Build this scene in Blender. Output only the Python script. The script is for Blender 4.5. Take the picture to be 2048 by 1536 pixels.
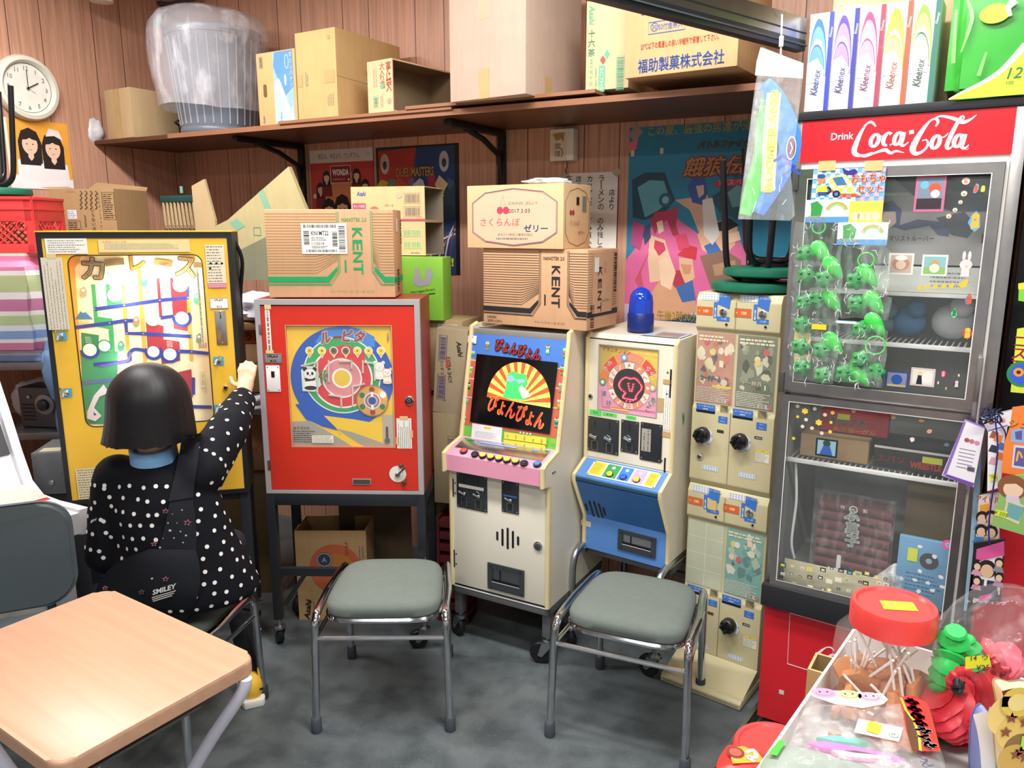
import bpy, bmesh, math, random
from mathutils import Matrix, Vector, noise
for o in list(bpy.data.objects): bpy.data.objects.remove(o)
SC = bpy.context.scene
COL = SC.collection
R = math.radians
random.seed(7)
# ---------------------------------------------------------------- camera
FPX, PITCH, EYE = 1547.0, R(11.44), 1.57
cam_data = bpy.data.cameras.new('camera'); CAM = bpy.data.objects.new('camera', cam_data); COL.objects.link(CAM)
CAM.location = (0, 0, EYE); CAM.rotation_euler = (R(90) - PITCH, 0, 0)
cam_data.sensor_width = 36; cam_data.lens = FPX / 2048 * 36; cam_data.clip_start = .02
SC.camera = CAM
# ---------------------------------------------------------------- light
SC.view_settings.view_transform = 'Standard'; SC.view_settings.look = 'None'
SC.view_settings.gamma = 1; SC.view_settings.use_curve_mapping = False
SC.view_settings.exposure = 0.0
SC.cycles.transparent_max_bounces = 24
W = bpy.data.worlds.new('world'); SC.world = W; W.use_nodes = True
W.node_tree.nodes['Background'].inputs[0].default_value = (.93, .97, 1, 1)
W.node_tree.nodes['Background'].inputs[1].default_value = .45
def area(name, loc, rot, sx, sy, power, col=(1, .98, .96)):
    l = bpy.data.lights.new(name, 'AREA'); l.shape = 'RECTANGLE'; l.size = sx; l.size_y = sy; l.energy = power; l.color = col
    o = bpy.data.objects.new(name, l); o.location = loc; o.rotation_euler = rot; COL.objects.link(o); return o
area('fluorescent_light', (.1, 1.7, 2.77), (0, 0, R(-29)), 1.2, .2, 56)
area('fluorescent_light', (-1.5, 2.55, 2.77), (0, 0, R(-29)), 1.2, .2, 52)
area('fluorescent_light', (.9, .3, 2.77), (0, 0, R(-29)), 1.2, .2, 34)
area('fluorescent_light', (-.8, -.3, 2.77), (0, 0, R(-29)), 1.2, .2, 40)
# ---------------------------------------------------------------- materials
_M = {}
def lin(h):
    if isinstance(h, tuple): return h
    h = h.lstrip('#'); c = [int(h[i:i+2], 16) / 255 for i in (0, 2, 4)]
    return tuple(x / 12.92 if x <= .04045 else ((x + .055) / 1.055) ** 2.4 for x in c)
def nodes(m):
    m.use_nodes = True; t = m.node_tree; return t, t.nodes['Principled BSDF']
def mixc(t, a, b, fac):
    n = t.nodes.new('ShaderNodeMix'); n.data_type = 'RGBA'
    for i, v in ((6, a), (7, b)):
        if isinstance(v, tuple): n.inputs[i].default_value = (*v[:3], 1)
        else: t.links.new(v, n.inputs[i])
    if isinstance(fac, float): n.inputs[0].default_value = fac
    else: t.links.new(fac, n.inputs[0])
    return n.outputs[2]
def noise_n(t, scale, detail=3, vec=None, sc3=None):
    n = t.nodes.new('ShaderNodeTexNoise'); n.inputs['Scale'].default_value = scale; n.inputs['Detail'].default_value = detail
    tc = t.nodes.new('ShaderNodeTexCoord'); v = tc.outputs['Object']
    if sc3:
        mp = t.nodes.new('ShaderNodeMapping'); mp.inputs['Scale'].default_value = sc3; t.links.new(v, mp.inputs['Vector']); v = mp.outputs[0]
    t.links.new(v, n.inputs['Vector']); return n.outputs['Fac']
def ramp(t, fac, stops):
    n = t.nodes.new('ShaderNodeValToRGB'); t.links.new(fac, n.inputs[0]); e = n.color_ramp.elements
    e[0].position, e[0].color = stops[0][0], (*stops[0][1], 1); e[1].position, e[1].color = stops[-1][0], (*stops[-1][1], 1)
    for p, c in stops[1:-1]:
        k = e.new(p); k.color = (*c, 1)
    return n.outputs[0]
def dim(c, k): return tuple(min(1, x * k) for x in c)
def P(col, r=.55, metal=0, var=.10, sc=14, spec=.4, name=None):
    """plain painted / printed / plastic surface with a slight procedural unevenness"""
    key = ('P', col, r, metal, var, sc, spec)
    if key in _M: return _M[key]
    m = bpy.data.materials.new(name or 'paint_' + str(col).strip('#')); t, b = nodes(m); c = lin(col)
    if var:
        f = noise_n(t, sc); t.links.new(mixc(t, dim(c, 1 - var), dim(c, 1 + var), f), b.inputs['Base Color'])
    else: b.inputs['Base Color'].default_value = (*c, 1)
    b.inputs['Roughness'].default_value = r; b.inputs['Metallic'].default_value = metal; b.inputs['Specular IOR Level'].default_value = spec
    _M[key] = m; return m
def CARD(col='#c9a878'):
    key = ('C', col)
    if key in _M: return _M[key]
    m = bpy.data.materials.new('corrugated_cardboard'); t, b = nodes(m); c = lin(col)
    f = noise_n(t, 9, 6); f2 = noise_n(t, 60, 2, sc3=(1, 1, .08))
    c1 = mixc(t, dim(c, .86), dim(c, 1.12), f)
    t.links.new(mixc(t, c1, dim(c, .9), ramp(t, f2, [(.45, (0, 0, 0)), (.75, (.6, .6, .6))])), b.inputs['Base Color'])
    b.inputs['Roughness'].default_value = .85; b.inputs['Specular IOR Level'].default_value = .15
    _M[key] = m; return m
def METAL(col='#c8c8c8', r=.2, var=.15):
    return P(col, r, 1, var, 25, .5, 'metal_' + col.strip('#'))
def EM(col, s=1.0):
    key = ('E', col, s)
    if key in _M: return _M[key]
    m = bpy.data.materials.new('glowing_' + col.strip('#')); t, b = nodes(m); c = lin(col)
    b.inputs['Base Color'].default_value = (*c, 1); b.inputs['Emission Color'].default_value = (*c, 1); b.inputs['Emission Strength'].default_value = s
    b.inputs['Roughness'].default_value = .3
    _M[key] = m; return m
def FILM(col='#ffffff', a=.18, r=.12, spec=.6, bump=0):
    """clear plastic or glass sheet"""
    key = ('F', col, a, r, spec, bump)
    if key in _M: return _M[key]
    m = bpy.data.materials.new('clear_' + col.strip('#')); t, b = nodes(m); c = lin(col)
    b.inputs['Base Color'].default_value = (*c, 1); b.inputs['Alpha'].default_value = a; b.inputs['Roughness'].default_value = r
    b.inputs['Specular IOR Level'].default_value = spec
    if bump:
        f = noise_n(t, bump, 4); bp = t.nodes.new('ShaderNodeBump'); bp.inputs['Strength'].default_value = .6; bp.inputs['Distance'].default_value = .01
        t.links.new(f, bp.inputs['Height']); t.links.new(bp.outputs[0], b.inputs['Normal'])
        fa = noise_n(t, bump * 1.7, 5, sc3=(1, 1, .35)); mr = t.nodes.new('ShaderNodeMapRange'); mr.inputs['From Min'].default_value = .5; mr.inputs['From Max'].default_value = .75
        mr.inputs['To Min'].default_value = a; mr.inputs['To Max'].default_value = min(1, a * 2.2 + .1); t.links.new(fa, mr.inputs[0]); t.links.new(mr.outputs[0], b.inputs['Alpha'])
    _M[key] = m; return m
p3 = lambda c: P(c, .3)
p4 = lambda c: P(c, .4)
p5 = lambda c: P(c, .5)
p6 = lambda c: P(c, .6)
BLACK = P('#17181b', .45); DARK = P('#2a2c30', .5); WHITE = P('#eeeeea', .5, var=.04); PAPER = P('#e9e6dd', .8, var=.05); INK = P('#1c1c1e', .7, var=0)
CHROME = METAL('#d2d4d8', .12); STEEL = METAL('#a9acb0', .32); TAPE = P('#b99a6a', .35)
# ---------------------------------------------------------------- pixel-to-place helpers (photo 2048x1536)
_c, _s = math.cos(PITCH), math.sin(PITCH)
EYEV = Vector((0, 0, EYE))
def ray(px, py):
    a = (px - 1024) / FPX; b = -(py - 768) / FPX
    return Vector((a, _c + b * _s, b * _c - _s))
def atz(px, py, z=0.0):
    d = ray(px, py); return EYEV + d * ((z - EYE) / d.z)
def aty(px, py, y):
    d = ray(px, py); return EYEV + d * (y / d.y)
def onF(F, px, py):
    """local (x, z) on the plane y=0 of frame F seen at a photo point"""
    I = F.inverted(); o = I @ EYEV; d = I.to_3x3() @ ray(px, py); t = -o.y / d.y
    q = o + d * t; return (q.x, q.z)
def frame(x, y, z=0, yaw=0, tilt=0, roll=0):
    """x right along the face, y into the thing, z up; tilt leans the top away, roll spins in the face plane"""
    return Matrix.Translation((x, y, z)) @ Matrix.Rotation(R(yaw), 4, 'Z') @ Matrix.Rotation(R(-tilt), 4, 'X') @ Matrix.Rotation(R(roll), 4, 'Y')
def shift(F, x=0, y=0, z=0): return F @ Matrix.Translation((x, y, z))
def right_side(F, w): return F @ Matrix.Translation((w, 0, 0)) @ Matrix.Rotation(R(90), 4, 'Z')
# ---------------------------------------------------------------- mesh builder
def catmull(pts, n=6, closed=False):
    out = []; L = len(pts); pts = [Vector(p) for p in pts]
    for i in range(L if closed else L - 1):
        p0 = pts[(i - 1) % L] if closed or i else pts[0]; p1 = pts[i]; p2 = pts[(i + 1) % L]
        p3 = pts[(i + 2) % L] if closed or i + 2 < L else pts[-1]
        for k in range(n):
            t = k / n; out.append(.5 * ((2 * p1) + (p2 - p0) * t + (2 * p0 - 5 * p1 + 4 * p2 - p3) * t * t + (3 * p1 - p0 - 3 * p2 + p3) * t ** 3))
    if not closed: out.append(pts[-1])
    return out
_G = {}
def glyphs(s, bold, shear):
    k = (s, bold, shear)
    if k not in _G:
        cu = bpy.data.curves.new('t', 'FONT'); cu.body = s; cu.resolution_u = 2; cu.offset = bold; cu.shear = shear; cu.size = 1
        ob = bpy.data.objects.new('t', cu); me = bpy.data.meshes.new_from_object(ob)
        vs = [(v.co.x, v.co.y) for v in me.vertices]; fs = [tuple(p.vertices) for p in me.polygons]
        bpy.data.objects.remove(ob); bpy.data.curves.remove(cu); bpy.data.meshes.remove(me); _G[k] = (vs, fs)
    return _G[k]
I4 = Matrix.Identity(4)
class MB:
    def __init__(s, F=None): s.v = []; s.f = []; s.mi = []; s.sm = []; s.mats = []; s.F = F or I4; s.k = 0
    def add(s, vs, fs, mat, smooth=False, F=None):
        F = F or s.F; b = len(s.v); s.v += [F @ Vector(v) for v in vs]
        if mat not in s.mats: s.mats.append(mat)
        i = s.mats.index(mat)
        for f in fs: s.f.append(tuple(b + q for q in f)); s.mi.append(i); s.sm.append(smooth)
        return s
    def bm(s, bm, mat, smooth=False, F=None):
        bm.verts.ensure_lookup_table(); bm.verts.index_update()
        s.add([v.co.copy() for v in bm.verts], [[v.index for v in f.verts] for f in bm.faces], mat, smooth, F); bm.free(); return s
    def box(s, x0, x1, y0, y1, z0, z1, mat, bev=0, seg=2, F=None, omit=()):
        vs = [(x, y, z) for z in (z0, z1) for y in (y0, y1) for x in (x0, x1)]
        fs = {'b': (0, 2, 3, 1), 't': (4, 5, 7, 6), 'f': (0, 1, 5, 4), 'k': (2, 6, 7, 3), 'l': (0, 4, 6, 2), 'r': (1, 3, 7, 5)}
        fs = [q for k, q in fs.items() if k not in omit]
        if not bev: return s.add(vs, fs, mat, False, F)
        b = bmesh.new(); V = [b.verts.new(v) for v in vs]
        for q in fs: b.faces.new([V[i] for i in q])
        bmesh.ops.bevel(b, geom=b.edges[:], offset=bev, segments=seg, affect='EDGES', profile=.6)
        return s.bm(b, mat, True, F)
    def prism(s, pts, y0, y1, mat, F=None, smooth=False, axis='y', bev=0):
        """outline in (x, z), extruded along y (axis 'x': outline in (y, z) extruded along x; 'z': outline (x, y) along z)"""
        n = len(pts)
        q = {'y': lambda a, b, h: (a, h, b), 'x': lambda a, b, h: (h, a, b), 'z': lambda a, b, h: (a, b, h)}[axis]
        vs = [q(a, b, y0) for a, b in pts] + [q(a, b, y1) for a, b in pts]
        fs = [tuple(range(n))[::-1], tuple(range(n, 2 * n))] + [(i, (i + 1) % n, n + (i + 1) % n, n + i) for i in range(n)]
        b = bmesh.new(); V = [b.verts.new(v) for v in vs]
        for f in fs: b.faces.new([V[i] for i in f])
        bmesh.ops.recalc_face_normals(b, faces=b.faces[:])
        if bev: bmesh.ops.bevel(b, geom=[e for e in b.edges], offset=bev, segments=2, affect='EDGES', profile=.6)
        return s.bm(b, mat, bool(bev) or smooth, F)
    def tube(s, pts, r, mat, n=10, closed=False, F=None, smooth=True):
        pts = [Vector(p) for p in pts]; L = len(pts); rs = r if isinstance(r, (list, tuple)) else [r] * L
        vs = []; up = None
        for i, p in enumerate(pts):
            a = pts[i - 1] if (i or closed) else p; b = pts[(i + 1) % L] if (i + 1 < L or closed) else p
            t = (b - a).normalized()
            if up is None: up = t.orthogonal().normalized()
            else:
                up = up - t * up.dot(t); up = up.normalized() if up.length > 1e-6 else t.orthogonal().normalized()
            w = t.cross(up)
            for k in range(n):
                q = 2 * math.pi * k / n; vs.append(p + (up * math.cos(q) + w * math.sin(q)) * rs[i])
        fs = []
        for i in range(L if closed else L - 1):
            for k in range(n):
                k2 = (k + 1) % n; i2 = (i + 1) % L; fs.append((i * n + k, i * n + k2, i2 * n + k2, i2 * n + k))
        if not closed: fs += [tuple(range(n))[::-1], tuple((L - 1) * n + k for k in range(n))]
        return s.add(vs, fs, mat, smooth, F)
    def lathe(s, prof, mat, n=24, F=None, smooth=True, axis='z', cap=True):
        q = (lambda x, y, z: (x, y, z)) if axis == 'z' else (lambda x, y, z: (x, -z, y))
        vs = []; L = len(prof)
        for r, z in prof:
            for k in range(n):
                a = 2 * math.pi * k / n; vs.append(q(r * math.cos(a), r * math.sin(a), z))
        fs = [(i * n + k, i * n + (k + 1) % n, (i + 1) * n + (k + 1) % n, (i + 1) * n + k) for i in range(L - 1) for k in range(n)]
        if cap:
            if prof[0][0] > 1e-5: fs.append(tuple(range(n))[::-1])
            if prof[-1][0] > 1e-5: fs.append(tuple((L - 1) * n + k for k in range(n)))
        return s.add(vs, fs, mat, smooth, F)
    def ball(s, c, r, mat, F=None, sc=(1, 1, 1), u=12, v=8):
        b = bmesh.new(); bmesh.ops.create_uvsphere(b, u_segments=u, v_segments=v, radius=r)
        for q in b.verts: q.co = Vector((q.co.x * sc[0] + c[0], q.co.y * sc[1] + c[1], q.co.z * sc[2] + c[2]))
        return s.bm(b, mat, True, F)
    # ---- flat print on the plane y = 0 of a frame; every later print sits a hair above the earlier ones
    def lift(s, l):
        if l is None: s.k += 1; return .0010 + .00005 * s.k
        return l
    def poly(s, pts, mat, F=None, l=None):
        l = s.lift(l); n = len(pts)
        a = sum(pts[i][0] * pts[(i + 1) % n][1] - pts[(i + 1) % n][0] * pts[i][1] for i in range(n))
        if a < 0: pts = pts[::-1]
        return s.add([(x, -l, z) for x, z in pts], [tuple(range(n))], mat, False, F)
    def rect(s, x0, x1, z0, z1, mat, F=None, l=None, rad=0):
        if not rad: return s.poly([(x0, z0), (x1, z0), (x1, z1), (x0, z1)], mat, F, l)
        return s.poly(rrect(x0, x1, z0, z1, rad), mat, F, l)
    def disc(s, x, z, r, mat, F=None, l=None, n=24, rz=None, a0=0, a1=360):
        full = a1 - a0 >= 360; m = n if full else n + 1
        p = [(x + r * math.cos(R(a0 + (a1 - a0) * i / n)), z + (rz or r) * math.sin(R(a0 + (a1 - a0) * i / n))) for i in range(m)]
        if not full: p.append((x, z))
        return s.poly(p, mat, F, l)
    def ring(s, x, z, r0, r1, mat, F=None, l=None, n=32, a0=0, a1=360, k=1):
        l = s.lift(l); full = a1 - a0 >= 360; m = n if full else n + 1
        A = [R(a0 + (a1 - a0) * i / n) for i in range(m)]
        vs = [(x + r * math.cos(a), -l, z + k * r * math.sin(a)) for r in (r0, r1) for a in A]
        fs = [(i, m + i, m + (i + 1) % m, (i + 1) % m) for i in range(m if full else m - 1)]
        return s.add(vs, [f[::-1] for f in fs], mat, False, F)
    def line(s, pts, w, mat, F=None, l=None, closed=False, smooth=0):
        """ribbon; w may be a list of widths"""
        if smooth:
            if isinstance(w, (list, tuple)):
                q = catmull([(p[0], p[1], ww) for p, ww in zip(pts, w)], smooth, closed); pts = [(a.x, a.y) for a in q]; w = [max(.0002, a.z) for a in q]
            else: pts = [(a.x, a.y) for a in catmull([(p[0], p[1], 0) for p in pts], smooth, closed)]
        l = s.lift(l); n = len(pts); ws = w if isinstance(w, (list, tuple)) else [w] * n; vs = []
        for i in range(n):
            a = pts[i - 1] if (i or closed) else pts[i]; b = pts[(i + 1) % n] if (i + 1 < n or closed) else pts[i]
            dx, dz = b[0] - a[0], b[1] - a[1]; L = math.hypot(dx, dz) or 1; nx, nz = -dz / L * ws[i] / 2, dx / L * ws[i] / 2
            vs += [(pts[i][0] + nx, -l, pts[i][1] + nz), (pts[i][0] - nx, -l, pts[i][1] - nz)]
        fs = [(2 * i, 2 * i + 1, 2 * ((i + 1) % n) + 1, 2 * ((i + 1) % n)) for i in range(n if closed else n - 1)]
        return s.add(vs, fs, mat, False, F)
    def frame_line(s, x0, x1, z0, z1, w, mat, F=None, l=None, rad=0):
        return s.line(rrect(x0, x1, z0, z1, rad) if rad else [(x0, z0), (x1, z0), (x1, z1), (x0, z1)], w, mat, F, l, True)
    def text(s, t, x, z, h, mat, F=None, l=None, w=None, bold=0, shear=0, rot=0, al='C', out=None, ow=.06):
        """string whose ink box is h high, centred at (x, z) (al 'L': left-middle), squeezed to width w if given"""
        if out is not None:
            l = s.lift(l); d = ow * h * .9
            for k in range(8): s.text(t, x + d * math.cos(k * .785), z + d * math.sin(k * .785), h, out, F, l, w, bold, shear, rot, al)
            l = s.lift(None)
        if bold and not t.isascii():                       # heavier Japanese strokes: a few overprints a hair apart
            l = s.lift(l); d = min(bold, .045) * h * .55
            for k in range(4): s.text(t, x + d * math.cos(.785 + k * 1.57), z + d * math.sin(.785 + k * 1.57), h, mat, F, l, w, 0, shear, rot, al)
            return s
        l = s.lift(l); vs, fs = glyphs(t, bold, shear)
        if not vs: return s
        x0 = min(v[0] for v in vs); x1 = max(v[0] for v in vs); z0 = min(v[1] for v in vs); z1 = max(v[1] for v in vs)
        sz = h / max(1e-6, z1 - z0); sx = sz if w is None else w / max(1e-6, x1 - x0)
        cx = x0 if al == 'L' else (x0 + x1) / 2; cz = (z0 + z1) / 2; c, q = math.cos(R(rot)), math.sin(R(rot)); o = []
        for a, b in vs:
            a = (a - cx) * sx; b = (b - cz) * sz; o.append((x + a * c - b * q, -l, z + a * q + b * c))
        return s.add(o, fs, mat, False, F)
    def vtext(s, t, x, z, h, mat, F=None, step=None, bold=0, rot=0):
        """vertical Japanese writing, top centre at (x, z), characters h high"""
        l = s.lift(None); step = step or h * 1.15
        for i, ch in enumerate(t):
            if ch == ' ': continue
            r = rot + (-90 if ch == 'ー' else 0); k = .35 if ch in '、。ッっャゃュゅョょ・' else 1
            vs, fs = glyphs(ch, bold, 0)
            if not vs: continue
            hh = (max(v[1] for v in vs) - min(v[1] for v in vs))
            s.text(ch, x, z - step * i - h / 2, max(.15 * h, min(h, h * hh * 1.18)) if ch not in 'ー一' else h * hh * 1.1, mat, F, l, None, bold, 0, r)
        return s
    def scribble(s, x0, x1, z0, z1, rows, mat, F=None, fill=.55, seed=0, vert=False, dens=3.0):
        if rows > 2: rows = int(rows * 1.5); fill *= .85
        """rows of tiny illegible print: short dashes of differing length"""
        rg = random.Random(seed); l = s.lift(None)
        a0, a1, b0, b1 = (x0, x1, z0, z1) if not vert else (z0, z1, x0, x1)
        hh = (b1 - b0) / rows
        for r in range(rows):
            b = b1 - (r + .5) * hh; a = a0; end = a1 - rg.random() * (a1 - a0) * .3
            while a < end:
                w = hh * fill * rg.uniform(.4, dens); e = min(end, a + w)
                q = [(a, b - hh * fill / 2), (e, b - hh * fill / 2), (e, b + hh * fill / 2), (a, b + hh * fill / 2)]
                s.poly(q if not vert else [(y, x) for x, y in q], mat, F, l); a = e + hh * .25
        return s
    def bars(s, x0, x1, z0, z1, n, mat, F=None, seed=0, vert=False):
        rg = random.Random(seed); l = s.lift(None); q = [rg.uniform(.5, 2) for _ in range(2 * n)]; T = sum(q)
        L = (x1 - x0) if not vert else (z1 - z0); a = x0 if not vert else z0
        for i in range(n):
            w = q[2 * i] / T * L
            if not vert: s.rect(a, a + w, z0, z1, mat, F, l)
            else: s.rect(x0, x1, a, a + w, mat, F, l)
            a += w + q[2 * i + 1] / T * L
        return s
    def star(s, x, z, r, mat, F=None, l=None, k=.45, n=5, a=90):
        return s.poly([(x + (r if i % 2 == 0 else r * k) * math.cos(R(a + i * 180 / n)), z + (r if i % 2 == 0 else r * k) * math.sin(R(a + i * 180 / n))) for i in range(2 * n)], mat, F, l)
    def build(s, name, parent=None, label=None, origin=None):
        if parent is not None: Wm = WORLD[parent.as_pointer()]
        else:
            if origin is None:
                xs = [v.x for v in s.v]; ys = [v.y for v in s.v]; zs = [v.z for v in s.v]
                origin = Matrix.Translation(((min(xs) + max(xs)) / 2, (min(ys) + max(ys)) / 2, min(zs)))
            Wm = origin
        inv = Wm.inverted(); me = bpy.data.meshes.new(name)
        me.from_pydata([inv @ v for v in s.v], [], s.f); me.update()
        for m in s.mats: me.materials.append(m)
        me.polygons.foreach_set('material_index', s.mi); me.polygons.foreach_set('use_smooth', s.sm)
        if any(s.sm) and not all(s.sm) or any(s.sm): me.set_sharp_from_angle(angle=R(40))
        o = bpy.data.objects.new(name, me); COL.objects.link(o)
        if parent is not None: o.parent = parent
        else: o.matrix_basis = Wm
        if label: o['label'] = label
        WORLD[o.as_pointer()] = Wm.copy(); return o
WORLD = {}
def rrect(x0, x1, z0, z1, r, n=5):
    p = []
    for cx, cz, a in ((x1 - r, z0 + r, -90), (x1 - r, z1 - r, 0), (x0 + r, z1 - r, 90), (x0 + r, z0 + r, 180)):
        p += [(cx + r * math.cos(R(a + 90 * i / n)), cz + r * math.sin(R(a + 90 * i / n))) for i in range(n + 1)]
    return p
def holed(mb, outer, holes, y, mat, F=None, th=0):
    """flat plate in the x-z plane with holes; th gives it thickness backwards"""
    b = bmesh.new(); loops = []
    for L in [outer] + holes:
        V = [b.verts.new((x, y, z)) for x, z in L]; loops.append(V)
        for i in range(len(V)): b.edges.new((V[i], V[(i + 1) % len(V)]))
    bmesh.ops.triangle_fill(b, use_beauty=True, use_dissolve=False, edges=b.edges[:])
    b.verts.index_update(); vs = [v.co.copy() for v in b.verts]; fs = []
    for f in b.faces:
        q = [v.index for v in f.verts]; fs.append(q if f.normal.y < 0 else q[::-1])
    b.free(); mb.add(vs, fs, mat, False, F)
    if th:
        for L in [outer] + holes:
            n = len(L); mb.add([(x, y, z) for x, z in L] + [(x, y + th, z) for x, z in L], [(i, (i + 1) % n, n + (i + 1) % n, n + i) for i in range(n)], mat, False, F)
    return mb
def knob(mb, x, z, r, d, mat, F=None, n=20, y=0, dome=.25):
    """round button or knob standing d out of the face"""
    G = (F or mb.F) @ Matrix.Translation((x, y, z)) @ Matrix.Rotation(R(90), 4, 'X')
    return mb.lathe([(r, -.002), (r, d * (1 - dome)), (r * .9, d * (1 - dome * .4)), (r * .6, d), (.0005, d)], mat, n, G)
def tapes(t, F, rects, mat=None, name='packing_tape', label=None):
    for q in rects:
        T = MB(F)
        if callable(q): q(T)
        else: T.rect(*q, mat or TAPE)
        T.build(name, t, label)
def tag(o, label, cat, group=None):
    o['label'] = label; o['category'] = cat
    if group: o['group'] = group
    return o
def thing(name, label, cat, F=None, group=None):
    o = bpy.data.objects.new(name, None); COL.objects.link(o); o.empty_display_size = .05
    F = F or I4; o.matrix_basis = F; WORLD[o.as_pointer()] = F.copy(); return tag(o, label, cat, group)
def one(mb, name, label, cat, group=None, origin=None): return tag(mb.build(name, None, None, origin), label, cat, group)
def struct(mb, name, origin=None):
    o = mb.build(name, None, None, origin); o['kind'] = 'structure'; return o
def copy_tree(o, F=None, label=None, parent=None):
    c = o.copy(); COL.objects.link(c)
    if parent is not None: c.parent = parent
    else:
        c.matrix_basis = F
        if label: c['label'] = label
    for ch in list(o.children): copy_tree(ch, parent=c)
    return c
def evaluated(mb, mods, name='tmp'):
    """runs modifiers over a builder's mesh and returns (verts, faces)"""
    o = mb.build(name, None, None, I4)
    for ty, kw in mods:
        md = o.modifiers.new(ty, ty)
        for k, v in kw.items(): setattr(md, k, v)
    dg = bpy.context.evaluated_depsgraph_get(); dg.update(); ev = o.evaluated_get(dg); me = ev.to_mesh()
    vs = [v.co.copy() for v in me.vertices]; fs = [tuple(p.vertices) for p in me.polygons]
    ev.to_mesh_clear(); d = o.data; bpy.data.objects.remove(o); bpy.data.meshes.remove(d); return vs, fs
# ================================================================ room
CORN = Vector((-1.813, 4.376)); WYAW = -29.0
FW = frame(CORN.x, CORN.y, 0, WYAW)                 # back wall: x along the wall from the corner, -y into the room
FL = FW @ Matrix.Rotation(R(90), 4, 'Z')            # left wall: x runs away from the room corner (negative = towards the viewer)
def wood_panel(name, base, period, phase):
    m = bpy.data.materials.new(name); t, b = nodes(m); c = lin(base)
    g = noise_n(t, 22, 5, sc3=(3.2, 3.2, .10)); g2 = noise_n(t, 160, 2, sc3=(1.2, 1.2, .03)); g3 = noise_n(t, 2.0, 2, sc3=(1, 1, .5))
    c1 = ramp(t, g, [(.25, dim(c, .62)), (.5, c), (.8, dim(c, 1.32))])
    c2 = mixc(t, c1, dim(c, .62), ramp(t, g2, [(.55, (0, 0, 0)), (.75, (.55, .55, .55))]))
    c3 = mixc(t, c2, dim(c, 1.25), ramp(t, g3, [(.4, (0, 0, 0)), (.7, (.35, .35, .35))]))
    tc = t.nodes.new('ShaderNodeTexCoord'); sp = t.nodes.new('ShaderNodeSeparateXYZ'); t.links.new(tc.outputs['Object'], sp.inputs[0])
    def mth(op, a, b=None):
        n = t.nodes.new('ShaderNodeMath'); n.operation = op
        for i, v in enumerate((a, b)):
            if v is None: continue
            if isinstance(v, (int, float)): n.inputs[i].default_value = v
            else: t.links.new(v, n.inputs[i])
        return n.outputs[0]
    gr = None
    for off in (0.0, .37):
        f = mth('FRACT', mth('DIVIDE', mth('ADD', sp.outputs[0], phase + off * period + 50), period)); k = mth('LESS_THAN', f, .004 / period)
        gr = k if gr is None else mth('MAXIMUM', gr, k)
    t.links.new(mixc(t, c3, dim(c, .16), gr), b.inputs['Base Color']); b.inputs['Roughness'].default_value = .42; b.inputs['Specular IOR Level'].default_value = .35
    bp = t.nodes.new('ShaderNodeBump'); bp.inputs['Strength'].default_value = .15; bp.inputs['Distance'].default_value = .002; t.links.new(g2, bp.inputs['Height']); t.links.new(bp.outputs[0], b.inputs['Normal'])
    return m
PANEL = wood_panel('brown_wood_panelling', '#c3937a', .405, .1)
struct(MB(FW).box(-.1, 5.4, 0, .1, 0, 2.8, PANEL), 'wall_back', FW)
struct(MB(FL).box(-5.2, 0, 0, .1, 0, 2.8, PANEL), 'wall_left', FL)
def floor_mat():
    m = bpy.data.materials.new('worn_dark_concrete'); t, b = nodes(m)
    a = noise_n(t, 1.6, 6); d = noise_n(t, 9, 8); e = noise_n(t, 120, 3)
    c = ramp(t, a, [(.3, lin('#505759')), (.5, lin('#5b6264')), (.72, lin('#6e7473'))])
    c = mixc(t, c, lin('#40474a'), ramp(t, d, [(.35, (.75, .75, .75)), (.6, (0, 0, 0))]))
    c = mixc(t, c, lin('#8b8c8c'), ramp(t, e, [(.6, (0, 0, 0)), (.8, (.5, .5, .5))]))
    t.links.new(c, b.inputs['Base Color']); t.links.new(ramp(t, d, [(.3, (.42, .42, .42)), (.7, (.75, .75, .75))]), b.inputs['Roughness'])
    bp = t.nodes.new('ShaderNodeBump'); bp.inputs['Strength'].default_value = .25; bp.inputs['Distance'].default_value = .003; t.links.new(d, bp.inputs['Height']); t.links.new(bp.outputs[0], b.inputs['Normal'])
    return m
struct(MB().box(-6, 6, -3, 7, -.1, 0, floor_mat()), 'floor', I4)
CEIL = P('#d9d6cc', .8)
struct(MB().box(-6, 6, -3, 7, 2.8, 2.9, CEIL), 'ceiling', I4)
for (x, y) in ((.1, 1.7), (-1.5, 2.55), (.9, .3), (-.8, -.3)):
    F = frame(x, y, 2.775, -29)
    t = thing('ceiling_light', 'long white fluorescent ceiling fitting above the shop floor', 'ceiling light', F, 'fluorescent ceiling lights')
    MB(F).box(-.63, .63, -.12, .12, 0, .024, WHITE, .004).build('housing', t)
# low metal door track on the floor at the right
G = MB(); a = atz(1450, 1536); b = atz(1545, 1400); d = (b - a).normalized(); n = Vector((-d.y, d.x, 0))
Ft = Matrix(((d.x, n.x, 0, a.x), (d.y, n.y, 0, a.y), (0, 0, 1, 0), (0, 0, 0, 1)))
G = MB(Ft); G.box(-.8, .5, -.012, .0, 0, .006, STEEL); G.box(-.8, .5, .022, .034, 0, .006, STEEL); G.box(-.8, .5, 0, .022, 0, .002, BLACK)
struct(G, 'trim_1', Ft)
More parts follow.
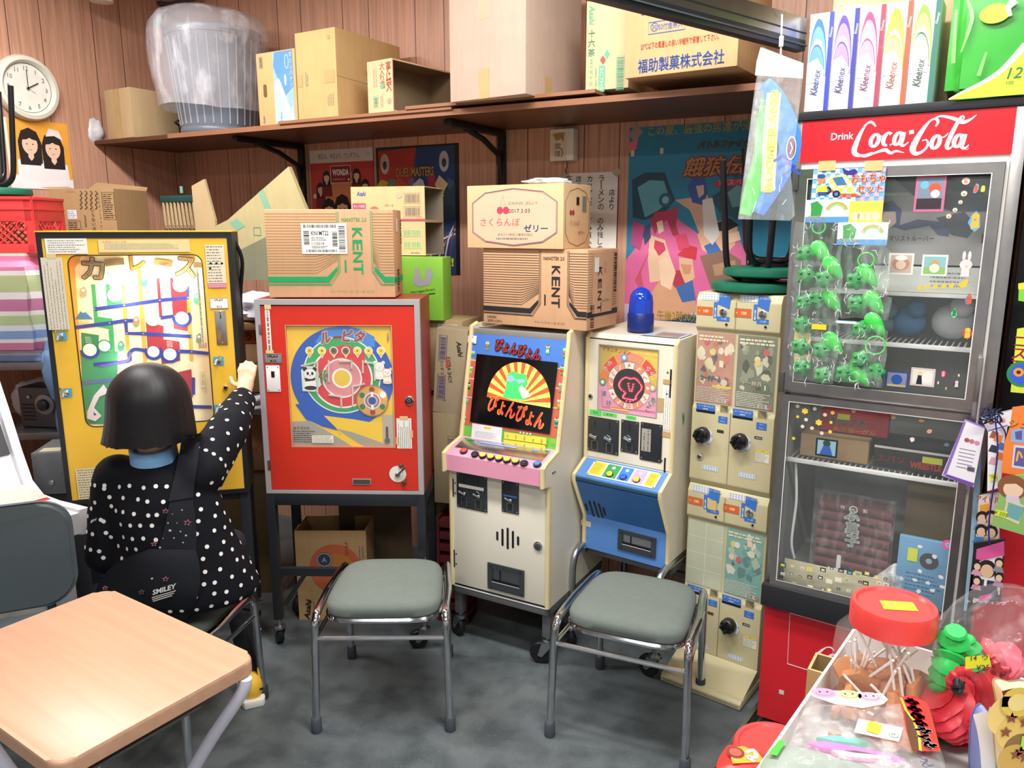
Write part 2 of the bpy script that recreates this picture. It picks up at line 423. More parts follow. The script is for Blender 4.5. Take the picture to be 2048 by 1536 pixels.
# ---------------------------------------------------------------- long wall shelf
SHW = P('#54331f', .4, var=.25, sc=5); SHE = P('#94664a', .45, var=.15, sc=9)
Fs = shift(FW, 0, 0, 1.968)
t = thing('wall_shelf', 'long brown wooden shelf along the back wall loaded with cartons', 'shelf', Fs)
ED = P('#8d5a3c', .45, var=.2, sc=9)
MB(Fs).box(0, 3.2, -.485, -.002, 0, .018, SHW).box(.55, 3.2, -.492, -.4852, .0, .02, SHE).build('shelf_board', t)
MB(Fs).box(1.25, 2.1, -.50, -.2, .0185, .03, SHE).build('shelf_board', t)
MB(Fs).box(1.9, 2.66, -.505, -.2, .0305, .042, SHE).build('shelf_board', t)
for x in (.9, 2.03):
    B = MB(Fs); B.box(x - .018, x + .018, -.02, -.003, -.55, -.004, BLACK, .003); B.box(x - .018, x + .018, -.42, -.003, -.026, -.002, BLACK, .003)
    B.tube([(x, -.30, -.02), (x, -.16, -.05), (x, -.04, -.10), (x, -.012, -.2)], .012, BLACK, 8); B.build('bracket', t, 'black metal shelf bracket')
# ================================================================ cartons on the shelf
SHZ = 1.9885
def wall_at(px,py,yl):
    """point seen at a photo point on the vertical plane yl in front of the back wall, in wall coordinates"""
    q = onF(shift(FW,0,-yl,0),px,py);return q
def shelf_frame(px,py,yl,yaw,z=SHZ):
    x,_ = wall_at(px,py,yl);p = FW @ Vector((x,-yl,0));return frame(p.x,p.y,z,yaw)
def span(F,px,py): return onF(F,px,py)
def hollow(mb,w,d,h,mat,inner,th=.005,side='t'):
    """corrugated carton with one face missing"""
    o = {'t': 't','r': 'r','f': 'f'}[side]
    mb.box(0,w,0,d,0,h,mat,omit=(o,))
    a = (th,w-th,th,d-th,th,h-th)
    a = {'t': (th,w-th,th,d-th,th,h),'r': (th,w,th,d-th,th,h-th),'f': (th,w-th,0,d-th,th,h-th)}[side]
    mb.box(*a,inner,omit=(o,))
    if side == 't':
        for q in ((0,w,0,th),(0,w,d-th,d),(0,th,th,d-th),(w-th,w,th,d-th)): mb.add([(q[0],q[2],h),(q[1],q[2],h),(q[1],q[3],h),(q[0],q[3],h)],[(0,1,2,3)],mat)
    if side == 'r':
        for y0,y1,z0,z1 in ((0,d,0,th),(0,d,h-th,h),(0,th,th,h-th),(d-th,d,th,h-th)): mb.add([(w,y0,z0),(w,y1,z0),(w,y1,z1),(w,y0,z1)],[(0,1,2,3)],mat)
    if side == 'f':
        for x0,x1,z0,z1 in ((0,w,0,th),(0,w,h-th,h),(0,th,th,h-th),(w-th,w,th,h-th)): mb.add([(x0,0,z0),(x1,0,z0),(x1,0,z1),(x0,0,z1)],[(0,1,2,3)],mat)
GREYINK = P('#7d7a72',.8,var=0);BLUEINK = P('#3c5fa8',.7,var=.05);REDINK = P('#d4504c',.7,var=.05);GREENINK = P('#5fae8c',.7,var=.05);CLEARTAPE = FILM('#d9c9a4',.45,.15)
KR = CARD('#bfa37c');KY = CARD('#c9a874');KP = CARD('#bda695');KD = CARD('#b99a72');KIN = CARD('#a58a66')
# plain small carton at the left end
F = shelf_frame(217,281,.47,-31);w = span(F,268,278)[0];h = span(F,214,180)[1]
t = thing('carton','plain small carton sealed with brown tape at the left end of the shelf','box',F,'cartons on the shelf')
MB(F).box(0,w,0,.25,0,h,KR,.003).build('carton_body',t)
T = MB(F);T.rect(w*.35,w*.58,0,h,TAPE);T.add([(w*.35,-.0007,h+.0007),(w*.58,-.0007,h+.0007),(w*.58,.25,h+.0007),(w*.35,.25,h+.0007)],[(0,1,2,3)],TAPE);T.build('packing_tape',t)
# mineral water carton
F = shelf_frame(520,254,.46,-30);w = span(F,598,244)[0]-.004;h = span(F,511,108)[1];px = lambda a,b: onF(F,a,b)
t = thing('carton','yellow drinks carton with a blue snowy mountain print on the shelf','box',F,'cartons on the shelf')
B = MB(F);B.box(0,w,0,.3,0,h,KY,.003)
X0,X1 = px(549,180)[0],px(588,180)[0];q = lambda fx,fz: (X0+(X1-X0)*fx,h*fz)
B.rect(X0,X1,h*.03,h*.985,p6('#8fb4e3'))
B.poly([q(0,.8),q(.1,.985),q(1,.985),q(1,.5),q(.8,.45),q(.55,.38),q(.3,.55)],p6('#5b8fd6'));B.poly([q(0,.6),q(.15,.63),q(.35,.5),q(.7,.28),q(1,.1),q(1,.03),q(.5,.03),q(0,.03)],p6('#a9c8ea'))
B.poly([q(.05,.55),q(.22,.64),q(.32,.60),q(.6,.36),q(.72,.2),q(.4,.36),q(.3,.46),q(.2,.45)],WHITE)
B.disc(*q(.7,.84),.011,p6('#e8eefb'),F,None,20,.028);B.disc(*q(.7,.84),.0095,p6('#5b8fd6'),F,None,20,.026)
B.disc(*q(.6,.6),.006,p6('#e8eefb'),F,None,16,.022)
B.vtext('富士山バナジウム天然水',X0+(X1-X0)*.9,h*.96,.017,p6('#f2f5fb'),F,h*.081,.01)
B.text('2C1D2',q(.62,.13)[0],h*.145,.014,WHITE,F,rot=90,w=.062);B.text('530ml 24本',q(.9,.13)[0],h*.14,.011,WHITE,F,rot=90,w=.06);B.text('530ml',q(.3,.1)[0],h*.11,.011,BLUEINK,F,rot=90,w=.034)
B.frame_line(*[px(518,112)[0],px(524,112)[0]],h*.79,h*.95,.0015,GREYINK);B.bars(px(519,112)[0],px(523,112)[0],h*.8,h*.94,16,GREYINK,F,4,True)
B.text('Asahi',px(532,0)[0] if False else w*.13,h*.09,.011,BLUEINK,F,rot=90,w=.03,shear=.2)
hx = w*.2;B.rect(hx-.009,hx+.009,h*.40,h*.575,P('#6b5335',.9),rad=.008)
B.build('carton_body',t)
# tall yellow carton, in front of it
F = shelf_frame(598,245,.475,-30.5);w = span(F,677,238)[0];h = span(F,589,67)[1]
t = thing('carton','tall yellow carton with two bits of brown tape beside the mountain print carton','box',F,'cartons on the shelf')
B = MB(F);B.box(0,w,0,.40,0,h,KY,.003)
B.scribble(w*.22,w*.3,h*.4,h*.58,2,GREYINK,F,.4,2,True);B.scribble(w*.75,w*.92,h*.16,h*.3,3,GREYINK,F,.4,3,True)
B.disc(w*.84,h*.9,.007,GREYINK);B.disc(w*.84,h*.9,.005,KY)
S = right_side(F,w);B.text('天然水',.2,h*.58,.02,GREYINK,S);B.line([(.0,h*.48),(.4,h*.44)],.0012,KIN,S)
B.build('carton_body',t)
tapes(t,F,[(w*.02,w*.15,h*.4,h*.535),(w*.7,w*.95,h*.41,h*.55)])
# open carton lying on its side, red print
F = shelf_frame(738,243,.47,-36,SHZ+.012);w = span(F,787,236)[0];h = span(F,731,125)[1]
t = thing('carton','empty carton with red print lying on its side, open face to the right','box',F,'cartons on the shelf')
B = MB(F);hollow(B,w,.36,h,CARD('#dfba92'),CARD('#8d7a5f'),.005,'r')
B.vtext('富くじ袋入',w*.86,h*.95,.028,REDINK,F,h*.105,.01);B.vtext('大入り福',w*.6,h*.95,.026,REDINK,F,h*.12);B.scribble(w*.22,w*.4,h*.5,h*.92,2,P('#d98f86',.7),F,.4,9,True)
B.frame_line(w*.22,w*.42,h*.1,h*.33,.0015,GREENINK);B.bars(w*.25,w*.39,h*.12,h*.31,14,GREENINK,F,3,True);B.scribble(w*.5,w*.62,h*.1,h*.4,2,GREYINK,F,.3,5,True);B.disc(w*.86,h*.2,w*.08,P('#d98f86',.7));B.disc(w*.6,h*.5,w*.07,GREENINK)
B.build('carton_body',t)
# big plain carton
F = shelf_frame(901,219,.53,-35,SHZ+.016);w = span(F,1051,200)[0];h = .46
t = thing('carton','biggest plain carton hanging over the shelf edge, clear and brown tape on its front','box',F,'cartons on the shelf')
MB(F).box(0,w,0,.36,0,h,KP,.003).build('carton_body',t)
x0 = span(F,958,160)[0];x1 = span(F,978,160)[0];tapes(t,F,[(x0,x1,0,span(F,960,138)[1]),lambda T: T.rect(.12,.16,0,.07,TAPE,right_side(F,w))])
T = MB(F);T.rect(x0+.002,x1+.004,span(F,965,38)[1],h,CLEARTAPE);T.build('clear_tape',t,'clear tape')
# tea carton
F = shelf_frame(1170,196,.44,-28,SHZ+.028);w = span(F,1256,190)[0];h = span(F,1170,3)[1]
t = thing('carton','pale drinks carton with green Japanese print behind the blue lettered carton','box',F,'cartons on the shelf')
B = MB(F);B.box(0,w,0,.26,0,h,CARD('#d8bf97'),.003)
px = lambda a,b: onF(F,a,b)
B.text('Asahi',px(1184,30)[0],h*.84,.02,GREENINK,F,rot=-90,w=.06,shear=.25,bold=.02);B.vtext('十六茶',px(1185,0)[0],h*.68,.024,GREENINK,F,h*.105,.03)
B.text('PETボトル',px(1182,160)[0],h*.2,.011,GREENINK,F,rot=-90,w=.085);a = px(1198,132);b = px(1209,183);B.rect(a[0],b[0],b[1],a[1],GREENINK);B.text('2C7H5',(a[0]+b[0])/2,(a[1]+b[1])/2,.012,CARD('#e8d4b0'),F,rot=-90,w=.07)
B.text('600ml 24本入',px(1192,160)[0],(a[1]+b[1])/2,.009,GREENINK,F,rot=-90,w=.07)
for cx,cy,m in ((1214,108,GREENINK),(1206,120,REDINK)):
    x,z = px(cx,cy);B.poly([(x,z-.014),(x+.01,z),(x,z+.014),(x-.01,z)],m)
a = px(1234,112);b = px(1247,180);B.frame_line(a[0],b[0],b[1],a[1],.0015,GREENINK);B.bars(a[0]+.002,b[0]-.002,b[1]+.003,a[1]-.003,24,GREENINK,F,6,True)
B.build('carton_body',t)
# confectionery carton, blue and red writing
F = shelf_frame(1249,177,.55,-34,SHZ+.035);w = span(F,1473,152)[0];h = .34
t = thing('carton','large carton with blue and red Japanese company lettering at the right end of the shelf','box',F,'cartons on the shelf')
B = MB(F);B.box(0,w,0,.3,0,h,CARD('#c8a074'),.003)
px = lambda a,b: onF(F,a,b)
a = px(1276,136);b = px(1449,108);B.text('福助製菓株式会社',(a[0]+b[0])/2,(a[1]+b[1])/2-.001,.04,BLUEINK,F,w=b[0]-a[0],bold=.03)
a = px(1282,94);b = px(1438,73);B.text('25℃以下の風通しの良い冷暗所で保管して下さい。',(a[0]+b[0])/2,(a[1]+b[1])/2,.019,REDINK,F,w=b[0]-a[0],bold=.015)
a = px(1297,69);b = px(1371,34);B.frame_line(a[0],b[0],a[1],b[1],.0022,BLUEINK);x,z = px(1309,54);B.ring(x,z,.0105,.0125,BLUEINK);B.text('30',x,z,.012,BLUEINK,F);a = px(1317,53);b = px(1365,47);B.text('50付金券入',(a[0]+b[0])/2,(a[1]+b[1])/2,.019,BLUEINK,F,w=b[0]-a[0])
a = px(1283,30);b = px(1390,-20);B.frame_line(a[0],b[0],a[1],b[1],.0026,BLUEINK);x,z = px(1294,12);B.text('量',x,z,.03,BLUEINK,F);x = px(1308,10)[0];B.line([(x,a[1]),(x,b[1])],.002,BLUEINK)
B.build('carton_body',t)
# ---------------------------------------------------------------- ribbed dustbin under a clear bag
def bump_lathe(mb,prof,mat,n,amp,fr,F,seed=0,lobes=None):
    vs = [];L = len(prof)
    for i,(r,z) in enumerate(prof):
        for k in range(n):
            a = 2*math.pi*k/n;d = noise.noise(Vector((math.cos(a)*fr+seed,math.sin(a)*fr,z*fr*6)))*amp
            d += noise.noise(Vector((math.cos(a)*fr*3+seed,math.sin(a)*fr*3,z*fr*20)))*amp*.35
            if lobes: d += lobes(a,z)
            q = max(.002,r+d) if r > .003 else r;vs.append((q*math.cos(a),q*math.sin(a),z+d*.3))
    fs = [(i*n+k,i*n+(k+1) % n,(i+1)*n+(k+1) % n,(i+1)*n+k) for i in range(L-1) for k in range(n)]
    mb.add(vs,fs,mat,True,F)
c = FW @ Vector((wall_at(427,272,.31)[0],-.27,SHZ));F = frame(c.x,c.y,SHZ,0)
GREYP = P('#6a717d',.35,var=.08)
B = MB(F);rb,rt,hb = .172,.215,.46;vs = [];n = 24
t = thing('dustbin','grey ribbed plastic dustbin standing on the shelf under a clear plastic bag','dustbin',F)
B.lathe([(.165,0),(.172,.012),(.172,.03),(.169,.034)],GREYP,48,F);B.lathe([(.169,.03),(.205,.43),(.212,.432),(.215,.46),(.205,.462),(.165,.03)],GREYP,48,F,cap=False)
B.build('bin_body',t);B = MB(F)
n = 15
for k in range(n):
    a = 2*math.pi*k/n;s_ = .3
    for da in (-.1,.1):
        B.tube([(.170*math.cos(a+da),.170*math.sin(a+da),.045),(.206*math.cos(a+da),.206*math.sin(a+da),.42)],.0035,p3('#a3a9b4'),6)
B.build('rib',t,'raised pale rib');o = B
B = MB(F);B.tube([(-.168,-.05,.07),(-.185,-.06,.06),(-.172,-.045,.05)],.007,BLACK,6);B.build('handle',t,'black handle stub')
B = MB(F)
def lob(a,z): return .05*max(0,math.cos(a-R(205)))*(1 if z > .1 else .4)+(.035*max(0,math.cos(a-R(-40))) if z > .38 else 0)
bump_lathe(B,[(.001,.545),(.06,.55),(.13,.535),(.19,.51),(.222,.47),(.232,.42),(.236,.36),(.236,.3),(.232,.24),(.226,.18),(.218,.135),(.212,.11)],FILM('#eceaf2',.3,.22,.5,9),64,.02,1.3,F,3,lob)
B.poly([(-.19,.44),(-.155,.47),(-.165,.50),(-.2,.475)],FILM('#3fa08a',.8),F,.17)
one(B,'plastic_bag','big clear plastic bag pulled over the grey dustbin on the shelf','bag',origin=F)
def crumple(name,label,c,sx,sy,sz,mat,seed,group=None,cat='bag',amp=.25):
    b = bmesh.new();bmesh.ops.create_icosphere(b,subdivisions=4,radius=1)
    for v in b.verts:
        d = noise.noise(v.co*1.6+Vector((seed,0,0)))*amp+abs(noise.noise(v.co*4+Vector((0,seed,0))))*amp*.6
        v.co *= 1+d;v.co = Vector((v.co.x*sx,v.co.y*sy,max(0,(v.co.z+.8)/1.8)*2*sz))
    m = MB(Matrix.Translation(c));m.bm(b,mat,True);return one(m,name,label,cat,group)
q = FW @ Vector((wall_at(186,285,.46)[0],-.47,SHZ-.02));crumple('plastic_bag','crumpled white carrier bag at the far left end of the shelf',q,.062,.06,.075,FILM('#e9e8ee',.75,.3,.4),2)
# ================================================================ things on the walls
# clock
x,z = onF(FL,50,177);F = shift(FL,x,-.001,z)
t = thing('wall_clock','round white wall clock showing two on the left wall','clock',F)
CR = P('#d9d6c8',.4,var=.05)
B = MB(F);B.lathe([(.140,0),(.142,.02),(.134,.036),(.118,.04),(.108,.028),(.106,.02)],CR,48,F @ Matrix.Rotation(R(90),4,'X'),axis='z',cap=False);B.build('rim',t)
B = MB(F);B.disc(0,0,.107,P('#e3e0d6',.4,var=.14,sc=26),F,.02,48);B.ring(0,0,.104,.107,p5('#3a5a54'),F,.0206,48)
for k in range(1,13):
    a = R(90-30*k);B.text(str(k),.084*math.cos(a),.084*math.sin(a),.018,p6('#57564f'),F,.0212)
B.build('face',t)
B = MB(F);B.line([(0,-.012),(0,.075)],.003,BLACK,F,.025);B.line([(-.008,-.005),(.047,.027)],.0045,BLACK,F,.0256);B.line([(-.01,.006),(.03,-.018)],.0015,GREYINK,F,.0262);B.disc(0,0,.005,BLACK,F,.0268);B.build('hands',t)
# generic people printed on posters
SKIN = P('#e9bfa4',.7,var=.04);HAIR = P('#241b1b',.6,var=.1)
def girl(B,x,z,s,top,F,hair=HAIR,l2=1,arm=0,skin=SKIN):
    B.poly([(x-.55*s,z-1.5*s),(x+.55*s,z-1.5*s),(x+.5*s,z-.62*s),(x+.18*s,z-.45*s),(x-.18*s,z-.45*s),(x-.5*s,z-.62*s)],top,F)
    hw = .40*s;B.poly([(x-hw,z-.7*s*l2),(x-hw*1.05,z+.05*s),(x-hw*.7,z+.42*s),(x,z+.55*s),(x+hw*.7,z+.42*s),(x+hw*1.05,z+.05*s),(x+hw,z-.7*s*l2)],hair,F)
    B.poly([(x-.1*s,z-.5*s),(x,z-.62*s),(x+.1*s,z-.5*s),(x+.1*s,z-.25*s),(x-.1*s,z-.25*s)],skin,F)
    B.disc(x,z-.04*s,.28*s,skin,F,None,18,.36*s)
    B.poly([(x-.29*s,z+.1*s),(x-.2*s,z+.4*s),(x+.2*s,z+.4*s),(x+.29*s,z+.1*s),(x+.1*s,z+.14*s),(x,z+.19*s),(x-.1*s,z+.13*s)],hair,F)
    for e in (-1,1): B.disc(x+e*.11*s,z-.03*s,.035*s,HAIR,F,None,8,.02*s)
    B.rect(x-.06*s,x+.06*s,z-.24*s,z-.215*s,p6('#c2706a'),F)
    if arm: B.disc(x+arm*.62*s,z-.55*s,.2*s,skin,F,None,14)
# left poster: two women in white tops on orange
F = shift(FL,0,-.0012,0);a = onF(F,3,237);b = onF(F,138,366);x0,x1,z0,z1 =-.905,-.615,1.745,2.05;F = shift(FL,x0,-.0012,z0);w = x1-x0;h = z1-z0
B = MB(F);B.box(0,w,-.0008,0,0,h,P('#e8a33c',.45,var=.12,sc=8));B.rect(0,.012,0,h,p5('#e9dfd2'),F)
for gx,gz,s_ in ((.36,.66,.125),(.72,.62,.125)):
    girl(B,w*gx,h*gz,s_,P('#efe6e6',.5,var=.04),F,l2=1.1)
B.poly([(w*.62,h*.78),(w*.68,h*.9),(w*.84,h*.88),(w*.9,h*.74),(w*.76,h*.8)],p5('#ead9d8'),F)
B.poly([(0,0),(w,0),(w,h*.16),(w*.5,h*.1),(w*.1,h*.2)],p5('#f0e9ea'),F)
one(B,'poster','poster of two dark haired women in white tops below the wall clock','poster',origin=F)
F2 = shift(FL,-1.08,-.0012,1.72);B = MB(F2);B.box(0,.16,-.0008,0,0,.32,P('#3d4f66',.5,var=.3,sc=9));B.disc(.12,.22,.05,p5('#8fa0b2'));one(B,'poster','dark blue poster cut by the left edge, beside the two women poster','poster',origin=F2)
# red coffee poster
z1 = 1.935;F = shift(FW,.948,-.0012,1.48);w = .388;h = z1-1.48
B = MB(F);B.box(0,w,-.0008,0,0,h,P('#c33a36',.5,var=.1,sc=6));B.rect(0,w,h-.06,h,P('#ddd4cc',.5,var=.03));B.text('明日は、今日より、ワンダフル。',w*.47,h-.031,.026,INK,F,w=w*.66);B.text('Asahi',w*.93,h-.026,.006,INK,F)
B.disc(w*.48,h*.55,.12,p6('#d98a5a'),F)
for gx,gz,s_,ar in ((.15,.60,.06,-1),(.26,.72,.06,0),(.74,.73,.06,0),(.87,.62,.06,1)): girl(B,w*gx,h*gz,s_,p6('#7a1f2c'),F,arm=ar)
for gx,gz,s_,ar in ((.28,.38,.105,-1),(.5,.40,.12,0),(.74,.42,.105,0)): girl(B,w*gx,h*gz,s_,p6('#7a1f2c'),F,l2=1.3,arm=ar)
B.poly([(w*.42,h*.2),(w*.47,h*.28),(w*.5,h*.23),(w*.53,h*.28),(w*.58,h*.2),(w*.55,0),(w*.45,0)],WHITE,F)
B.rect(w*.33,w*.66,h*.655,h*.835,p5('#e6c9b4'),F,rad=.004);B.rect(w*.34,w*.65,h*.662,h*.828,p5('#8d1d22'),F,rad=.004);B.text('WONDA',w*.495,h*.765,.03,WHITE,F,w=w*.26,bold=.03);B.text('MORNING SHOT',w*.47,h*.695,.007,p5('#e6c9b4'),F);B.disc(w*.62,h*.69,.005,WHITE,F)
one(B,'poster','red coffee poster of young women in red waistcoats under the shelf','poster',origin=F)
# card game poster (generic shapes)
F = shift(FW,1.354,-.0012,1.36);w = .455;h = 1.93-1.36
B = MB(F);B.box(0,w,-.0008,0,0,h,P('#141519',.45));x0,x1 = w*.03,w*.955;B.rect(x0,x1,0,h*.985,P('#2f4d63',.5,var=.3,sc=9))
B.poly([(x0,h*.97),(w*.5,h*.985),(w*.45,h*.75),(w*.4,h*.6),(x0,h*.6)],P('#b2372c',.5,var=.15),F);B.poly([(w*.5,h*.985),(x1,h*.985),(x1,h*.7),(w*.5,h*.7)],P('#1d3f78',.5,var=.2),F)
for i,c in enumerate(('#d9b24a','#5f8a6c','#c44b39','#7b6aa5','#cfd6de','#a53047','#e0d2a2','#4c5f8f')):
    rg = random.Random(i);cx = x0+(i+.5)*(x1-x0)/8;B.poly([(cx+rg.uniform(.01,.05)*math.cos(k*1.05),h*.7+rg.uniform(.015,.06)*math.sin(k*1.05)) for k in range(6)],P(c,.5,var=.2),F)
for cx,c in ((.11,'#cbb7a2'),(.83,'#b6bcc6')): B.disc(w*cx,h*.87,.026,P(c,.5),F,None,20,.045);B.disc(w*cx,h*.86,.012,p5('#3a3f4a'),F,None,12,.02)
B.text('DUEL MASTERS',w*.48,h*.8,.042,p5('#b08848'),F,w=w*.46,bold=.03,shear=.1,out=INK,ow=.05);B.text('これ1つで',w*.31,h*.615,.04,p5('#e8da4c'),F,w=w*.27,bold=.04,out=INK);B.text('勝てるデッキ',w*.6,h*.615,.04,p5('#c9302c'),F,w=w*.3,bold=.04,out=INK);B.text('が',w*.79,h*.615,.036,p5('#e8da4c'),F,bold=.04,out=INK)
B.poly([(w*.45,0),(w*.95,0),(w*.95,h*.45),(w*.6,h*.4)],P('#25406e',.5,var=.3,sc=12),F)
for k in range(7): B.line([(w*(.5+.06*k),h*.03),(w*(.72+.03*k),h*(.22+.03*(k % 3))),(w*.95,h*(.3+.02*k))],.008,P('#c9ccd6' if k % 2 else '#6b3f57',.5),F,smooth=4)
B.text('!!',w*.9,h*.1,.04,p5('#e8da4c'),F,bold=.05,out=INK)
one(B,'poster','dark card game poster with a red and blue title under the shelf','poster',origin=F)
# wall box with handwriting
F = shift(FW,2.272,-.001,1.832);B = MB(F);B.box(0,.104,-.045,0,0,.122,p5('#e2ddcc'),.004);t = thing('wall_switch_box','small white box with handwritten characters on the panelled wall','switch box',F);B.build('box',t)
B = MB(F);Fb = shift(F,0,-.045);B.rect(.008,.072,.004,.108,P('#dccbb0',.8,var=.15),Fb);B.poly([(.014,.105),(.066,.108),(.06,.07),(.05,.085),(.03,.075),(.02,.09)],P('#a98455',.8,var=.2),Fb);B.vtext('故障',.036,.07,.026,INK,Fb,.031);B.line([(.05,.05),(.058,.03),(.052,.015)],.003,INK,Fb,smooth=3);B.build('paper_note',t)
B = MB(F);B.tube([(.06,-.012,0),(.062,-.01,-.02),(.052,-.008,-.035),(.058,-.006,-.05)],.002,BLACK,6);B.build('wire',t)
# handwritten notice
F = shift(FW,2.319,-.0012,1.44);w = .23;h = .345
B = MB(F);B.box(0,w,-.0006,0,0,h,P('#e4dfd2',.85,var=.05))
for x,s_ in ((.90,'  店より'),(.70,'ラーメンの のみ残しのつゆ'),(.48,'カップなど ごみ箱へは す'),(.27,'店の ごみ箱へ'),(.09,'下さい')): B.vtext(s_,w*x,h*.965,.024,INK,F,.0275,.02)
t = thing('paper_notice','handwritten paper notice taped to the wall above the jelly carton','notice',F);B.build('sheet',t)
for x,z in ((.005,h-.01),(w-.005,h-.004)):
    B = MB(F);B.poly([(x-.02,z),(x,z-.018),(x+.02,z+.002),(x,z+.022)],p5('#b3a68c'),F,.0012);B.build('adhesive_tape',t,'beige adhesive tape')
# big anime-style film poster, figures replaced by plain shapes
F = shift(FW,2.593,-.0012,1.16);w = .62;h = .785;BLU = P('#2b7f9e',.45,var=.12,sc=5)
B = MB(F);B.box(0,w,-.0008,0,0,h,BLU);q = lambda fx,fz: (fx*w,fz*h);px = lambda a,b: onF(F,a,b)
poly = lambda pts,c: B.poly([px(*p) for p in pts],P(c,.5,var=.1),F)
PINK = '#d9699a'
B.poly([q(0,.12),q(0,.36)]+[px(1330,420),px(1400,470),px(1480,480),px(1500,530)]+[q(1,.4),q(1,.12)],P(PINK,.5,var=.1),F)
B.poly([q(0,0),q(1,0),q(1,.14),q(0,.14)],P('#c3b7cf',.5,var=.1),F);B.poly([q(0,0),q(1,0),q(1,.10),q(.3,.10),q(.15,.02)],P('#2d4f78',.5,var=.15),F)
poly([(1264,360),(1290,345),(1330,345),(1350,400),(1330,425),(1290,440),(1266,435)],'#2c4a5a');poly([(1275,375),(1300,360),(1328,362),(1340,400),(1318,420),(1290,435)],'#5fa0ad');poly([(1420,395),(1460,370),(1500,375),(1500,420),(1440,425)],'#2c5468')
x,z = px(1331,400);B.disc(x,z,.026,p5('#2f5d70'),F);B.disc(x,z,.014,p5('#7fb6c0'),F)
poly([(1350,400),(1380,420),(1400,470),(1440,480),(1425,420),(1415,390)],'#cfa78c');poly([(1375,375),(1388,350),(1408,347),(1416,385),(1405,410),(1385,405)],'#3f5c9e');poly([(1392,372),(1408,370),(1408,388),(1398,396)],'#d5b49e')
poly([(1395,470),(1410,448),(1450,440),(1476,455),(1470,490),(1440,520),(1405,500)],'#dfb190');poly([(1425,448),(1460,437),(1478,450),(1455,462),(1435,462)],'#22242c');poly([(1408,492),(1430,482),(1448,510),(1440,522),(1418,512)],'#3d6fb0')
poly([(1300,470),(1330,480),(1345,530),(1335,560),(1300,565),(1296,520)],'#e3bd9f');poly([(1300,440),(1312,424),(1335,422),(1358,412),(1352,450),(1362,480),(1345,470),(1335,440),(1318,450),(1310,470)],'#b03a55');poly([(1313,445),(1325,440),(1328,462),(1318,468)],'#efcdb4');poly([(1310,480),(1328,486),(1332,500),(1318,512),(1308,495)],'#c8415f')
poly([(1355,510),(1375,490),(1395,495),(1392,520),(1372,515)],'#c4373f');poly([(1358,515),(1385,518),(1390,555),(1375,572),(1360,550)],'#ddb08e');poly([(1270,560),(1290,520),(1300,500),(1282,545),(1290,585),(1278,575)],'#c4566f')
poly([(1300,590),(1330,545),(1345,560),(1388,590),(1395,620),(1340,640),(1310,640)],'#cf9d7d');poly([(1330,545),(1360,540),(1372,572),(1350,575)],'#b23a4a')
poly([(1440,372),(1470,352),(1505,360),(1505,430),(1470,440),(1445,420)],'#35606f');poly([(1455,385),(1475,370),(1495,380),(1495,410),(1465,415)],'#6fa2a8')
poly([(1405,400),(1425,395),(1440,470),(1425,490),(1408,470)],'#e0d8d2');poly([(1400,512),(1450,500),(1482,520),(1478,560),(1420,570)],'#8a6a58');poly([(1425,530),(1470,520),(1475,545),(1430,552)],'#b08a6a')
poly([(1285,455),(1300,448),(1302,475),(1290,490)],'#3f4a70');poly([(1318,520),(1340,512),(1352,545),(1342,580),(1322,570)],'#ecc9ac');poly([(1270,600),(1300,585),(1310,640),(1275,645)],'#b9a4c4');poly([(1352,575),(1385,560),(1392,600),(1365,605)],'#3f6aa8')
poly([(1448,470),(1478,462),(1482,480),(1455,488)],'#f0c8a8');poly([(1362,528),(1384,530),(1380,548),(1368,548)],'#c9916c');poly([(1350,470),(1372,468),(1380,495),(1358,500)],'#d84a68');poly([(1266,440),(1290,452),(1280,500),(1262,490)],'#b04a7a')
a = px(1297,273);b = px(1512,246);B.text('この夏、最強の男達が帰ってくる',(a[0]+w*.97)/2,(a[1]+b[1])/2+.006,.034,p5('#d9cf7a'),F,w=w*.97-a[0],bold=.03)
a = px(1395,298);B.text('バトルファイターズ',a[0]+.125,a[1]+.013,.027,p5('#c98a5c'),F,w=.25,bold=.02,shear=.3,out=p5('#5c3a44'))
a = px(1370,337);B.text('餓狼伝説',a[0]+.15,a[1]+.004,.068,p5('#e8b07a'),F,w=.31,bold=.04,shear=.3,out=p5('#b63f46'),ow=.07)
a = px(1436,350);B.text('GAROUDENSETSU',a[0]+.08,a[1],.013,p5('#1f3566'),F,w=.16,shear=.2)
a = px(1428,374);b = px(1495,360);B.poly([(a[0],a[1]),(a[0]+.2,a[1]+.01),(a[0]+.205,b[1]+.01),(a[0]+.006,b[1])],p5('#c8324a'),F);B.text('TVスペシャル',a[0]+.1,(a[1]+b[1])/2+.004,.022,WHITE,F,w=.17,bold=.01)
a = px(1263,637);B.text('7月',a[0]+.02,a[1],.03,p5('#d8a53c'),F,bold=.03);a = px(1312,637);b = px(1380,625);B.text('午後2時30分',(a[0]+b[0])/2+.02,(a[1]+b[1])/2,.04,p5('#d8b95c'),F,w=(b[0]-a[0])+.03,bold=.03)
B.poly([q(0,.93),q(.06,.95),q(.05,.90),q(0,.88)],p5('#e0728a'),F)
for p in ((1324,302),(1266,307)): x,z = px(*p);B.rect(x-.007,x+.007,z-.011,z+.011,p5('#d9d3b4'),F,rad=.003)
t = thing('poster','large blue and pink cartoon poster behind the upturned green stools','poster',F);B.build('sheet',t)
B = MB(F);x,z = px(1272,265);B.poly([(x-.03,z-.005),(x-.005,z-.035),(x+.03,z),(x,z+.03)],FILM('#c9a98c',.6),F,.0014);B.build('adhesive_tape',t,'clear adhesive tape')
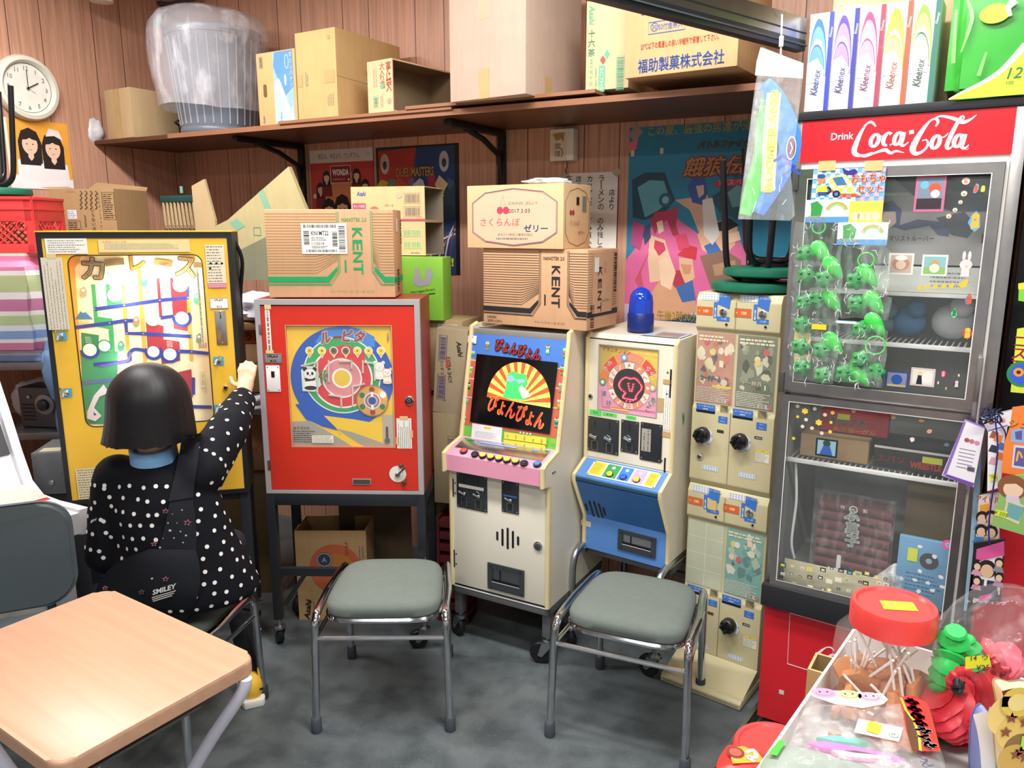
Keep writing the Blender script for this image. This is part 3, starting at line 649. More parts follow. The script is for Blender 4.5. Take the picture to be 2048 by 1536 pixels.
# cables and lamp foot at the top left
B = MB();pts = [wall_at(260,-5,.03),wall_at(300,8,.03),wall_at(330,22,.03),wall_at(352,36,.03)];W3 = lambda q,y: FW @ Vector((q[0],-y,q[1]))
B.tube(catmull([W3(p,.03) for p in pts]),.006,BLACK,8);pts = [wall_at(240,-12,.05),wall_at(330,8,.05),wall_at(400,-8,.05)];B.tube(catmull([W3(p,.05) for p in pts]),.012,p5('#4a4450'),8)
one(B,'cable','dark cables hanging near the ceiling above the dustbin','cable')
x,z = onF(shift(FL,0,-.16,0),203,4);p = FL @ Vector((x,-.16,z));B = MB(frame(p.x,p.y,z-.004));B.lathe([(.03,0),(.05,.004),(.055,.03),(.05,.12)],p4('#e6e2d8'),24);B.tube([(0,0,.1),(0,0,2.8-z)],.012,BLACK,8);one(B,'hanging_lamp','white lamp base cut by the top edge at the left','lamp')
# ================================================================ game machines
def caster(t,F,x,y,r=.032,top=.1,turn=0):
    B = MB(F @ Matrix.Translation((x,y,0)) @ Matrix.Rotation(R(turn),4,'Z'))
    B.lathe([(.018,r*1.9),(.022,r*1.95),(.022,r*2.2),(.01,r*2.3),(.01,top)],STEEL,14)
    for sx in (-1,1): B.prism([(-.022,r*1.95),(.022,r*1.95),(.036,r*.8),(.02,r*.7)],sx*.017-.0015,sx*.017+.0015,STEEL,axis='x')
    o = B.build('caster',t,'steel swivel caster with a black wheel')
    W_ = MB(B.F);W_.lathe([(r*.3,-.013),(r*.92,-.013),(r,-.008),(r,.008),(r*.92,.013),(r*.3,.013)],BLACK,20,B.F @ Matrix.Translation((0,.024,r)) @ Matrix.Rotation(R(90),4,'Y'));W_.build('wheel',o)
def screws(mb,pts,F,r=.004,mat=None):
    for x,z in pts: knob(mb,x,z,r,.002,mat or STEEL,F,8)
YEL = P('#f0be3c',.45,var=.06);YEL2 = P('#e6a638',.5,var=.06)
# ---------------------------------------------------------------- yellow car-race machine
F = frame(-1.574,2.60,0,13.2);px = lambda a,b: onF(F,a,b);zA = lambda a,b: px(a/3.938,340+b/3.938);zB = lambda a,b: px(a/3.657,700+b/3.657)
w,z0,z1,dp = .614,.605,1.555,.2
t = thing('coin_game_machine','yellow upright coin game with a lit car race playfield behind the person','game machine',F)
wx0,wx1,wz0,wz1 = .088,.511,.885,1.478
B = MB(F);B.box(0,w,.012,dp,z0,z1,p5('#1f2126'),omit=('f',));hole = rrect(wx0,wx1,wz0,wz1,.03)
holed(B,[(0,z0),(w,z0),(w,z1),(0,z1)],[[(.016,z0+.016),(w-.016,z0+.016),(w-.016,z1-.02),(.016,z1-.02)]],0,p5('#1f2126'),F,.014)
B.box(-.002,w+.002,-.002,dp,z1,z1+.004,YEL)
B.build('cabinet',t,'black edged cabinet')
B = MB(F);holed(B,[(.016,z0+.016),(w-.016,z0+.016),(w-.016,z1-.02),(.016,z1-.02)],[hole],.003,YEL,F,.004);B.line(hole,.004,p5('#3a3426'),F,-.0015,True)
B.build('front_panel',t)
PFY = .075
B = MB(F);Fp = shift(F,0,PFY);e = lambda f: f
B.rect(wx0-.02,wx1+.02,wz0-.02,wz1+.02,P('#fff3c8',.6,var=.02),Fp,0)
B.add([(wx0-.02,.003,wz0-.02),(wx0-.02,PFY,wz0-.02),(wx0-.02,PFY,wz1+.02),(wx0-.02,.003,wz1+.02)],[(0,1,2,3)],YEL2,False,F);B.add([(wx1+.02,.003,wz0-.02),(wx1+.02,PFY,wz0-.02),(wx1+.02,PFY,wz1+.02),(wx1+.02,.003,wz1+.02)],[(3,2,1,0)],YEL2,False,F)
pA = lambda a,b: onF(Fp,a/3.938,340+b/3.938);pB = lambda a,b: onF(Fp,a/3.657,700+b/3.657)
GRN = p5('#3aa860');RDD = p5('#b3303c');BLT = p4('#2f3f9e');OR = p5('#f0b040')
def ln(pts,wd,m,f=pA,sm=0): B.line([f(*p) for p in pts],wd,m,Fp,None,False,sm)
def pg(pts,m,f=pA): B.poly([f(*p) for p in pts],m,Fp)
pg([(540,680),(640,680),(590,780),(640,1530),(600,1530),(560,1000)],OR);
for q in ([(735,900),(760,1200)],[(850,900),(862,1080)]): ln(q,.0125,GRN)
pg([(860,1020),(975,1000),(970,1070),(865,1080)],GRN);pg([(740,1150),(885,1170),(895,1260),(750,1230)],GRN);pg([(855,1260),(895,1255),(912,1520),(880,1530)],GRN);pg([(640,1280),(780,1300),(770,1530),(650,1530)],p5('#2f8a58'))
pg([(590,10),(860,10),(860,540),(640,540),(610,450)],p5('#3f9a68'),pB)
for q in ([(970,910),(1015,1500)],[(1095,750),(1145,1530)],[(1475,870),(1510,1500)]): ln(q,.013,OR)
for q in ([(1245,850),(1268,1165)],[(1352,850),(1362,1000)]): ln(q,.010,RDD)
pg([(1350,940),(1470,930),(1478,1270),(1370,1250)],RDD);pg([(1150,1190),(1290,1230),(1285,1460),(1165,1450)],RDD);pg([(1265,1330),(1415,1350),(1420,1500),(1275,1530)],RDD)
pg([(1285,165),(1400,140),(1412,345),(1295,340)],RDD,pB);ln([(1415,200),(1415,325)],.012,BLT,pB);pg([(1370,400),(1550,405),(1550,430),(1370,425)],BLT,pB);ln([(1290,210),(1290,280)],.005,BLT,pB)
pg([(600,225),(850,200),(850,230),(600,255)],p5('#5a74a0'),pB)
pg([(590,1175),(650,1095),(735,1175)],p5('#3f86b5'));pg([(635,1112),(650,1095),(672,1118),(655,1125)],WHITE)
for q in ([(745,1095),(980,1065),(1260,1025),(1480,1005),(1478,910)],[(590,1240),(865,1205),(990,1185),(1060,1185)],[(990,1185),(1000,1285),(1130,1288),(1510,1310)],[(1265,1165),(1375,1150)],[(1410,1425),(1510,1430),(1645,1445)]):
    ln(q,.0125,BLT)
    for p in q: B.disc(*pA(*p),.003,p4('#8f9ad8'),Fp,None,8)
ln([(740,1530),(1005,1505),(1018,1450),(1060,1412),(1150,1425),(1165,1450)],.0125,BLT,pA,4);ln([(960,15),(940,80),(730,118)],.0078,p4('#6a5fae'),pB)
for c,r,a0,a1 in (((1435,1165),.027,170,400),((710,1415),.026,180,360),((1210,1430),.024,150,390),((1340,1450),.026,150,390)):
    x,z = pA(*c);B.ring(x,z,r-.004,r+.006,BLT,Fp,None,24,a0,a1);B.disc(x,z,r-.004,P('#fffbe8',.5,var=0),Fp)
x,z = pA(825,1385);B.disc(x,z,.022,p5('#dff0dc'),Fp);B.ring(x,z,.019,.023,p5('#2c8a70'),Fp)
for c,r in (((905,985),.024),((1205,1175),.024),((1420,905),.025)): B.disc(*pA(*c),r,P('#fffbe8',.5,var=0),Fp)
pg([(640,450),(690,330),(760,250),(800,310),(730,340),(690,420),(745,480),(700,520),(640,500)],p5('#e9e6ee'),pB);pg([(685,450),(710,470),(690,480)],BLT,pB);x,z = pB(830,380);B.ring(x,z,.02,.026,p5('#e9e6ee'),Fp)
for (a,b,c) in ((660,960,'#b9b08a'),(1075,1190,'#a98f62'),(955,1385,'#4aa98c'),(1570,1325,'#8a9a80'),(1140,875,'#3f9ab5'),(1550,1010,'#5fb59a')):
    x,z = pA(a,b);B.poly([(x-.012,z-.012),(x-.004,z-.02),(x+.008,z-.014),(x+.012,z+.004),(x+.004,z+.02),(x-.008,z+.012)],P(c,.5),Fp);B.disc(x,z+.006,.005,p5('#f4ecd0'),Fp)
TT = P('#c9a86a',.5,var=.03);TO = p5('#3d3524')
for ch,a,b,h,m,r in (('カ',735,775,.072,TT,-4),('ー',905,725,.021,TT,6),('レ',1085,728,.05,p5('#f0ae30'),0),('ー',1285,730,.021,TT,-8),('ス',1465,765,.066,TT,-8)):
    x,z = pA(a,b);B.text(ch,x,z,h,m,Fp,None,.058 if ch == 'ー' else h*.95,.06,0,r,out=TO,ow=.05)
x,z = pA(665,1190);B.rect(x-.018,x+.018,z-.005,z+.005,p5('#f6e3b0'),Fp);B.text('スタートライン',x,z,.006,INK,Fp,w=.03);x,z = pB(1485,215);B.rect(x-.008,x+.008,z-.03,z+.03,p5('#efe4b4'),Fp);B.vtext('ゴール口',x,z+.02,.009,INK,Fp)
x,z = pA(1345,1370);B.scribble(x-.012,x+.012,z-.012,z+.012,3,p5('#e9dcc8'),Fp);x,z = pA(705,1335);B.scribble(x-.012,x+.012,z-.012,z+.012,3,p5('#b7d8c0'),Fp)
B.build('playfield',t,'lit playfield with car race tracks')
B = MB(F);B.rect(wx0-.004,wx1+.004,wz0-.004,wz1+.004,FILM('#ffffff',.04,.03,.5),F,-.006);B.build('glass_pane',t)
for p in ((300,545),(250,590),(370,560),(350,660),(240,720)):
    q = Fp @ Vector((*[onF(Fp,*p)[0]],-.045,onF(Fp,*p)[1]));l = bpy.data.lights.new('playfield_lamp','POINT');l.energy = .85 if p[1] < 600 else .22;l.color = (1,.93,.78);l.shadow_soft_size = .03
    o = bpy.data.objects.new('playfield_lamp',l);o.location = q;COL.objects.link(o)
# notes and fittings
def note(a,b,F,rows,m,t,name='paper_note',mat=None,vert=False,label=None,seed=1,fill=.45,extra=None):
    B = MB(F);B.rect(a[0],b[0],min(a[1],b[1]),max(a[1],b[1]),mat or PAPER);k = (b[0]-a[0])*.06
    B.scribble(a[0]+k,b[0]-k,min(a[1],b[1])+k*.5,max(a[1],b[1])-k*.5,rows,m,F,fill,seed,vert)
    if extra: extra(B)
    return B.build(name,t,label)
x = zA(350,540);y = zA(695,660);note(x,y,F,4,GREYINK,t,'instruction_label')
x = zA(770,550);y = zA(1500,645);note(x,y,F,4,GREYINK,t,'instruction_label',p6('#e3cf96'),extra=lambda B: (B.rect(x[0],y[0],x[1]-.012,x[1],p6('#e3cf96')),B.text('大自在にコースを',x[0]+.05,x[1]-.007,.009,REDINK,F)))
x = zA(1612,590);y = zA(1785,890);note(x,y,F,9,GREYINK,t,'rules_label',p6('#e4d6ba'),extra=lambda B: [B.disc(*zA(a,b),.004,BLACK,F) for a,b in ((1660,735),(1705,735),(1748,735),(1655,775))])
x = zA(1640,895);y = zA(1785,925);B = MB(F);B.rect(x[0],y[0],y[1],x[1],p6('#d98fa5'));B.build('pink_label',t)
x = zA(1650,1010);y = zA(1800,1090);B = MB(F);B.rect(x[0],y[0],y[1],x[1],WHITE,rad=.003);B.frame_line(x[0]+.001,y[0]-.001,y[1]+.001,x[1]-.001,.0015,INK,F);B.text('1PLAY',(x[0]+y[0])/2,x[1]-.007,.0075,INK,F,w=.029,bold=.03);B.text('¥10',(x[0]+y[0])/2,y[1]+.007,.008,INK,F,w=.017);B.build('price_label',t)
x = zA(1690,1110);y = zA(1795,1375);B = MB(F);B.box(x[0],y[0],-.001,.002,y[1],x[1],METAL('#d8d4cc',.25),.001);c = (x[0]+y[0])/2;B.rect(c-.0015,c+.0015,x[1]-.028,x[1]-.012,INK,F,.0025);screws(B,[(c,x[1]-.005),(c,y[1]+.005)],shift(F,0,-.001));B.build('coin_slot',t)
x = zA(320,690);y = zA(545,1255);note((x[0],x[1]),(y[0]+.004,y[1]),shift(F,0,-.003),4,GREYINK,t,vert=True,label='handwritten paper note',mat=P('#d6cdb9',.8),fill=.3)
B = MB(F);x = zA(365,670);B.rect(x[0],x[0]+.03,x[1]-.012,x[1]+.004,p5('#d9c48a'),F,.0045);B.build('adhesive_tape',t)
x = zA(1545,775);y = zA(1615,1380);note(x,y,shift(F,0,-.008),1,GREYINK,t,'paper_strip',mat=P('#ddd6be',.7),vert=True)
for nm,q in (('a',(1560,745)),('b',(1600,1380))): B = MB(F);x = zA(*q);B.rect(x[0]-.014,x[0]+.014,x[1]-.01,x[1]+.01,p5('#cf9d6a'),F,.009);B.build('adhesive_tape',t)
x = zB(550,870);y = zB(740,1080);note(x,y,F,8,GREYINK,t,'rules_label',p6('#e9d9b0'))
for fx,c,fl in ((zA,(485,1310),1),(zA,(1725,1505),-1),(zB,(490,315),1),(zB,(1610,430),-1)):
    x,z = fx(*c);B = MB(F);B.rect(x-.018,x+.016,z-.014,z+.016,p5('#4f9fc4'));B.poly([(x-.017,z-.012),(x-.012,z+.004),(x,z+.01),(x+.008,z+.012),(x,z+.003),(x-.008,z-.004),(x-.01,z-.013)],WHITE);B.build('direction_sticker',t)
    B = MB(F);knob(B,x,z,.0075,.008,CHROME,F);B.tube([(x,-.004,z),(x-.004*fl,-.03,z+.012),(x-.007*fl,-.045,z+.024)],[.003,.0035,.0045],CHROME,8);B.build('lever',t,'chrome flick lever')
x,z = zB(1650,275);B = MB(F);knob(B,x,z,.0085,.006,CHROME,F);B.disc(x,z,.005,BLACK,F,.0072);B.build('lock',t)
B = MB(F)
for q in ((.02,.03),(w-.02,.03),(.02,dp-.02),(w-.02,dp-.02)): B.box(q[0]-.017,q[0]+.017,q[1]-.017,q[1]+.017,.10,z0+.001,p4('#2a2d33'),.002)
B.box(.02,w-.02,.02,.04,z0-.03,z0-.001,p4('#2a2d33'));B.box(.03,w-.03,.02,.04,.20,.23,p4('#2a2d33'));B.box(.01,.03,.03,dp-.02,.2,.23,p4('#2a2d33'));B.box(w-.03,w-.01,.03,dp-.02,.2,.23,p4('#2a2d33'));B.build('stand',t,'black metal stand')
for i,q in enumerate(((.02,.03),(w-.02,.03),(.02,dp-.02),(w-.02,dp-.02))): caster(t,F,*q,.034,.1,40*i)
B = MB(F);B.line([(w-.04,.12),(w-.01,.1),(w-.03,.07),(w+.005,.06),(w-.02,.03)],.012,WHITE,shift(F,0,-.02));B.build('white_tape',t,'torn white tape on the caster')
# ---------------------------------------------------------------- red machine
F = frame(-.90,2.70,0,-1.5);px = lambda a,b: onF(F,a,b);zC = lambda a,b: px(480+a/3.339,560+b/3.339);sC = .5775/333/3.339
w,z0,z1,dp = .579,.615,1.324,.26;RED = P('#d23324',.4,var=.05);SIL = P('#a7a5a6',.35,var=.06)
t = thing('coin_game_machine','red coin game with a round panda playfield on a black metal stand','game machine',F)
B = MB(F);B.box(0,w,.02,dp,z0,z1,p4('#9c3a35'));holed(B,[(0,z0),(w,z0),(w,z1),(0,z1)],[[(.019,z0+.012),(w-.019,z0+.012),(w-.019,z1-.018),(.019,z1-.018)]],0,SIL,F,.02);B.build('cabinet',t,'red cabinet with a grey metal rim')
a = zC(300,303);b = zC(1035,1120);X0,X1,Z0,Z1 = a[0],b[0],b[1],a[1]
B = MB(F);holed(B,[(.02,z0+.014),(w-.02,z0+.014),(w-.02,z1-.022),(.02,z1-.022)],[[(X0,Z0),(X1,Z0),(X1,Z1),(X0,Z1)]],.004,RED,F,.012);B.line([(X0,Z0),(X1,Z0),(X1,Z1),(X0,Z1)],.003,p4('#c9b98a'),F,-.003,True)
door = B.build('door',t,'red door')
for q in ((140,330),(178,1235)): B = MB(F);x,z = zC(*q);B.box(.012,.022,-.003,.004,z-.018,z+.018,STEEL,.001);B.build('hinge',door)
B = MB(F);Fp = shift(F,0,.014);pC = lambda a,b: onF(Fp,480+a/3.339,560+b/3.339)
B.rect(X0-.005,X1+.005,Z0-.005,Z1+.005,P('#f2c833',.45,var=.04),Fp,0)
cx,cz = pC(682,655);BLU2 = P('#1f57b5',.4,var=.06);GR2 = P('#2fa65a',.45);RD2 = P('#d8393c',.45);WH2 = P('#eeece6',.45)
B.disc(cx,cz,355*sC,BLU2,Fp,None,64);B.poly([pC(*p) for p in ((370,830),(440,930),(540,975),(640,1000),(770,1005),(560,905),(470,820))],BLU2,Fp);B.poly([pC(*p) for p in ((690,300),(810,330),(900,380),(900,450),(500,420),(560,330))],P('#3f86d8',.45),Fp)
B.disc(cx,cz+20*sC,268*sC,WH2,Fp,None,56,);B.disc(cx,cz+20*sC,260*sC,GR2,Fp,None,56);B.poly([pC(*p) for p in ((560,905),(760,930),(960,965),(960,1090),(830,1115),(700,1080),(640,985))],P('#f2c833',.45,var=.04),Fp)
B.disc(cx,cz,212*sC,WH2,Fp,None,48);B.disc(cx,cz,200*sC,RD2,Fp,None,48)
B.poly([pC(*p) for p in ((560,560),(610,500),(690,475),(780,500),(840,560),(830,470),(690,430),(560,470))],RD2,Fp)
B.disc(cx,cz,138*sC,WH2,Fp,None,40);B.disc(cx,cz,128*sC,P('#d98a8c',.45),Fp,None,40);B.disc(cx,cz,70*sC,WH2,Fp,None,32);B.disc(cx,cz,56*sC,P('#e5c03c',.45),Fp,None,28)
B.poly([pC(*p) for p in ((330,945),(470,940),(830,1115),(325,1115))],P('#a59f8e',.45),Fp);B.poly([pC(*p) for p in ((640,990),(750,1015),(960,1090),(1035,1095),(1035,1115),(830,1115))],P('#a59f8e',.45),Fp);B.poly([pC(*p) for p in ((470,940),(560,985),(840,1115),(760,1115))],P('#f2c833',.45,var=.04),Fp);B.poly([pC(*p) for p in ((950,900),(1030,900),(1030,1115),(955,1090))],P('#b9ab98',.45),Fp)
for ch,a,b,h,r in (('ル',570,385,75,10),('ー',652,382,18,4),('ピ',720,372,78,-2),('タ',800,378,80,-12)): x,z = pC(a,b);B.text(ch,x,z,h*sC,P('#d84a4a',.45),Fp,None,62*sC if ch == 'ー' else 68*sC,.05,.2,r,out=WH2,ow=.09)
for i,xx in enumerate((465,548,627,707,785,860,942)):
    x,z = pC(xx,472);B.poly([(x-25*sC,z-8*sC),(x,z-52*sC),(x+25*sC,z-8*sC)],WH2,Fp);B.disc(x,z,29*sC,WH2,Fp,None,20);B.poly([(x-20*sC,z-10*sC),(x,z-44*sC),(x+20*sC,z-10*sC)],P('#e8b33c',.45),Fp);B.disc(x,z,23*sC,P('#f0d24a' if i not in (2,3) else '#6d6048',.45),Fp,None,20)
    if i in (0,6):
        for k in (-1,1): B.line([(x-9*sC,z-9*k*sC),(x+9*sC,z+9*k*sC)],4*sC,P('#6a5a2a' if i == 0 else '#d06a2c',.5),Fp)
    else: B.disc(x,z,8*sC,P(('#c9443c','#3a3a34','#3a3a34','#7a8a3a','#7a8a3a')[i-1],.5),Fp,None,6)
def panda(x,z,s_,ear=BLACK,body=BLACK,face=WH2):
    for e in (-1,1): B.disc(x+e*.8*s_,z+.75*s_,.38*s_,ear,Fp,None,12)
    B.poly([(x-.75*s_,z-.6*s_),(x-1.0*s_,z-2.2*s_),(x+1.0*s_,z-2.2*s_),(x+.75*s_,z-.6*s_)],face,Fp);B.disc(x,z-2.35*s_,1.05*s_,body,Fp,None,16,.35*s_);B.poly([(x-1.0*s_,z-.7*s_),(x+.9*s_,z-.7*s_),(x+.7*s_,z-1.1*s_),(x-.8*s_,z-1.3*s_)],body,Fp)
    B.disc(x,z,1.02*s_,p5('#3a3a3a'),Fp,None,20,.9*s_);B.disc(x,z,.98*s_,face,Fp,None,20,.86*s_)
    for e in (-1,1): B.disc(x+e*.38*s_,z+.05*s_,.22*s_,ear,Fp,None,10,.28*s_)
    B.disc(x,z-.3*s_,.1*s_,BLACK,Fp,None,8)
B.poly([pC(*p) for p in ((410,600),(440,570),(520,580),(545,700),(500,745),(420,740))],p5('#cfe3d2'),Fp);x,z = pC(470,625);panda(x,z,42*sC)
for a in range(6): x,z = pC(560,640);B.poly([(x,z),(x+40*sC*math.cos(a),z+50*sC*math.sin(a)),(x+30*sC*math.cos(a+.5),z+40*sC*math.sin(a+.5))],p5('#2f8a4a'),Fp)
for c,k,col in (((932,575),34,'#e8e2d8'),((985,615),30,'#f0c8a0')): x,z = pC(*c);panda(x,z,k*sC,P(col,.5),P(col,.5),p5('#f1ece2'))
x,z = pC(360,985);B.text('あそびかた',x+.03,z,.011,INK,Fp,bold=.02);a = pC(358,1000);b = pC(520,1085);B.scribble(a[0],b[0],b[1],a[1],4,INK,Fp,.45,8)
a = pC(482,1035);b = pC(628,1085);B.rect(a[0],b[0],b[1],a[1],p6('#efe9d6'),Fp);B.scribble(a[0]+.003,b[0]-.003,b[1]+.002,a[1]-.002,3,GREYINK,Fp,.5,3);B.scribble(*[pC(970,0)[0],pC(988,0)[0]],pC(0,400)[1],pC(0,320)[1],1,GREYINK,Fp,.6,2,True)
x,z = pC(985,1030);B.rect(x-.004,x+.004,z-.02,z+.03,p4('#4a4a48'),Fp,rad=.003);B.disc(x,z-.022,.01,p4('#5d5d58'),Fp)
B.build('playfield',t,'round printed playfield with pandas')
B = MB(Fp);GU = p3('#c9c3b6')
for q in (((520,545),(520,750)),((410,572),(520,545)),((595,535),(597,680)),((665,540),(750,540)),((748,540),(748,590)),((823,535),(823,620)),((823,545),(905,555)),((900,560),(903,670)),((750,710),(835,690)),((755,710),(755,845)),((595,765),(680,775)),((678,780),(680,840))):
    a = pC(*q[0]);b = pC(*q[1]);v = Vector((b[0]-a[0],0,b[1]-a[1]));n_ = Vector((-v.z,0,v.x)).normalized()*.0028;Z = MB(Fp);pts = [(a[0]+n_.x,a[1]+n_.z),(b[0]+n_.x,b[1]+n_.z),(b[0]-n_.x,b[1]-n_.z),(a[0]-n_.x,a[1]-n_.z)]
    Z.prism(pts,-.007,-.004,GU);Z.build('ball_guide',t)
B = MB(Fp);x,z = pC(885,805);B.disc(x,z,110*sC,p3('#d9a24e'),Fp,.004,40);B.ring(x,z,104*sC,112*sC,p3('#8a7a56'),Fp,.0042,40);B.disc(x,z,62*sC,p4('#c9a4a0'),Fp,.0044,32);B.ring(x,z,40*sC,46*sC,p4('#4f4a8a'),Fp,.0046);B.ring(x,z,52*sC,57*sC,p4('#efe4d6'),Fp,.0046);B.disc(x,z,26*sC,p4('#1f4fa0'),Fp,.0048)
for k in range(6): B.disc(x+80*sC*math.cos(R(90+60*k)),z+80*sC*math.sin(R(90+60*k)),19*sC,P('#a83232' if k % 3 == 0 else '#2f7a45',.3),Fp,.005,16)
for dz in (45,-45): B.rect(x-9*sC,x+9*sC,z+(dz-18)*sC,z+(dz+18)*sC,WH2,Fp,.0052)
B.build('roulette_wheel',t,'small spinning wheel with coloured spots')
x,z = pC(955,765);B = MB(Fp);B.ball((x,-.004,z),.010,EM('#ffd98a',9));B.build('lamp',t,'lit warm lamp')
B = MB(F);B.rect(X0,X1,Z0,Z1,FILM('#ffffff',.05,.03),F,-.005);B.build('glass_pane',t)
a = zC(163,195);b = zC(213,470);note(a,b,shift(F,0,.003),1,GREYINK,t,'paper_strip',vert=True)
for q in (((162,165),(207,195)),((172,468),(225,492))): B = MB(F);a = zC(*q[0]);b = zC(*q[1]);B.rect(a[0],b[0],b[1],a[1],p5('#d9c48a'),F,.0005);B.build('adhesive_tape',t)
a = zC(160,492);b = zC(280,558);Fd = shift(F,0,.004);B = MB(Fd);B.box(a[0],b[0],-.002,0,b[1],a[1],P('#8e8885',.35),.001);B.frame_line(a[0]+.002,b[0]-.002,b[1]+.002,a[1]-.002,.001,INK,Fd,.0025);B.text('1PLAY',(a[0]+b[0])/2,a[1]-.010,.008,INK,Fd,.0026,.04,.04);B.text('¥10',(a[0]+b[0])/2,b[1]+.009,.010,INK,Fd,.0026,.022,.03);B.build('price_plate',t,'grey price plate')
a = zC(170,572);b = zC(272,747);B = MB(Fd);B.box(a[0],b[0],-.003,0,b[1],a[1],WHITE,.001);x = (a[0]+b[0])/2;z = zC(218,630)[1];B.box(x-.006,x+.006,-.0045,-.003,z-.011,z+.011,BLACK,.001);screws(B,[(a[0]+.006,a[1]-.006),(b[0]-.006,a[1]-.006),(a[0]+.006,b[1]+.006),(b[0]-.006,b[1]+.006)],shift(Fd,0,-.002),.002,BLACK);B.build('coin_slot',t,'white coin slot plate')
x,z = zC(1130,805);B = MB(Fd);knob(B,x,z,.0165,.006,CHROME);knob(B,x,z,.012,.009,BLACK);B.ring(x,z,.004,.006,CHROME,Fd,.0095);B.build('lock',t)
a = zC(1043,925);b = zC(1148,1127);note(a,b,Fd,5,INK,t,vert=True,fill=.35,label='handwritten paper note')
for q in (((1065,910),(1120,935)),((1130,1005),(1155,1055)),((1040,1050),(1060,1100))): B = MB(Fd);a = zC(*q[0]);b = zC(*q[1]);B.rect(a[0],b[0],b[1],a[1],p5('#d9b98a'),Fd,.002);B.build('adhesive_tape',t)
a = zC(748,1328);b = zC(876,1370);B = MB(Fd);B.box(a[0],b[0],-.003,0,b[1],a[1],p3('#8d8a88'),.0015);B.rect(a[0]+.004,b[0]-.004,b[1]+.004,a[1]-.003,p5('#4a4646'),Fd,.0036);B.build('card_slot',t,'grey metal card slot')
x,z = zC(1053,1297);B = MB(Fd);B.disc(x,z,.031,p4('#ece6da'),Fd,.002,36);knob(B,x,z-.001,.009,.012,STEEL);B.tube([(x,-.012,z),(x+.031,-.02,z+.03)],[.004,.0045],CHROME,8);B.build('launch_lever',t,'metal lever on a white disc')
for q in ((1075,1240),(1097,1350)): B = MB(Fd);x,z = zC(*q);knob(B,x,z,.008,.012,p5('#5a3a34'));B.build('stop_peg',t)
BK = p4('#24272c')
B = MB(F);zz = z0-.001
B.box(-.005,w+.005,.0,.02,zz-.045,zz,BK,.002);B.box(-.005,w+.005,dp+.03,dp+.05,zz-.045,zz,BK,.002);B.box(-.005,.02,.0,dp+.05,zz-.045,zz,BK,.002);B.box(w-.02,w+.005,0,dp+.05,zz-.045,zz,BK,.002)
for x in (.012,w-.012):
    for y,s_ in ((.015,-1),(dp+.03,1)): B.box(x-.016,x+.016,y-.016,y+.016,.11,zz,BK,.002)
    B.box(x-.01,x+.01,.02,dp+.03,.2,.23,BK)
B.box(.01,w*.55,.0,.02,.29,.32,BK);B.prism([(.03,.17),(.05,.17),(.13,.29),(.11,.29)],.0,.012,BK);B.build('stand',t,'black metal stand')
for i,q in enumerate(((.012,.015),(w-.012,.015),(.012,dp+.03),(w-.012,dp+.03))): caster(t,F,*q,.036,.115,30+70*i)
# ---------------------------------------------------------------- white machine with the tilted screen
CRM = P('#e6dfcb',.4,var=.07,sc=6);MOLD = P('#e3d2a0',.45);PINKP = P('#e59bb4',.4,var=.05)
F = frame(-.232,2.76,0,-29.4);w = .42;G1 = F
t = thing('arcade_machine','cream video game cabinet with a sunburst screen and pink control panel','arcade machine',F)
zD = lambda a,b: (860+a/4.8,640+b/4.8)
prof = [(.0,.232),(.0,.69),(-.045,.70),(-.045,.765),(-.02,.775),(.071,.80),(.15,1.18),(.15,1.205),(.19,1.215),(.48,1.215),(.48,.232)]
B = MB(F)
for x in (0,w-.016): B.prism(prof,x,x+.016,CRM,axis='x')
B.prism([(.004,.24),(.004,.68),(-.02,.69),(-.02,.735),(.078,.79),(.16,1.17),(.18,1.2),(.475,1.2),(.475,.24)],.0155,w-.0155,P('#d9d2c0',.45),axis='x');B.build('cabinet',t)
for x in (0,w-.016):
    B = MB(F);pts = prof[:9];B.line([(a-.0,b) for a,b in pts],.006,MOLD,F @ Matrix.Translation((x-.001 if x == 0 else x+.0172,0,0)) @ Matrix.Rotation(R(90),4,'Z'),0);b_ = [(y-.0025,z) for y,z in pts]
    B.tube([(x+.008,y,z) for y,z in b_],.0088,MOLD,8);B.build('edge_moulding',t)
B = MB(F);B.box(.016,w-.016,.15,.2,1.175,1.2,p4('#8d8a86'),.002);B.build('top_rail',t)
FS = F @ Matrix.Translation((0,.071,.80)) @ Matrix.Rotation(-math.atan2(.079,.38),4,'X');sx = lambda a,b: onF(FS,*zD(a,b));H = .388
B = MB(FS);B.box(.016,w-.016,0,.004,0,H,p4('#6cc24a'));a0,b0 = .016,w-.016
zb = lambda a,b: sx(a,b)[1]
B.rect(a0,b0,zb(330,1005),H,P('#c8674e',.4,var=.05));B.rect(a0,b0,zb(360,370),H,P('#4f7fd0',.4,var=.05))
for fz in (.38,.56,.74): B.rect(a0,b0,H*fz,H*fz+.003,p5('#e6d2c4'))
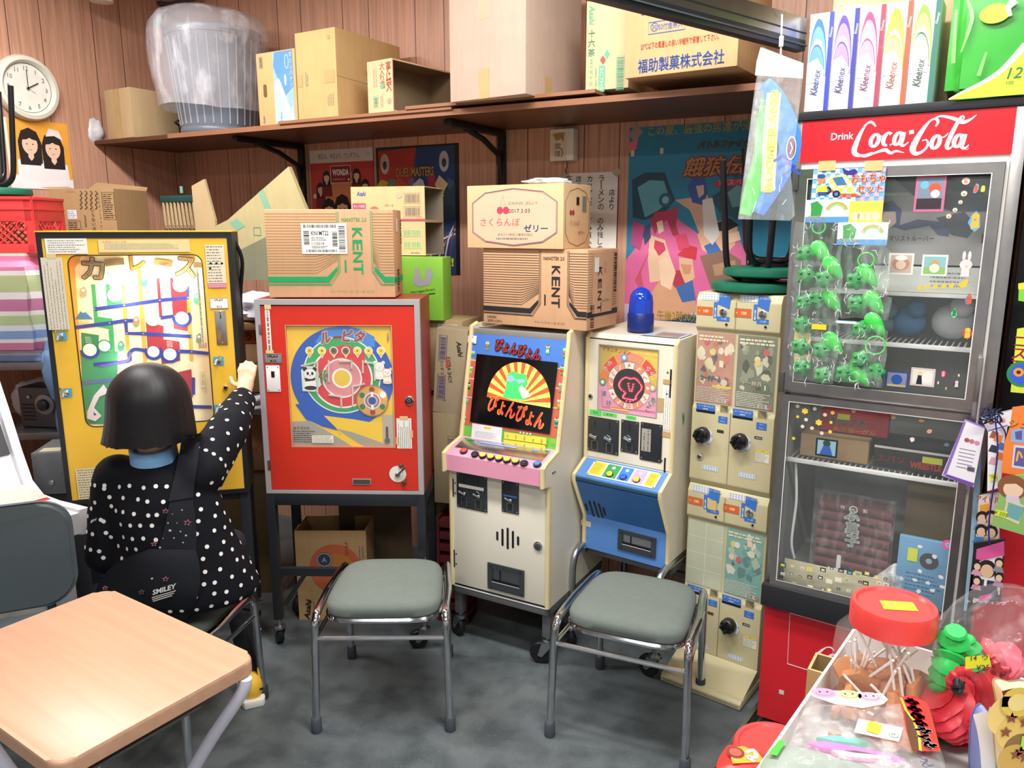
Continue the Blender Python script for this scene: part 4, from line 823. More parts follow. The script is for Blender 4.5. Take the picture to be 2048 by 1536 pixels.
def frog(c,s_,shirt,hat=None,F=FS,f=None):
    x,z = (f or sx)(*c);g = P('#63b548',.5,var=.04)
    B.poly([(x-.7*s_,z-2*s_),(x-.2*s_,z-2.3*s_),(x,z-1.6*s_),(x+.3*s_,z-2.3*s_),(x+.8*s_,z-2*s_),(x+.4*s_,z-1.2*s_),(x-.4*s_,z-1.2*s_)],g,F);B.poly([(x-.6*s_,z-1.5*s_),(x+.6*s_,z-1.5*s_),(x+.5*s_,z-.5*s_),(x-.5*s_,z-.5*s_)],P(shirt,.5),F)
    B.disc(x,z,.85*s_,g,F,None,14,.6*s_)
    for e in (-1,1): B.disc(x+e*.42*s_,z+.55*s_,.36*s_,WHITE,F,None,10);B.disc(x+e*.4*s_,z+.55*s_,.13*s_,BLACK,F,None,6)
    if hat: B.disc(x,z+.85*s_,.6*s_,P(hat,.5),F,None,12,.3*s_)
for c,sh,ht in (((415,320),'#2f6fb5',None),((395,470),'#e0a23c',None),((375,630),'#222222','#222222'),((355,775),'#3f6fc0','#3f9ad0'),((330,945),'#e9e6e0',None),((555,235),'#d84a3a','#e8c23c'),((1135,270),'#f1eee8','#c9302c'),((1300,300),'#d9483c','#e8c23c'),((1275,465),'#c9302c','#2f5fb0'),((1260,630),'#c06aa0',None),((1245,790),'#e0a23c',None),((1220,965),'#2f5fb0','#c9302c')): frog(c,.010,sh,ht)
x,z = sx(850,285);B.text('ぴょんぴょん',x,z,.042,p4('#e2442f'),FS,w=.19,bold=.05,rot=-8,out=BLACK,ow=.07)
a = sx(375,148);b = sx(450,228);B.rect(a[0],b[0],b[1],a[1],WHITE);x,z = (a[0]+b[0])/2,a[1]-.006;B.disc(x,z,.004,p5('#c02b30'));B.rect(x-.001,x+.001,z-.003,z+.003,WHITE);B.scribble(a[0]+.001,b[0]-.001,b[1]+.001,b[1]+.005,1,INK,FS,.7)
a = sx(415,1000);b = sx(700,1200);B.poly([sx(415,990),sx(702,1035),sx(690,1205),sx(400,1155)],p5('#ebe9ea'));x,z = sx(560,1038);B.rect(x-.015,x+.015,z-.004,z+.004,p5('#f0e04a'));B.text('あそびかた',x,z,.005,INK,FS);a = sx(445,1060);b = sx(660,1160);B.scribble(a[0],b[0],b[1],a[1],5,p6('#8a8494'),FS,.4,4)
for r,(za,zb_) in enumerate((((720,1075),(1125,1195)),((715,1145),(1115,1275)))):
    B.poly([sx(za[0],za[1]),sx(zb_[0],za[1]+55),sx(zb_[0],zb_[1]),sx(za[0],zb_[1]-55)],p5('#e8d24a'))
for k in range(10): frog((752+82*(k % 5),(1105 if k < 5 else 1185)+13*(k % 5)),.0042,'#c9a23c',(None,'#3f6fc0','#222222',None,'#c9302c')[k % 5])
for k in range(4): x,z = sx(880+32*k,1078+5*k);B.rect(x-.003,x+.003,z-.003,z+.003,p5('#d8d4cc'))
x,z = sx(1195,1165);B.ring(x,z,.006,.0075,p5('#e08a3c'));B.ring(x,z,.002,.0035,p5('#e08a3c'))
B.build('screen_bezel',t,'printed bezel with little green frogs')
B = MB(FS);Q = [sx(455,325),sx(1235,410),sx(1155,1095),sx(390,975)];B.poly(Q,P('#0c0b0d',.12,var=0,spec=.6),FS,.0055)
cx,cz = sx(850,790);rr = sx(1160,790)[0]-cx
for k in range(24):
    a0_,a1_ = k*7.5,k*7.5+7.5;B.poly([(cx,cz)]+[(cx+rr*1.02*math.cos(R(a)),cz-.006*math.cos(R(a))+rr*1.12*math.sin(R(a))) for a in (a0_,(a0_+a1_)/2,a1_)],EM('#f0502a' if k % 2 else '#f6c85a',.95),FS,.0058)
g = EM('#3fd060',.9);B.poly([sx(*p) for p in ((745,530),(800,490),(860,515),(930,520),(945,600),(920,680),(930,770),(745,755),(705,735),(735,650))],g,FS,.006);B.poly([sx(*p) for p in ((745,540),(790,530),(825,575),(790,595),(750,585))],EM('#8f9af0',.8),FS,.0062);B.poly([sx(*p) for p in ((830,575),(905,570),(920,595),(860,610))],EM('#8f9af0',.8),FS,.0062);B.poly([sx(*p) for p in ((855,660),(890,625),(950,690),(975,735),(900,755))],EM('#f3e4a6',1),FS,.0062)
x,z = sx(835,880);B.text('ぴょんぴょん',x,z,.06,EM('#f04a30',.9),FS,.0068,.235,.06,0,-11);B.text('ぴょんぴょん',x,z,.064,EM('#f5b050',.6),FS,.0064,.24,.09,0,-11)
B.build('screen',t,'glowing screen with a sunburst and red title')
FP = F @ Matrix.Translation((0,-.02,.775)) @ Matrix.Rotation(-math.atan2(.091,.027),4,'X');pp = lambda a,b: onF(FP,*zD(a,b))
B = MB(F);B.prism([(-.043,.70),(-.043,.760),(-.02,.775),(.071,.802),(.071,.70)],.012,w-.012,PINKP,axis='x');B.build('control_panel',t,'pink control panel')
B = MB(FP);B.box(.03,w-.03,-.002,0,.012,.082,METAL('#c9ccd4',.25),.001);B.rect(.05,.08,.07,.076,p5('#3f9a88'),FP,.003);B.rect(.11,.26,.062,.072,p5('#8f9fd8'),FP,.003);B.rect(.32,.35,.065,.072,p5('#7f9ae0'),FP,.003);B.build('metal_plate',t)
for k,(a,b) in enumerate(((325,1262),(432,1292),(508,1305),(585,1320),(663,1333),(740,1347),(822,1362),(903,1377),(1030,1388))):
    x,z = pp(a,b);c = ('#e8513c','#23252a','#f0dc4a','#f0dc4a','#f0dc4a','#f0dc4a','#f0dc4a','#23252a','#3f7fd8')[k];B = MB(FP);knob(B,x,z,.0145,.006,p4('#26262a'));knob(B,x,z,.0118,.010,P(c,.3,var=.03));B.build('button',t,{'#e8513c': 'red','#23252a': 'black','#f0dc4a': 'yellow','#3f7fd8': 'blue'}[c]+' round button')
zE = lambda a,b: (860+a/3.657,900+b/3.657);ff = lambda a,b: onF(F,*zE(a,b))
B = MB(F);B.box(.014,w-.014,-.004,.004,.24,.69,P('#e4decd',.4,var=.06,sc=5),.001)
for k,(h0,h1) in enumerate(((592,658),(572,698),(565,722),(588,715),(628,695))): x = ff(497+38*k,640)[0];a = ff(497+38*k,h0)[1];b = ff(497+38*k,h1)[1];B.rect(x-.0045,x+.0045,b,a,BLACK,F,.005,.0044)
B.build('door',t,'cream front door with sound slots')
Fd = shift(F,0,-.004)
def plate(a,b,t,nm,inner): 
    B = MB(Fd);B.box(a[0],b[0],-.003,0,b[1],a[1],P('#3f4448',.35,.4),.002);screws(B,[(a[0]+.007,a[1]-.007),(b[0]-.007,a[1]-.007),(a[0]+.007,b[1]+.007),(b[0]-.007,b[1]+.007)],shift(Fd,0,-.002),.0035)
    inner(B,shift(Fd,0,-.003));return B.build(nm,t)
def coinface(B,Fq):
    w_ = B  # two coin entries
def twin(a,b,t,Fd_,paper=True,nm='coin_mechanism',one_=False):
    B = MB(Fd_);B.box(a[0],b[0],-.003,0,b[1],a[1],P('#4a4e52',.3,.6),.002);Fq = shift(Fd_,0,-.003);W_ = b[0]-a[0];H_ = a[1]-b[1]
    screws(B,[(a[0]+.007,a[1]-.007),(b[0]-.007,a[1]-.007),(a[0]+.007,b[1]+.007),(b[0]-.007,b[1]+.007)],Fq,.0035)
    xs = (.25,.72) if not one_ else (.5,)
    for f in xs: B.rect(a[0]+W_*f-.0012,a[0]+W_*f+.0012,a[1]-H_*.3,a[1]-H_*.1,BLACK,Fq)
    if paper: B.rect(a[0]+W_*.08,b[0]-W_*.1,a[1]-H_*.42,a[1]-H_*.33,PAPER,Fq)
    for f in xs:
        x = a[0]+W_*f;B.rect(x-.011,x+.011,b[1]+H_*.06,b[1]+H_*.3,p4('#2a2c30'),Fq);B.frame_line(x-.012,x+.012,b[1]+H_*.05,b[1]+H_*.31,.003,STEEL,Fq)
    o = B.build(nm,t,'dark metal coin mechanism')
    for f in xs:
        x = a[0]+W_*f;z = a[1]-H_*.56;C = MB(Fq);knob(C,x+.004,z-.003,.007,.010,CHROME);C.tube([(x+.004,-.008,z-.003),(x-.016,-.011,z+.006)],[.005,.006],CHROME,8);C.build('return_lever',o)
twin(ff(200,150),ff(425,455),t,Fd);twin(ff(530,215),ff(655,470),t,Fd,False,one_=True)
B = MB(Fd);a = ff(545,322);b = ff(645,345);B.rect(a[0],b[0]+.0,b[1]-.002,a[1]+.002,p5('#4a7fd0'),Fd,.0045);B.build('blue_label',t)
def outlet(a,b,Fd_,t,glow='#a9a9b4'):
    B = MB(Fd_);W_ = b[0]-a[0];H_ = a[1]-b[1];q = [(a[0]+W_*.12,b[1]+H_*.3),(b[0]-W_*.12,b[1]+H_*.3),(b[0]-W_*.12,a[1]-H_*.2),(a[0]+W_*.12,a[1]-H_*.2)]
    holed(B,[(a[0],b[1]),(b[0],b[1]),(b[0],a[1]),(a[0],a[1])],[q],-.006,p4('#3a3f42'),Fd_,.006);B.rect(q[0][0],q[1][0],q[0][1],q[2][1],METAL(glow,.35),Fd_,-.002+.0025);B.rect(q[0][0],q[1][0],q[0][1],q[0][1]+.008,BLACK,Fd_,.002);B.rect(q[0][0]+W_*.2,q[0][0]+W_*.23,q[0][1],q[2][1],BLACK,Fd_,.002)
    B.line([q[0],q[1]],.002,WHITE,Fd_,.0065);screws(B,[(a[0]+.015,a[1]-.008),(b[0]-.015,a[1]-.008),(a[0]+.015,b[1]+.008),(b[0]-.015,b[1]+.008)],shift(Fd_,0,-.006),.0045,p3('#2f3336'));B.build('prize_outlet',t,'dark metal prize outlet')
outlet(ff(430,815),ff(695,1070),Fd,t)
x,z = ff(797,697);B = MB(Fd);knob(B,x,z,.017,.007,CHROME);knob(B,x,z,.011,.009,p3('#3a3d40'));B.ring(x,z,.004,.006,CHROME,Fd,.0098);B.build('lock',t)
for q in ((155,270),(145,780)): B = MB(Fd);x,z = ff(*q);B.box(.010,.02,-.002,.002,z-.035,z+.035,BLACK,.001);screws(B,[(.026,z+.02),(.026,z-.02)],Fd,.003,BLACK);B.build('hinge',t)
S = right_side(F,w);B = MB(S);screws(B,[(.03,.735),(.015,.735)],S,.004,BLACK);B.build('side_screw',t)
FR = P('#77797a',.4,.5);B = MB(F)
B.box(0,w,.0,.02,.20,.231,FR,.002);B.box(0,w,.46,.48,.20,.231,FR,.002);B.box(0,.02,0,.48,.2,.231,FR,.002);B.box(w-.02,w,0,.48,.2,.231,FR,.002);B.box(.012,w-.012,-.002,0,.226,.23,WHITE)
for q in ((.02,.03),(w-.02,.03),(.02,.45),(w-.02,.45)): B.box(q[0]-.016,q[0]+.016,q[1]-.016,q[1]+.016,.105,.205,FR,.002)
B.build('stand',t,'grey steel stand')
for i,q in enumerate(((.02,.03),(w-.02,.03),(.02,.45),(w-.02,.45))): caster(t,F,*q,.042,.11,60+50*i)
# ---------------------------------------------------------------- white and blue hand game machine
F = frame(.268,2.76,0,-36);w = .355;G2 = F;BLUP = P('#3f77bd',.4,var=.06);BLUL = P('#5b8dd2',.4,var=.06)
t = thing('arcade_machine','narrow white game machine with blue lower front and a red light display','arcade machine',F)
zG = lambda a,b: (1120+a/4.043,580+b/4.043);g = lambda a,b: onF(F,*zG(a,b))
prof = [(.0,.38),(.0,.517),(-.082,.672),(-.082,.690),(0,.738),(0,1.186),(.02,1.20),(.40,1.215),(.40,.38)]
B = MB(F)
for x in (0,w-.014): B.prism(prof,x,x+.014,CRM,axis='x')
B.prism([(.006,.385),(.006,.52),(-.07,.672),(-.07,.688),(.006,.74),(.006,1.18),(.03,1.2),(.398,1.212),(.398,.385)],.0135,w-.0135,CRM,axis='x');B.build('cabinet',t)
for x in (0,w-.014): B = MB(F);B.tube([(x+.007,y-.002,z) for y,z in prof[:7]],.0078,MOLD,8);B.build('edge_moulding',t)
B = MB(F);a = g(302,442);b = g(797,1035);X0,X1,Z0,Z1 = g(310,700)[0],g(790,700)[0],g(550,1000)[1],g(550,462)[1]
holed(B,[(.014,.742),(w-.014,.742),(w-.014,1.184),(.014,1.184)],[[(X0,Z0),(X1,Z0),(X1,Z1),(X0,Z1)]],.001,CRM,F,.004);B.line([(X0,Z0),(X1,Z0),(X1,Z1),(X0,Z1)],.005,p4('#9a9a9a'),F,.0005,True)
B.rect(.014,w-.014,1.181,1.1845,BLACK,F,.0002);B.build('door',t,'white upper door')
Fp = shift(F,0,.006);p2 = lambda a,b: onF(Fp,*zG(a,b));B = MB(Fp);W_ = X1-X0
B.rect(X0-.003,X1+.003,Z0-.003,Z1+.003,P('#efc94a',.4,var=.05),Fp,0);B.rect(X0,X1,Z0,Z0+(Z1-Z0)*.42,P('#e39ab8',.45,var=.05),Fp)
cx,cz = p2(558,775);k = W_/480
for a0_,a1_,c in ((30,58,'#d8402f'),(122,152,'#d8402f'),(62,118,'#e88a6a'),(155,180,'#e07a3c'),(0,20,'#d8b03c')): B.ring(cx,cz,182*k,245*k,P(c,.45),Fp,None,16,a0_,a1_)
B.disc(cx,cz,178*k,p4('#8f8f8c'),Fp,None,40);nums = '20 1 2 4 7 2 4 1 2 7 4 2'.split()
for i in range(12):
    B.ring(cx,cz,128*k,174*k,P('#e88a6a' if i % 2 else '#efe0d4',.45),Fp,None,6,255+30*i+1,285+30*i-1);a = R(270+30*i);B.text(nums[i],cx+150*k*math.cos(a),cz+150*k*math.sin(a),32*k,P('#ffffff' if i % 2 else '#d8603c',.45),Fp,rot=0 if i == 0 else -30+30*i,bold=.03,w=None)
B.disc(cx,cz,128*k,P('#160a0c',.2),Fp,None,36)
for tx,pos,c in (('か',(405,590),'#fff0ea'),('ち',(372,635),'#fff0ea'),('か',(720,635),'#fff0ea'),('ち',(748,680),'#fff0ea'),('ま',(362,832),'#2a58b0'),('け',(398,912),'#2a58b0'),('あ',(755,885),'#2f8a45'),('い',(740,920),'#2f8a45'),('こ',(712,960),'#2f8a45')): x,z = p2(*pos);B.text(tx,x,z,36*k,P(c,.45),Fp,bold=.05,out=P('#ffffff',.45) if c != '#fff0ea' else None)
x,z = p2(460,487);B.text('ジャンケンマン',x,z,34*k,P('#a84a2a',.45),Fp,w=230*k,bold=.03,shear=.2,rot=-4);x,z = p2(710,522);B.text('フィーバー',x,z,30*k,P('#d8c49a',.45),Fp,w=150*k,shear=.2,rot=-4)
for pos,c in (((522,545),'#5b9ad8'),((348,742),'#3f9a60'),((752,790),'#b8a07a')): x,z = p2(*pos);B.disc(x,z,27*k,P(c,.45),Fp);B.disc(x,z,15*k,WHITE,Fp,None,7)
B.line([p2(340,800),p2(345,940),p2(600,965),p2(770,985)],5*k,P('#d8603c',.45),Fp);x,z = p2(500,968);B.rect(x-90*k,x+60*k,z-6*k,z+6*k,P('#f0c25a',.45),Fp)
B.build('display_panel',t,'printed number wheel display')
LED = EM('#ff2a3c',11.0)
out = [(510,720),(540,705),(575,715),(610,712),(640,735),(665,770),(665,800),(640,830),(620,860),(620,880),(590,885),(560,880),(520,870),(520,850),(535,830),(500,800),(485,770),(490,745)]
P2 = catmull([(*p2(*q),0) for q in out],5,True);L = MB(Fp)
for i in range(0,len(P2),2): L.ball((P2[i].x,-.0078,P2[i].y),.0026,LED,u=6,v=4)
for q in ((560,755),(563,775),(567,795),(572,812),(600,760),(597,780),(592,798),(588,815),(545,895),(575,900),(600,890)): x,z = p2(*q);L.ball((x,-.0078,z),.0026,LED,u=6,v=4)
o = L.build('light_display',t,'ring of red lights forming a fist')
B = MB(F);B.rect(X0,X1,Z0,Z1,FILM('#ffffff',.05,.03),F,.006);B.build('glass_pane',t)
Fd = shift(F,0,.001);NG = p5('#5fe06a')
for a,b,tx in ((g(240,962),g(335,1020),'¥10'),(g(345,985),g(458,1030),'¥100'),(g(533,1012),g(615,1052),'メダル')): B = MB(Fd);B.rect(a[0],b[0],b[1],a[1],NG);B.text(tx,(a[0]+b[0])/2,(a[1]+b[1])/2,.009,INK,Fd);B.build('green_price_label',t)
twin(g(225,1015),g(472,1340),t,Fd,False);twin(g(497,1045),g(632,1330),t,Fd,False,one_=True)
a = g(655,1065);b = g(818,1400);B = MB(Fd);B.box(a[0],b[0],-.003,0,b[1],a[1],P('#2b2e33',.35),.003);screws(B,[(a[0]+.007,a[1]-.007),(b[0]-.007,a[1]-.007),(a[0]+.007,b[1]+.007),(b[0]-.007,b[1]+.007)],shift(Fd,0,-.002),.0035);B.build('dark_plate',t)
a = g(665,1115);b = g(733,1310);note(a,b,shift(Fd,0,-.0025),2,GREYINK,t,mat=P('#a8a49a',.7),vert=True)
a = g(832,770);b = g(895,1140);note(a,b,Fd,3,GREYINK,t,vert=True,fill=.3)
for q in (((835,720),(900,765)),((825,1140),(890,1195)),((790,870),(835,990))): B = MB(Fd);a = g(*q[0]);b = g(*q[1]);B.rect(a[0],min(b[0],w-.002),b[1],a[1],p5('#c2a070'),Fd,.002);B.build('adhesive_tape',t)
for q in ((900,540,750),(880,1200,1390)): B = MB(Fd);x = min(g(q[0],600)[0],w-.02);B.box(x-.003,x+.003,-.002,.002,g(0,q[2])[1],g(0,q[1])[1],BLACK,.0008);screws(B,[(x-.012,g(0,q[1])[1]-.012),(x-.012,g(0,q[2])[1]+.012)],Fd,.0035,p4('#55565a'));B.build('hinge',t)
x,z = g(247,858);B = MB(Fd);knob(B,x,z,.010,.005,CHROME);knob(B,x,z,.006,.007,BLACK);B.build('lock',t)
S = right_side(F,w);B = MB(S);B.poly([(.05,.95),(.06,.93),(.07,.945),(.075,.915),(.063,.895)],P('#6f9a62',.7),S);B.build('green_scuff',t)
FP = F @ Matrix.Translation((0,-.082,.690)) @ Matrix.Rotation(-math.atan2(.082,.048),4,'X');pl = lambda a,b: onF(FP,*zE(a,b));L_ = math.hypot(.082,.048)
B = MB(F);B.prism([(-.080,.672),(-.080,.690),(0,.737),(0,.672)],.012,w-.012,BLUL,axis='x');B.box(.01,w-.01,-.084,-.079,.672,.684,p5('#2c4a58'),.001);B.build('control_panel',t,'blue control panel')
B = MB(FP);B.rect(.05,w-.035,.012,L_-.01,P('#dcd6cc',.4,var=.1),FP,.001,.004);a0 = pl(1110,200)
for x0,x1,c in ((.055,.105,'#f0d23c'),(.112,.165,'#3f9a5a'),(.17,.215,'#3f7fd0'),(.222,.268,'#d8a0c8'),(.278,.312,'#f0c23c')):
    B.rect(x0,x1,.018,L_-.014,P(c,.45),FP,rad=.004)
    if c in ('#f0d23c','#f0c23c'): B.scribble(x0+.004,x1-.003,.024,L_-.02,6,p5('#b8763c'),FP,.4,2)
    else: B.disc((x0+x1)/2,L_-.028,.007,WHITE,FP,None,7)
for x in (.055,w-.04): B.disc(x,.016,.003,STEEL,FP);B.disc(x,L_-.014,.003,STEEL,FP)
B.build('instruction_sheet',t,'printed button sheet')
for x,c in ((.138,'#f0d83c'),(.192,'#2f5fd0'),(.244,'#f0d83c')): B = MB(FP);knob(B,x,.033,.0135,.006,p4('#1f2024'));knob(B,x,.033,.0112,.010,P(c,.3,var=.03));B.build('button',t,('yellow' if c[1] == 'f' else 'blue')+' round button')
FB = F @ Matrix.Translation((0,0,.517)) @ Matrix.Rotation(math.atan2(.082,.155),4,'X');LB = math.hypot(.082,.155);B = MB(FB);B.box(.013,w-.013,-.002,.004,0,LB-.006,BLUP);pb = lambda a,b: onF(FB,*zE(a,b))
for k,(x_,h0,h1) in enumerate(((1152,390,440),(1185,370,480),(1218,375,495),(1248,390,490),(1272,415,470))): x = pb(x_,430)[0];B.rect(x-.0042,x+.0042,pb(x_,h1)[1],pb(x_,h0)[1],BLACK,FB,.003,.004)
B.build('speaker_panel',t,'blue sloping panel with sound slots')
B = MB(F);B.box(.013,w-.013,-.001,.006,.382,.517,BLUL);a = ff2 = onF(F,*zE(1108,508));b = onF(F,*zE(1178,565));B.rect(a[0],b[0],b[1],a[1],p6('#d9c9a0'),F,.0018);B.build('lower_panel',t,'pale blue lower panel')
outlet(onF(F,*zE(1382,575)),onF(F,*zE(1652,790)),shift(F,0,-.001),t,'#d0d4da')
B = MB(F)
B.box(.0,w,.02,.04,.352,.379,FR,.002);B.box(0,.02,.02,.4,.352,.379,FR,.002);B.box(w-.02,w,.02,.4,.352,.379,FR,.002)
for x in (.004,w-.006): B.tube(catmull([(x,.34,.40),(x,.1,.40),(x,-.04,.385),(x,-.075,.33),(x,-.078,.22),(x,-.078,.14)],5),.013,METAL('#b8babd',.28),10);B.tube([(x,.34,.40),(x,.34,.14)],.013,METAL('#8a8c90',.35),10)
B.box(-.012,w+.012,.33,.35,.2,.22,FR);B.box(-.02,w+.02,.3,.34,.378,.41,BLACK,.002);B.build('stand',t,'bent steel tube stand')
for i,q in enumerate(((.004,-.078),(w-.006,-.078),(.004,.34),(w-.006,.34))): caster(t,F,*q,.04,.15,20+60*i)
# blue beacon lamp and leaflet on top
q = F @ Vector((.155,.115,1.2055));FB = Matrix.Translation(q)
t = thing('beacon_lamp','blue domed beacon lamp standing on the white hand game machine','lamp',FB);B = MB(FB);B.lathe([(.046,0),(.047,.004),(.047,.062),(.044,.066)],P('#1d2f78',.35),32);B.build('base',t);B = MB(FB);B.lathe([(.044,.064),(.043,.10),(.040,.125),(.03,.145),(.016,.155),(.001,.158)],P('#1a43c0',.08,var=.05,spec=.8),32);B.build('dome',t,'glossy blue dome')
FT = F @ Matrix.Translation((0,.02,1.2)) @ Matrix.Rotation(math.atan2(.015,.38),4,'X') @ Matrix.Rotation(R(-90),4,'X')
B = MB(FT);B.poly([(.17,-.10+.01),(.34,.0-.0),(.345,-.13),(.20,-.17)][::-1] if False else [(.19,.015),(.345,.02),(.345,.12),(.23,.13)],p3('#b9c4d8'),FT,.003);B.rect(.24,.33,.03,.1,P('#8f7f7a',.3,var=.4),FT,.0034);one(B,'leaflet','glossy leaflet lying on top of the white hand game machine','leaflet')
# ================================================================ card vending tower
CRG = P('#cbc19a',.42,var=.05,sc=7);CRG2 = P('#c0b690',.45,var=.05);BLB = P('#3f74c4',.45,var=.05);GW = .285
FG0 = frame(.619,2.589,0,-38.1);gz = lambda a,b: (1340+a/3.84,560+b/3.84)
ZS = .695                                            # the seam between the two units
def gl(a,b):
    x,z = onF(FG0,*gz(a,b));return (x,z-ZS)
def card_machine(F,label,low):
    t = thing('card_vending_machine',label,'card vending machine',F);w = GW;hh = .665
    B = MB(F);B.prism([(.012,0),(.0,.02),(.0,.27),(.008,.285),(.008,.535),(-.004,.55),(-.004,.64),(.01,hh),(.26,hh),(.26,0)],0,w,CRG,axis='x',bev=.004);B.line([(w*.485,.02),(w*.485,.27)],.002,p6('#8a7d55'),F,.0012);B.line([(w*.485,.55),(w*.485,.64)],.002,p6('#8a7d55'),F,.0062);B.build('housing',t)
    Fh = shift(F,0,-.004);Fm = shift(F,0,.008)
    for c in (0,1):
        dx = (715-413)*c
        # posters behind clear covers
        a = gl(165+308*c,372+28*c);b = gl(462+335*c,915+55*c);x0 = .006+c*w*.495;x1 = w*.485-.002+c*w*.49;z0,z1 = .292,.532
        B = MB(Fm);rg = random.Random(c+low*5)
        if low and not c:
            B.rect(x0,x1,z0,z1,P('#c3c8ae',.3,var=.06));[B.rect(x0,x1,z0+(z1-z0)*k/4-.0012,z0+(z1-z0)*k/4+.0012,p4('#dfe2cf')) for k in (1,2,3)];B.rect((x0+x1)/2-.0012,(x0+x1)/2+.0012,z0,z1,p4('#dfe2cf'));B.build('empty_card_window',t,'empty clear card window')
        else:
            pal = (('#b7826f','#d9c9a0','#7a4f52','#c96a4a','#4a4a66','#e0d4b8','#8a9a6a'),('#6e7460','#a3a78d','#4f5648','#c9c9ab','#3a3f3a','#8d917a','#5c6654'))[c] if not low else ('#6fa8a0','#d8dcc6','#3f7f80','#a9c0ac','#4a5c58','#e6e4d0','#5f9a9a')
            B.rect(x0,x1,z0,z1,P(pal[0],.35,var=.25,sc=22))
            for i in range(26):
                cx,cz = rg.uniform(x0+.012,x1-.012),rg.uniform(z0+.06,z1-.02);r_ = rg.uniform(.006,.022);n_ = rg.randint(4,8);a0 = rg.random()*6
                pts = [(min(x1,max(x0,cx+r_*rg.uniform(.5,1)*math.cos(a0+6.283*k/n_))),min(z1,max(z0,cz+r_*rg.uniform(.6,1.4)*math.sin(a0+6.283*k/n_)))) for k in range(n_)];B.poly(pts,P(pal[rg.randint(1,6)],.4,var=.15),Fm)
            for k in range(5 if low else 3): B.disc(rg.uniform(x0+.02,x1-.02),rg.uniform(z0+.12,z1-.03),.010,P(('#e8cdb2','#c94a55','#d8c76a','#e8cdb2','#dcd9c8')[k],.4),Fm,None,12,.012)
            B.scribble(x0+.006,x1-.006,z1-.03,z1-.008,2,p5('#dcd6b6'),Fm,.6,c);B.scribble(x0+.004,x1-.004,z0+.004,z0+.055,6,P('#e2dfcc' if c or low else '#d9d3c4',.5),Fm,.5,c+3,dens=6)
            if not low: B.rect(x0+.06,x1-.004,z0+.055,z0+.064,P('#e3c23c' if not c else '#5a6352',.4),Fm);B.disc(x1-.03,z0+.075,.015 if c else .012,P('#4f6a4a' if c else '#c9c4b4',.4),Fm,None,18);B.text('十一神界' if c else 'カードゲーム',(x0+x1)/2-.012,z0+.085,.018,P('#e6e2c2' if c else '#5b6fb0',.4),Fm,w=.07,bold=.05,out=p5('#2d352a'));B.text('1',x1-.03,z0+.075,.016,p5('#e6e2c2'),Fm,bold=.05) if c else None
            B.rect(x1-.05,x1-.02,z0+.006,z0+.02,p5('#dcd8c8'),Fm);B.bars(x1-.048,x1-.022,z0+.007,z0+.019,9,INK,Fm,c);B.rect(x1-.014,x1-.005,z0+.005,z0+.018,p5('#c9584f'),Fm)
            B.build('card_poster',t)
        B = MB(Fm);B.rect(x0-.003,x1+.003,z0-.004,z1+.003,FILM('#f4f2e0',.10,.15,.5),Fm,.005);B.build('clear_cover',t)
        # header fittings
        a = gl(250+297*c,97+18*c);b = gl(382+303*c,158+15*c);B = MB(Fh);B.rect(a[0],b[0],b[1],a[1],p5('#dfe6ee'));[B.disc(a[0]+(b[0]-a[0])*(i+.5)/6,b[1]+(a[1]-b[1])*(j+.5)/3,.0016,BLB,Fh,.0013,8) for i in range(6) for j in range(3)];B.build('dotted_label',t)
        a = gl(378+308*c,105+18*c);b = gl(472+302*c,190+18*c);B = MB(Fh);B.poly([(a[0],a[1]),(b[0],a[1]-.003),(b[0]-.004,b[1]-.015),(a[0]-.002,b[1])],BLB);B.rect(a[0]-.014,a[0]-.002,b[1]-.046,b[1]+.006,BLB,Fh);B.rect(a[0]-.002,b[0]-.002,b[1]-.055,b[1]-.040,BLB,Fh);B.text('コイン投入口',(a[0]+b[0])/2,a[1]-.007,.007,p5('#f0e0a8'),Fh,w=(b[0]-a[0])*.85);B.text('コイン返却',(a[0]+b[0])/2,b[1]-.047,.006,WHITE,Fh,w=.018);B.scribble(a[0]-.013,a[0]-.003,b[1]-.043,b[1]+.003,1,WHITE,Fh,.35,2,True);B.build('coin_label',t,'blue coin label')
        a = gl(215+287*c,202+15*c);b = gl(330+295*c,270+20*c);B = MB(Fh);B.rect(a[0],b[0],b[1],a[1],p3('#d9642c'),Fh);B.frame_line(a[0],b[0],b[1],a[1],.002,p4('#8a7f60'),Fh);B.text('¥',a[0]+.008,(a[1]+b[1])/2,.006,p5('#f3d9c0'),Fh);B.text('100',(a[0]+b[0])/2+.004,(a[1]+b[1])/2,.010,p5('#f6ece0'),Fh,bold=.01);B.build('price_window',t,'orange price window reading 100')
        x,z = gl(413+302*c,245+17*c);B = MB(Fh)
        if low and not c: B.rect(x-.016,x+.014,z-.018,z+.018,p5('#d2b77a'),Fh,.003,.003);B.build('adhesive_tape',t,'tan tape over the coin slot')
        else: knob(B,x,z,.0125,.006,CHROME);B.rect(x-.001,x+.001,z-.009,z+.009,BLACK,Fh,.0066);B.build('coin_knob',t)
        x,z = gl(438+300*c,340+20*c);B = MB(Fh);knob(B,x,z,.0038,.005,BLACK);B.build('return_button',t)
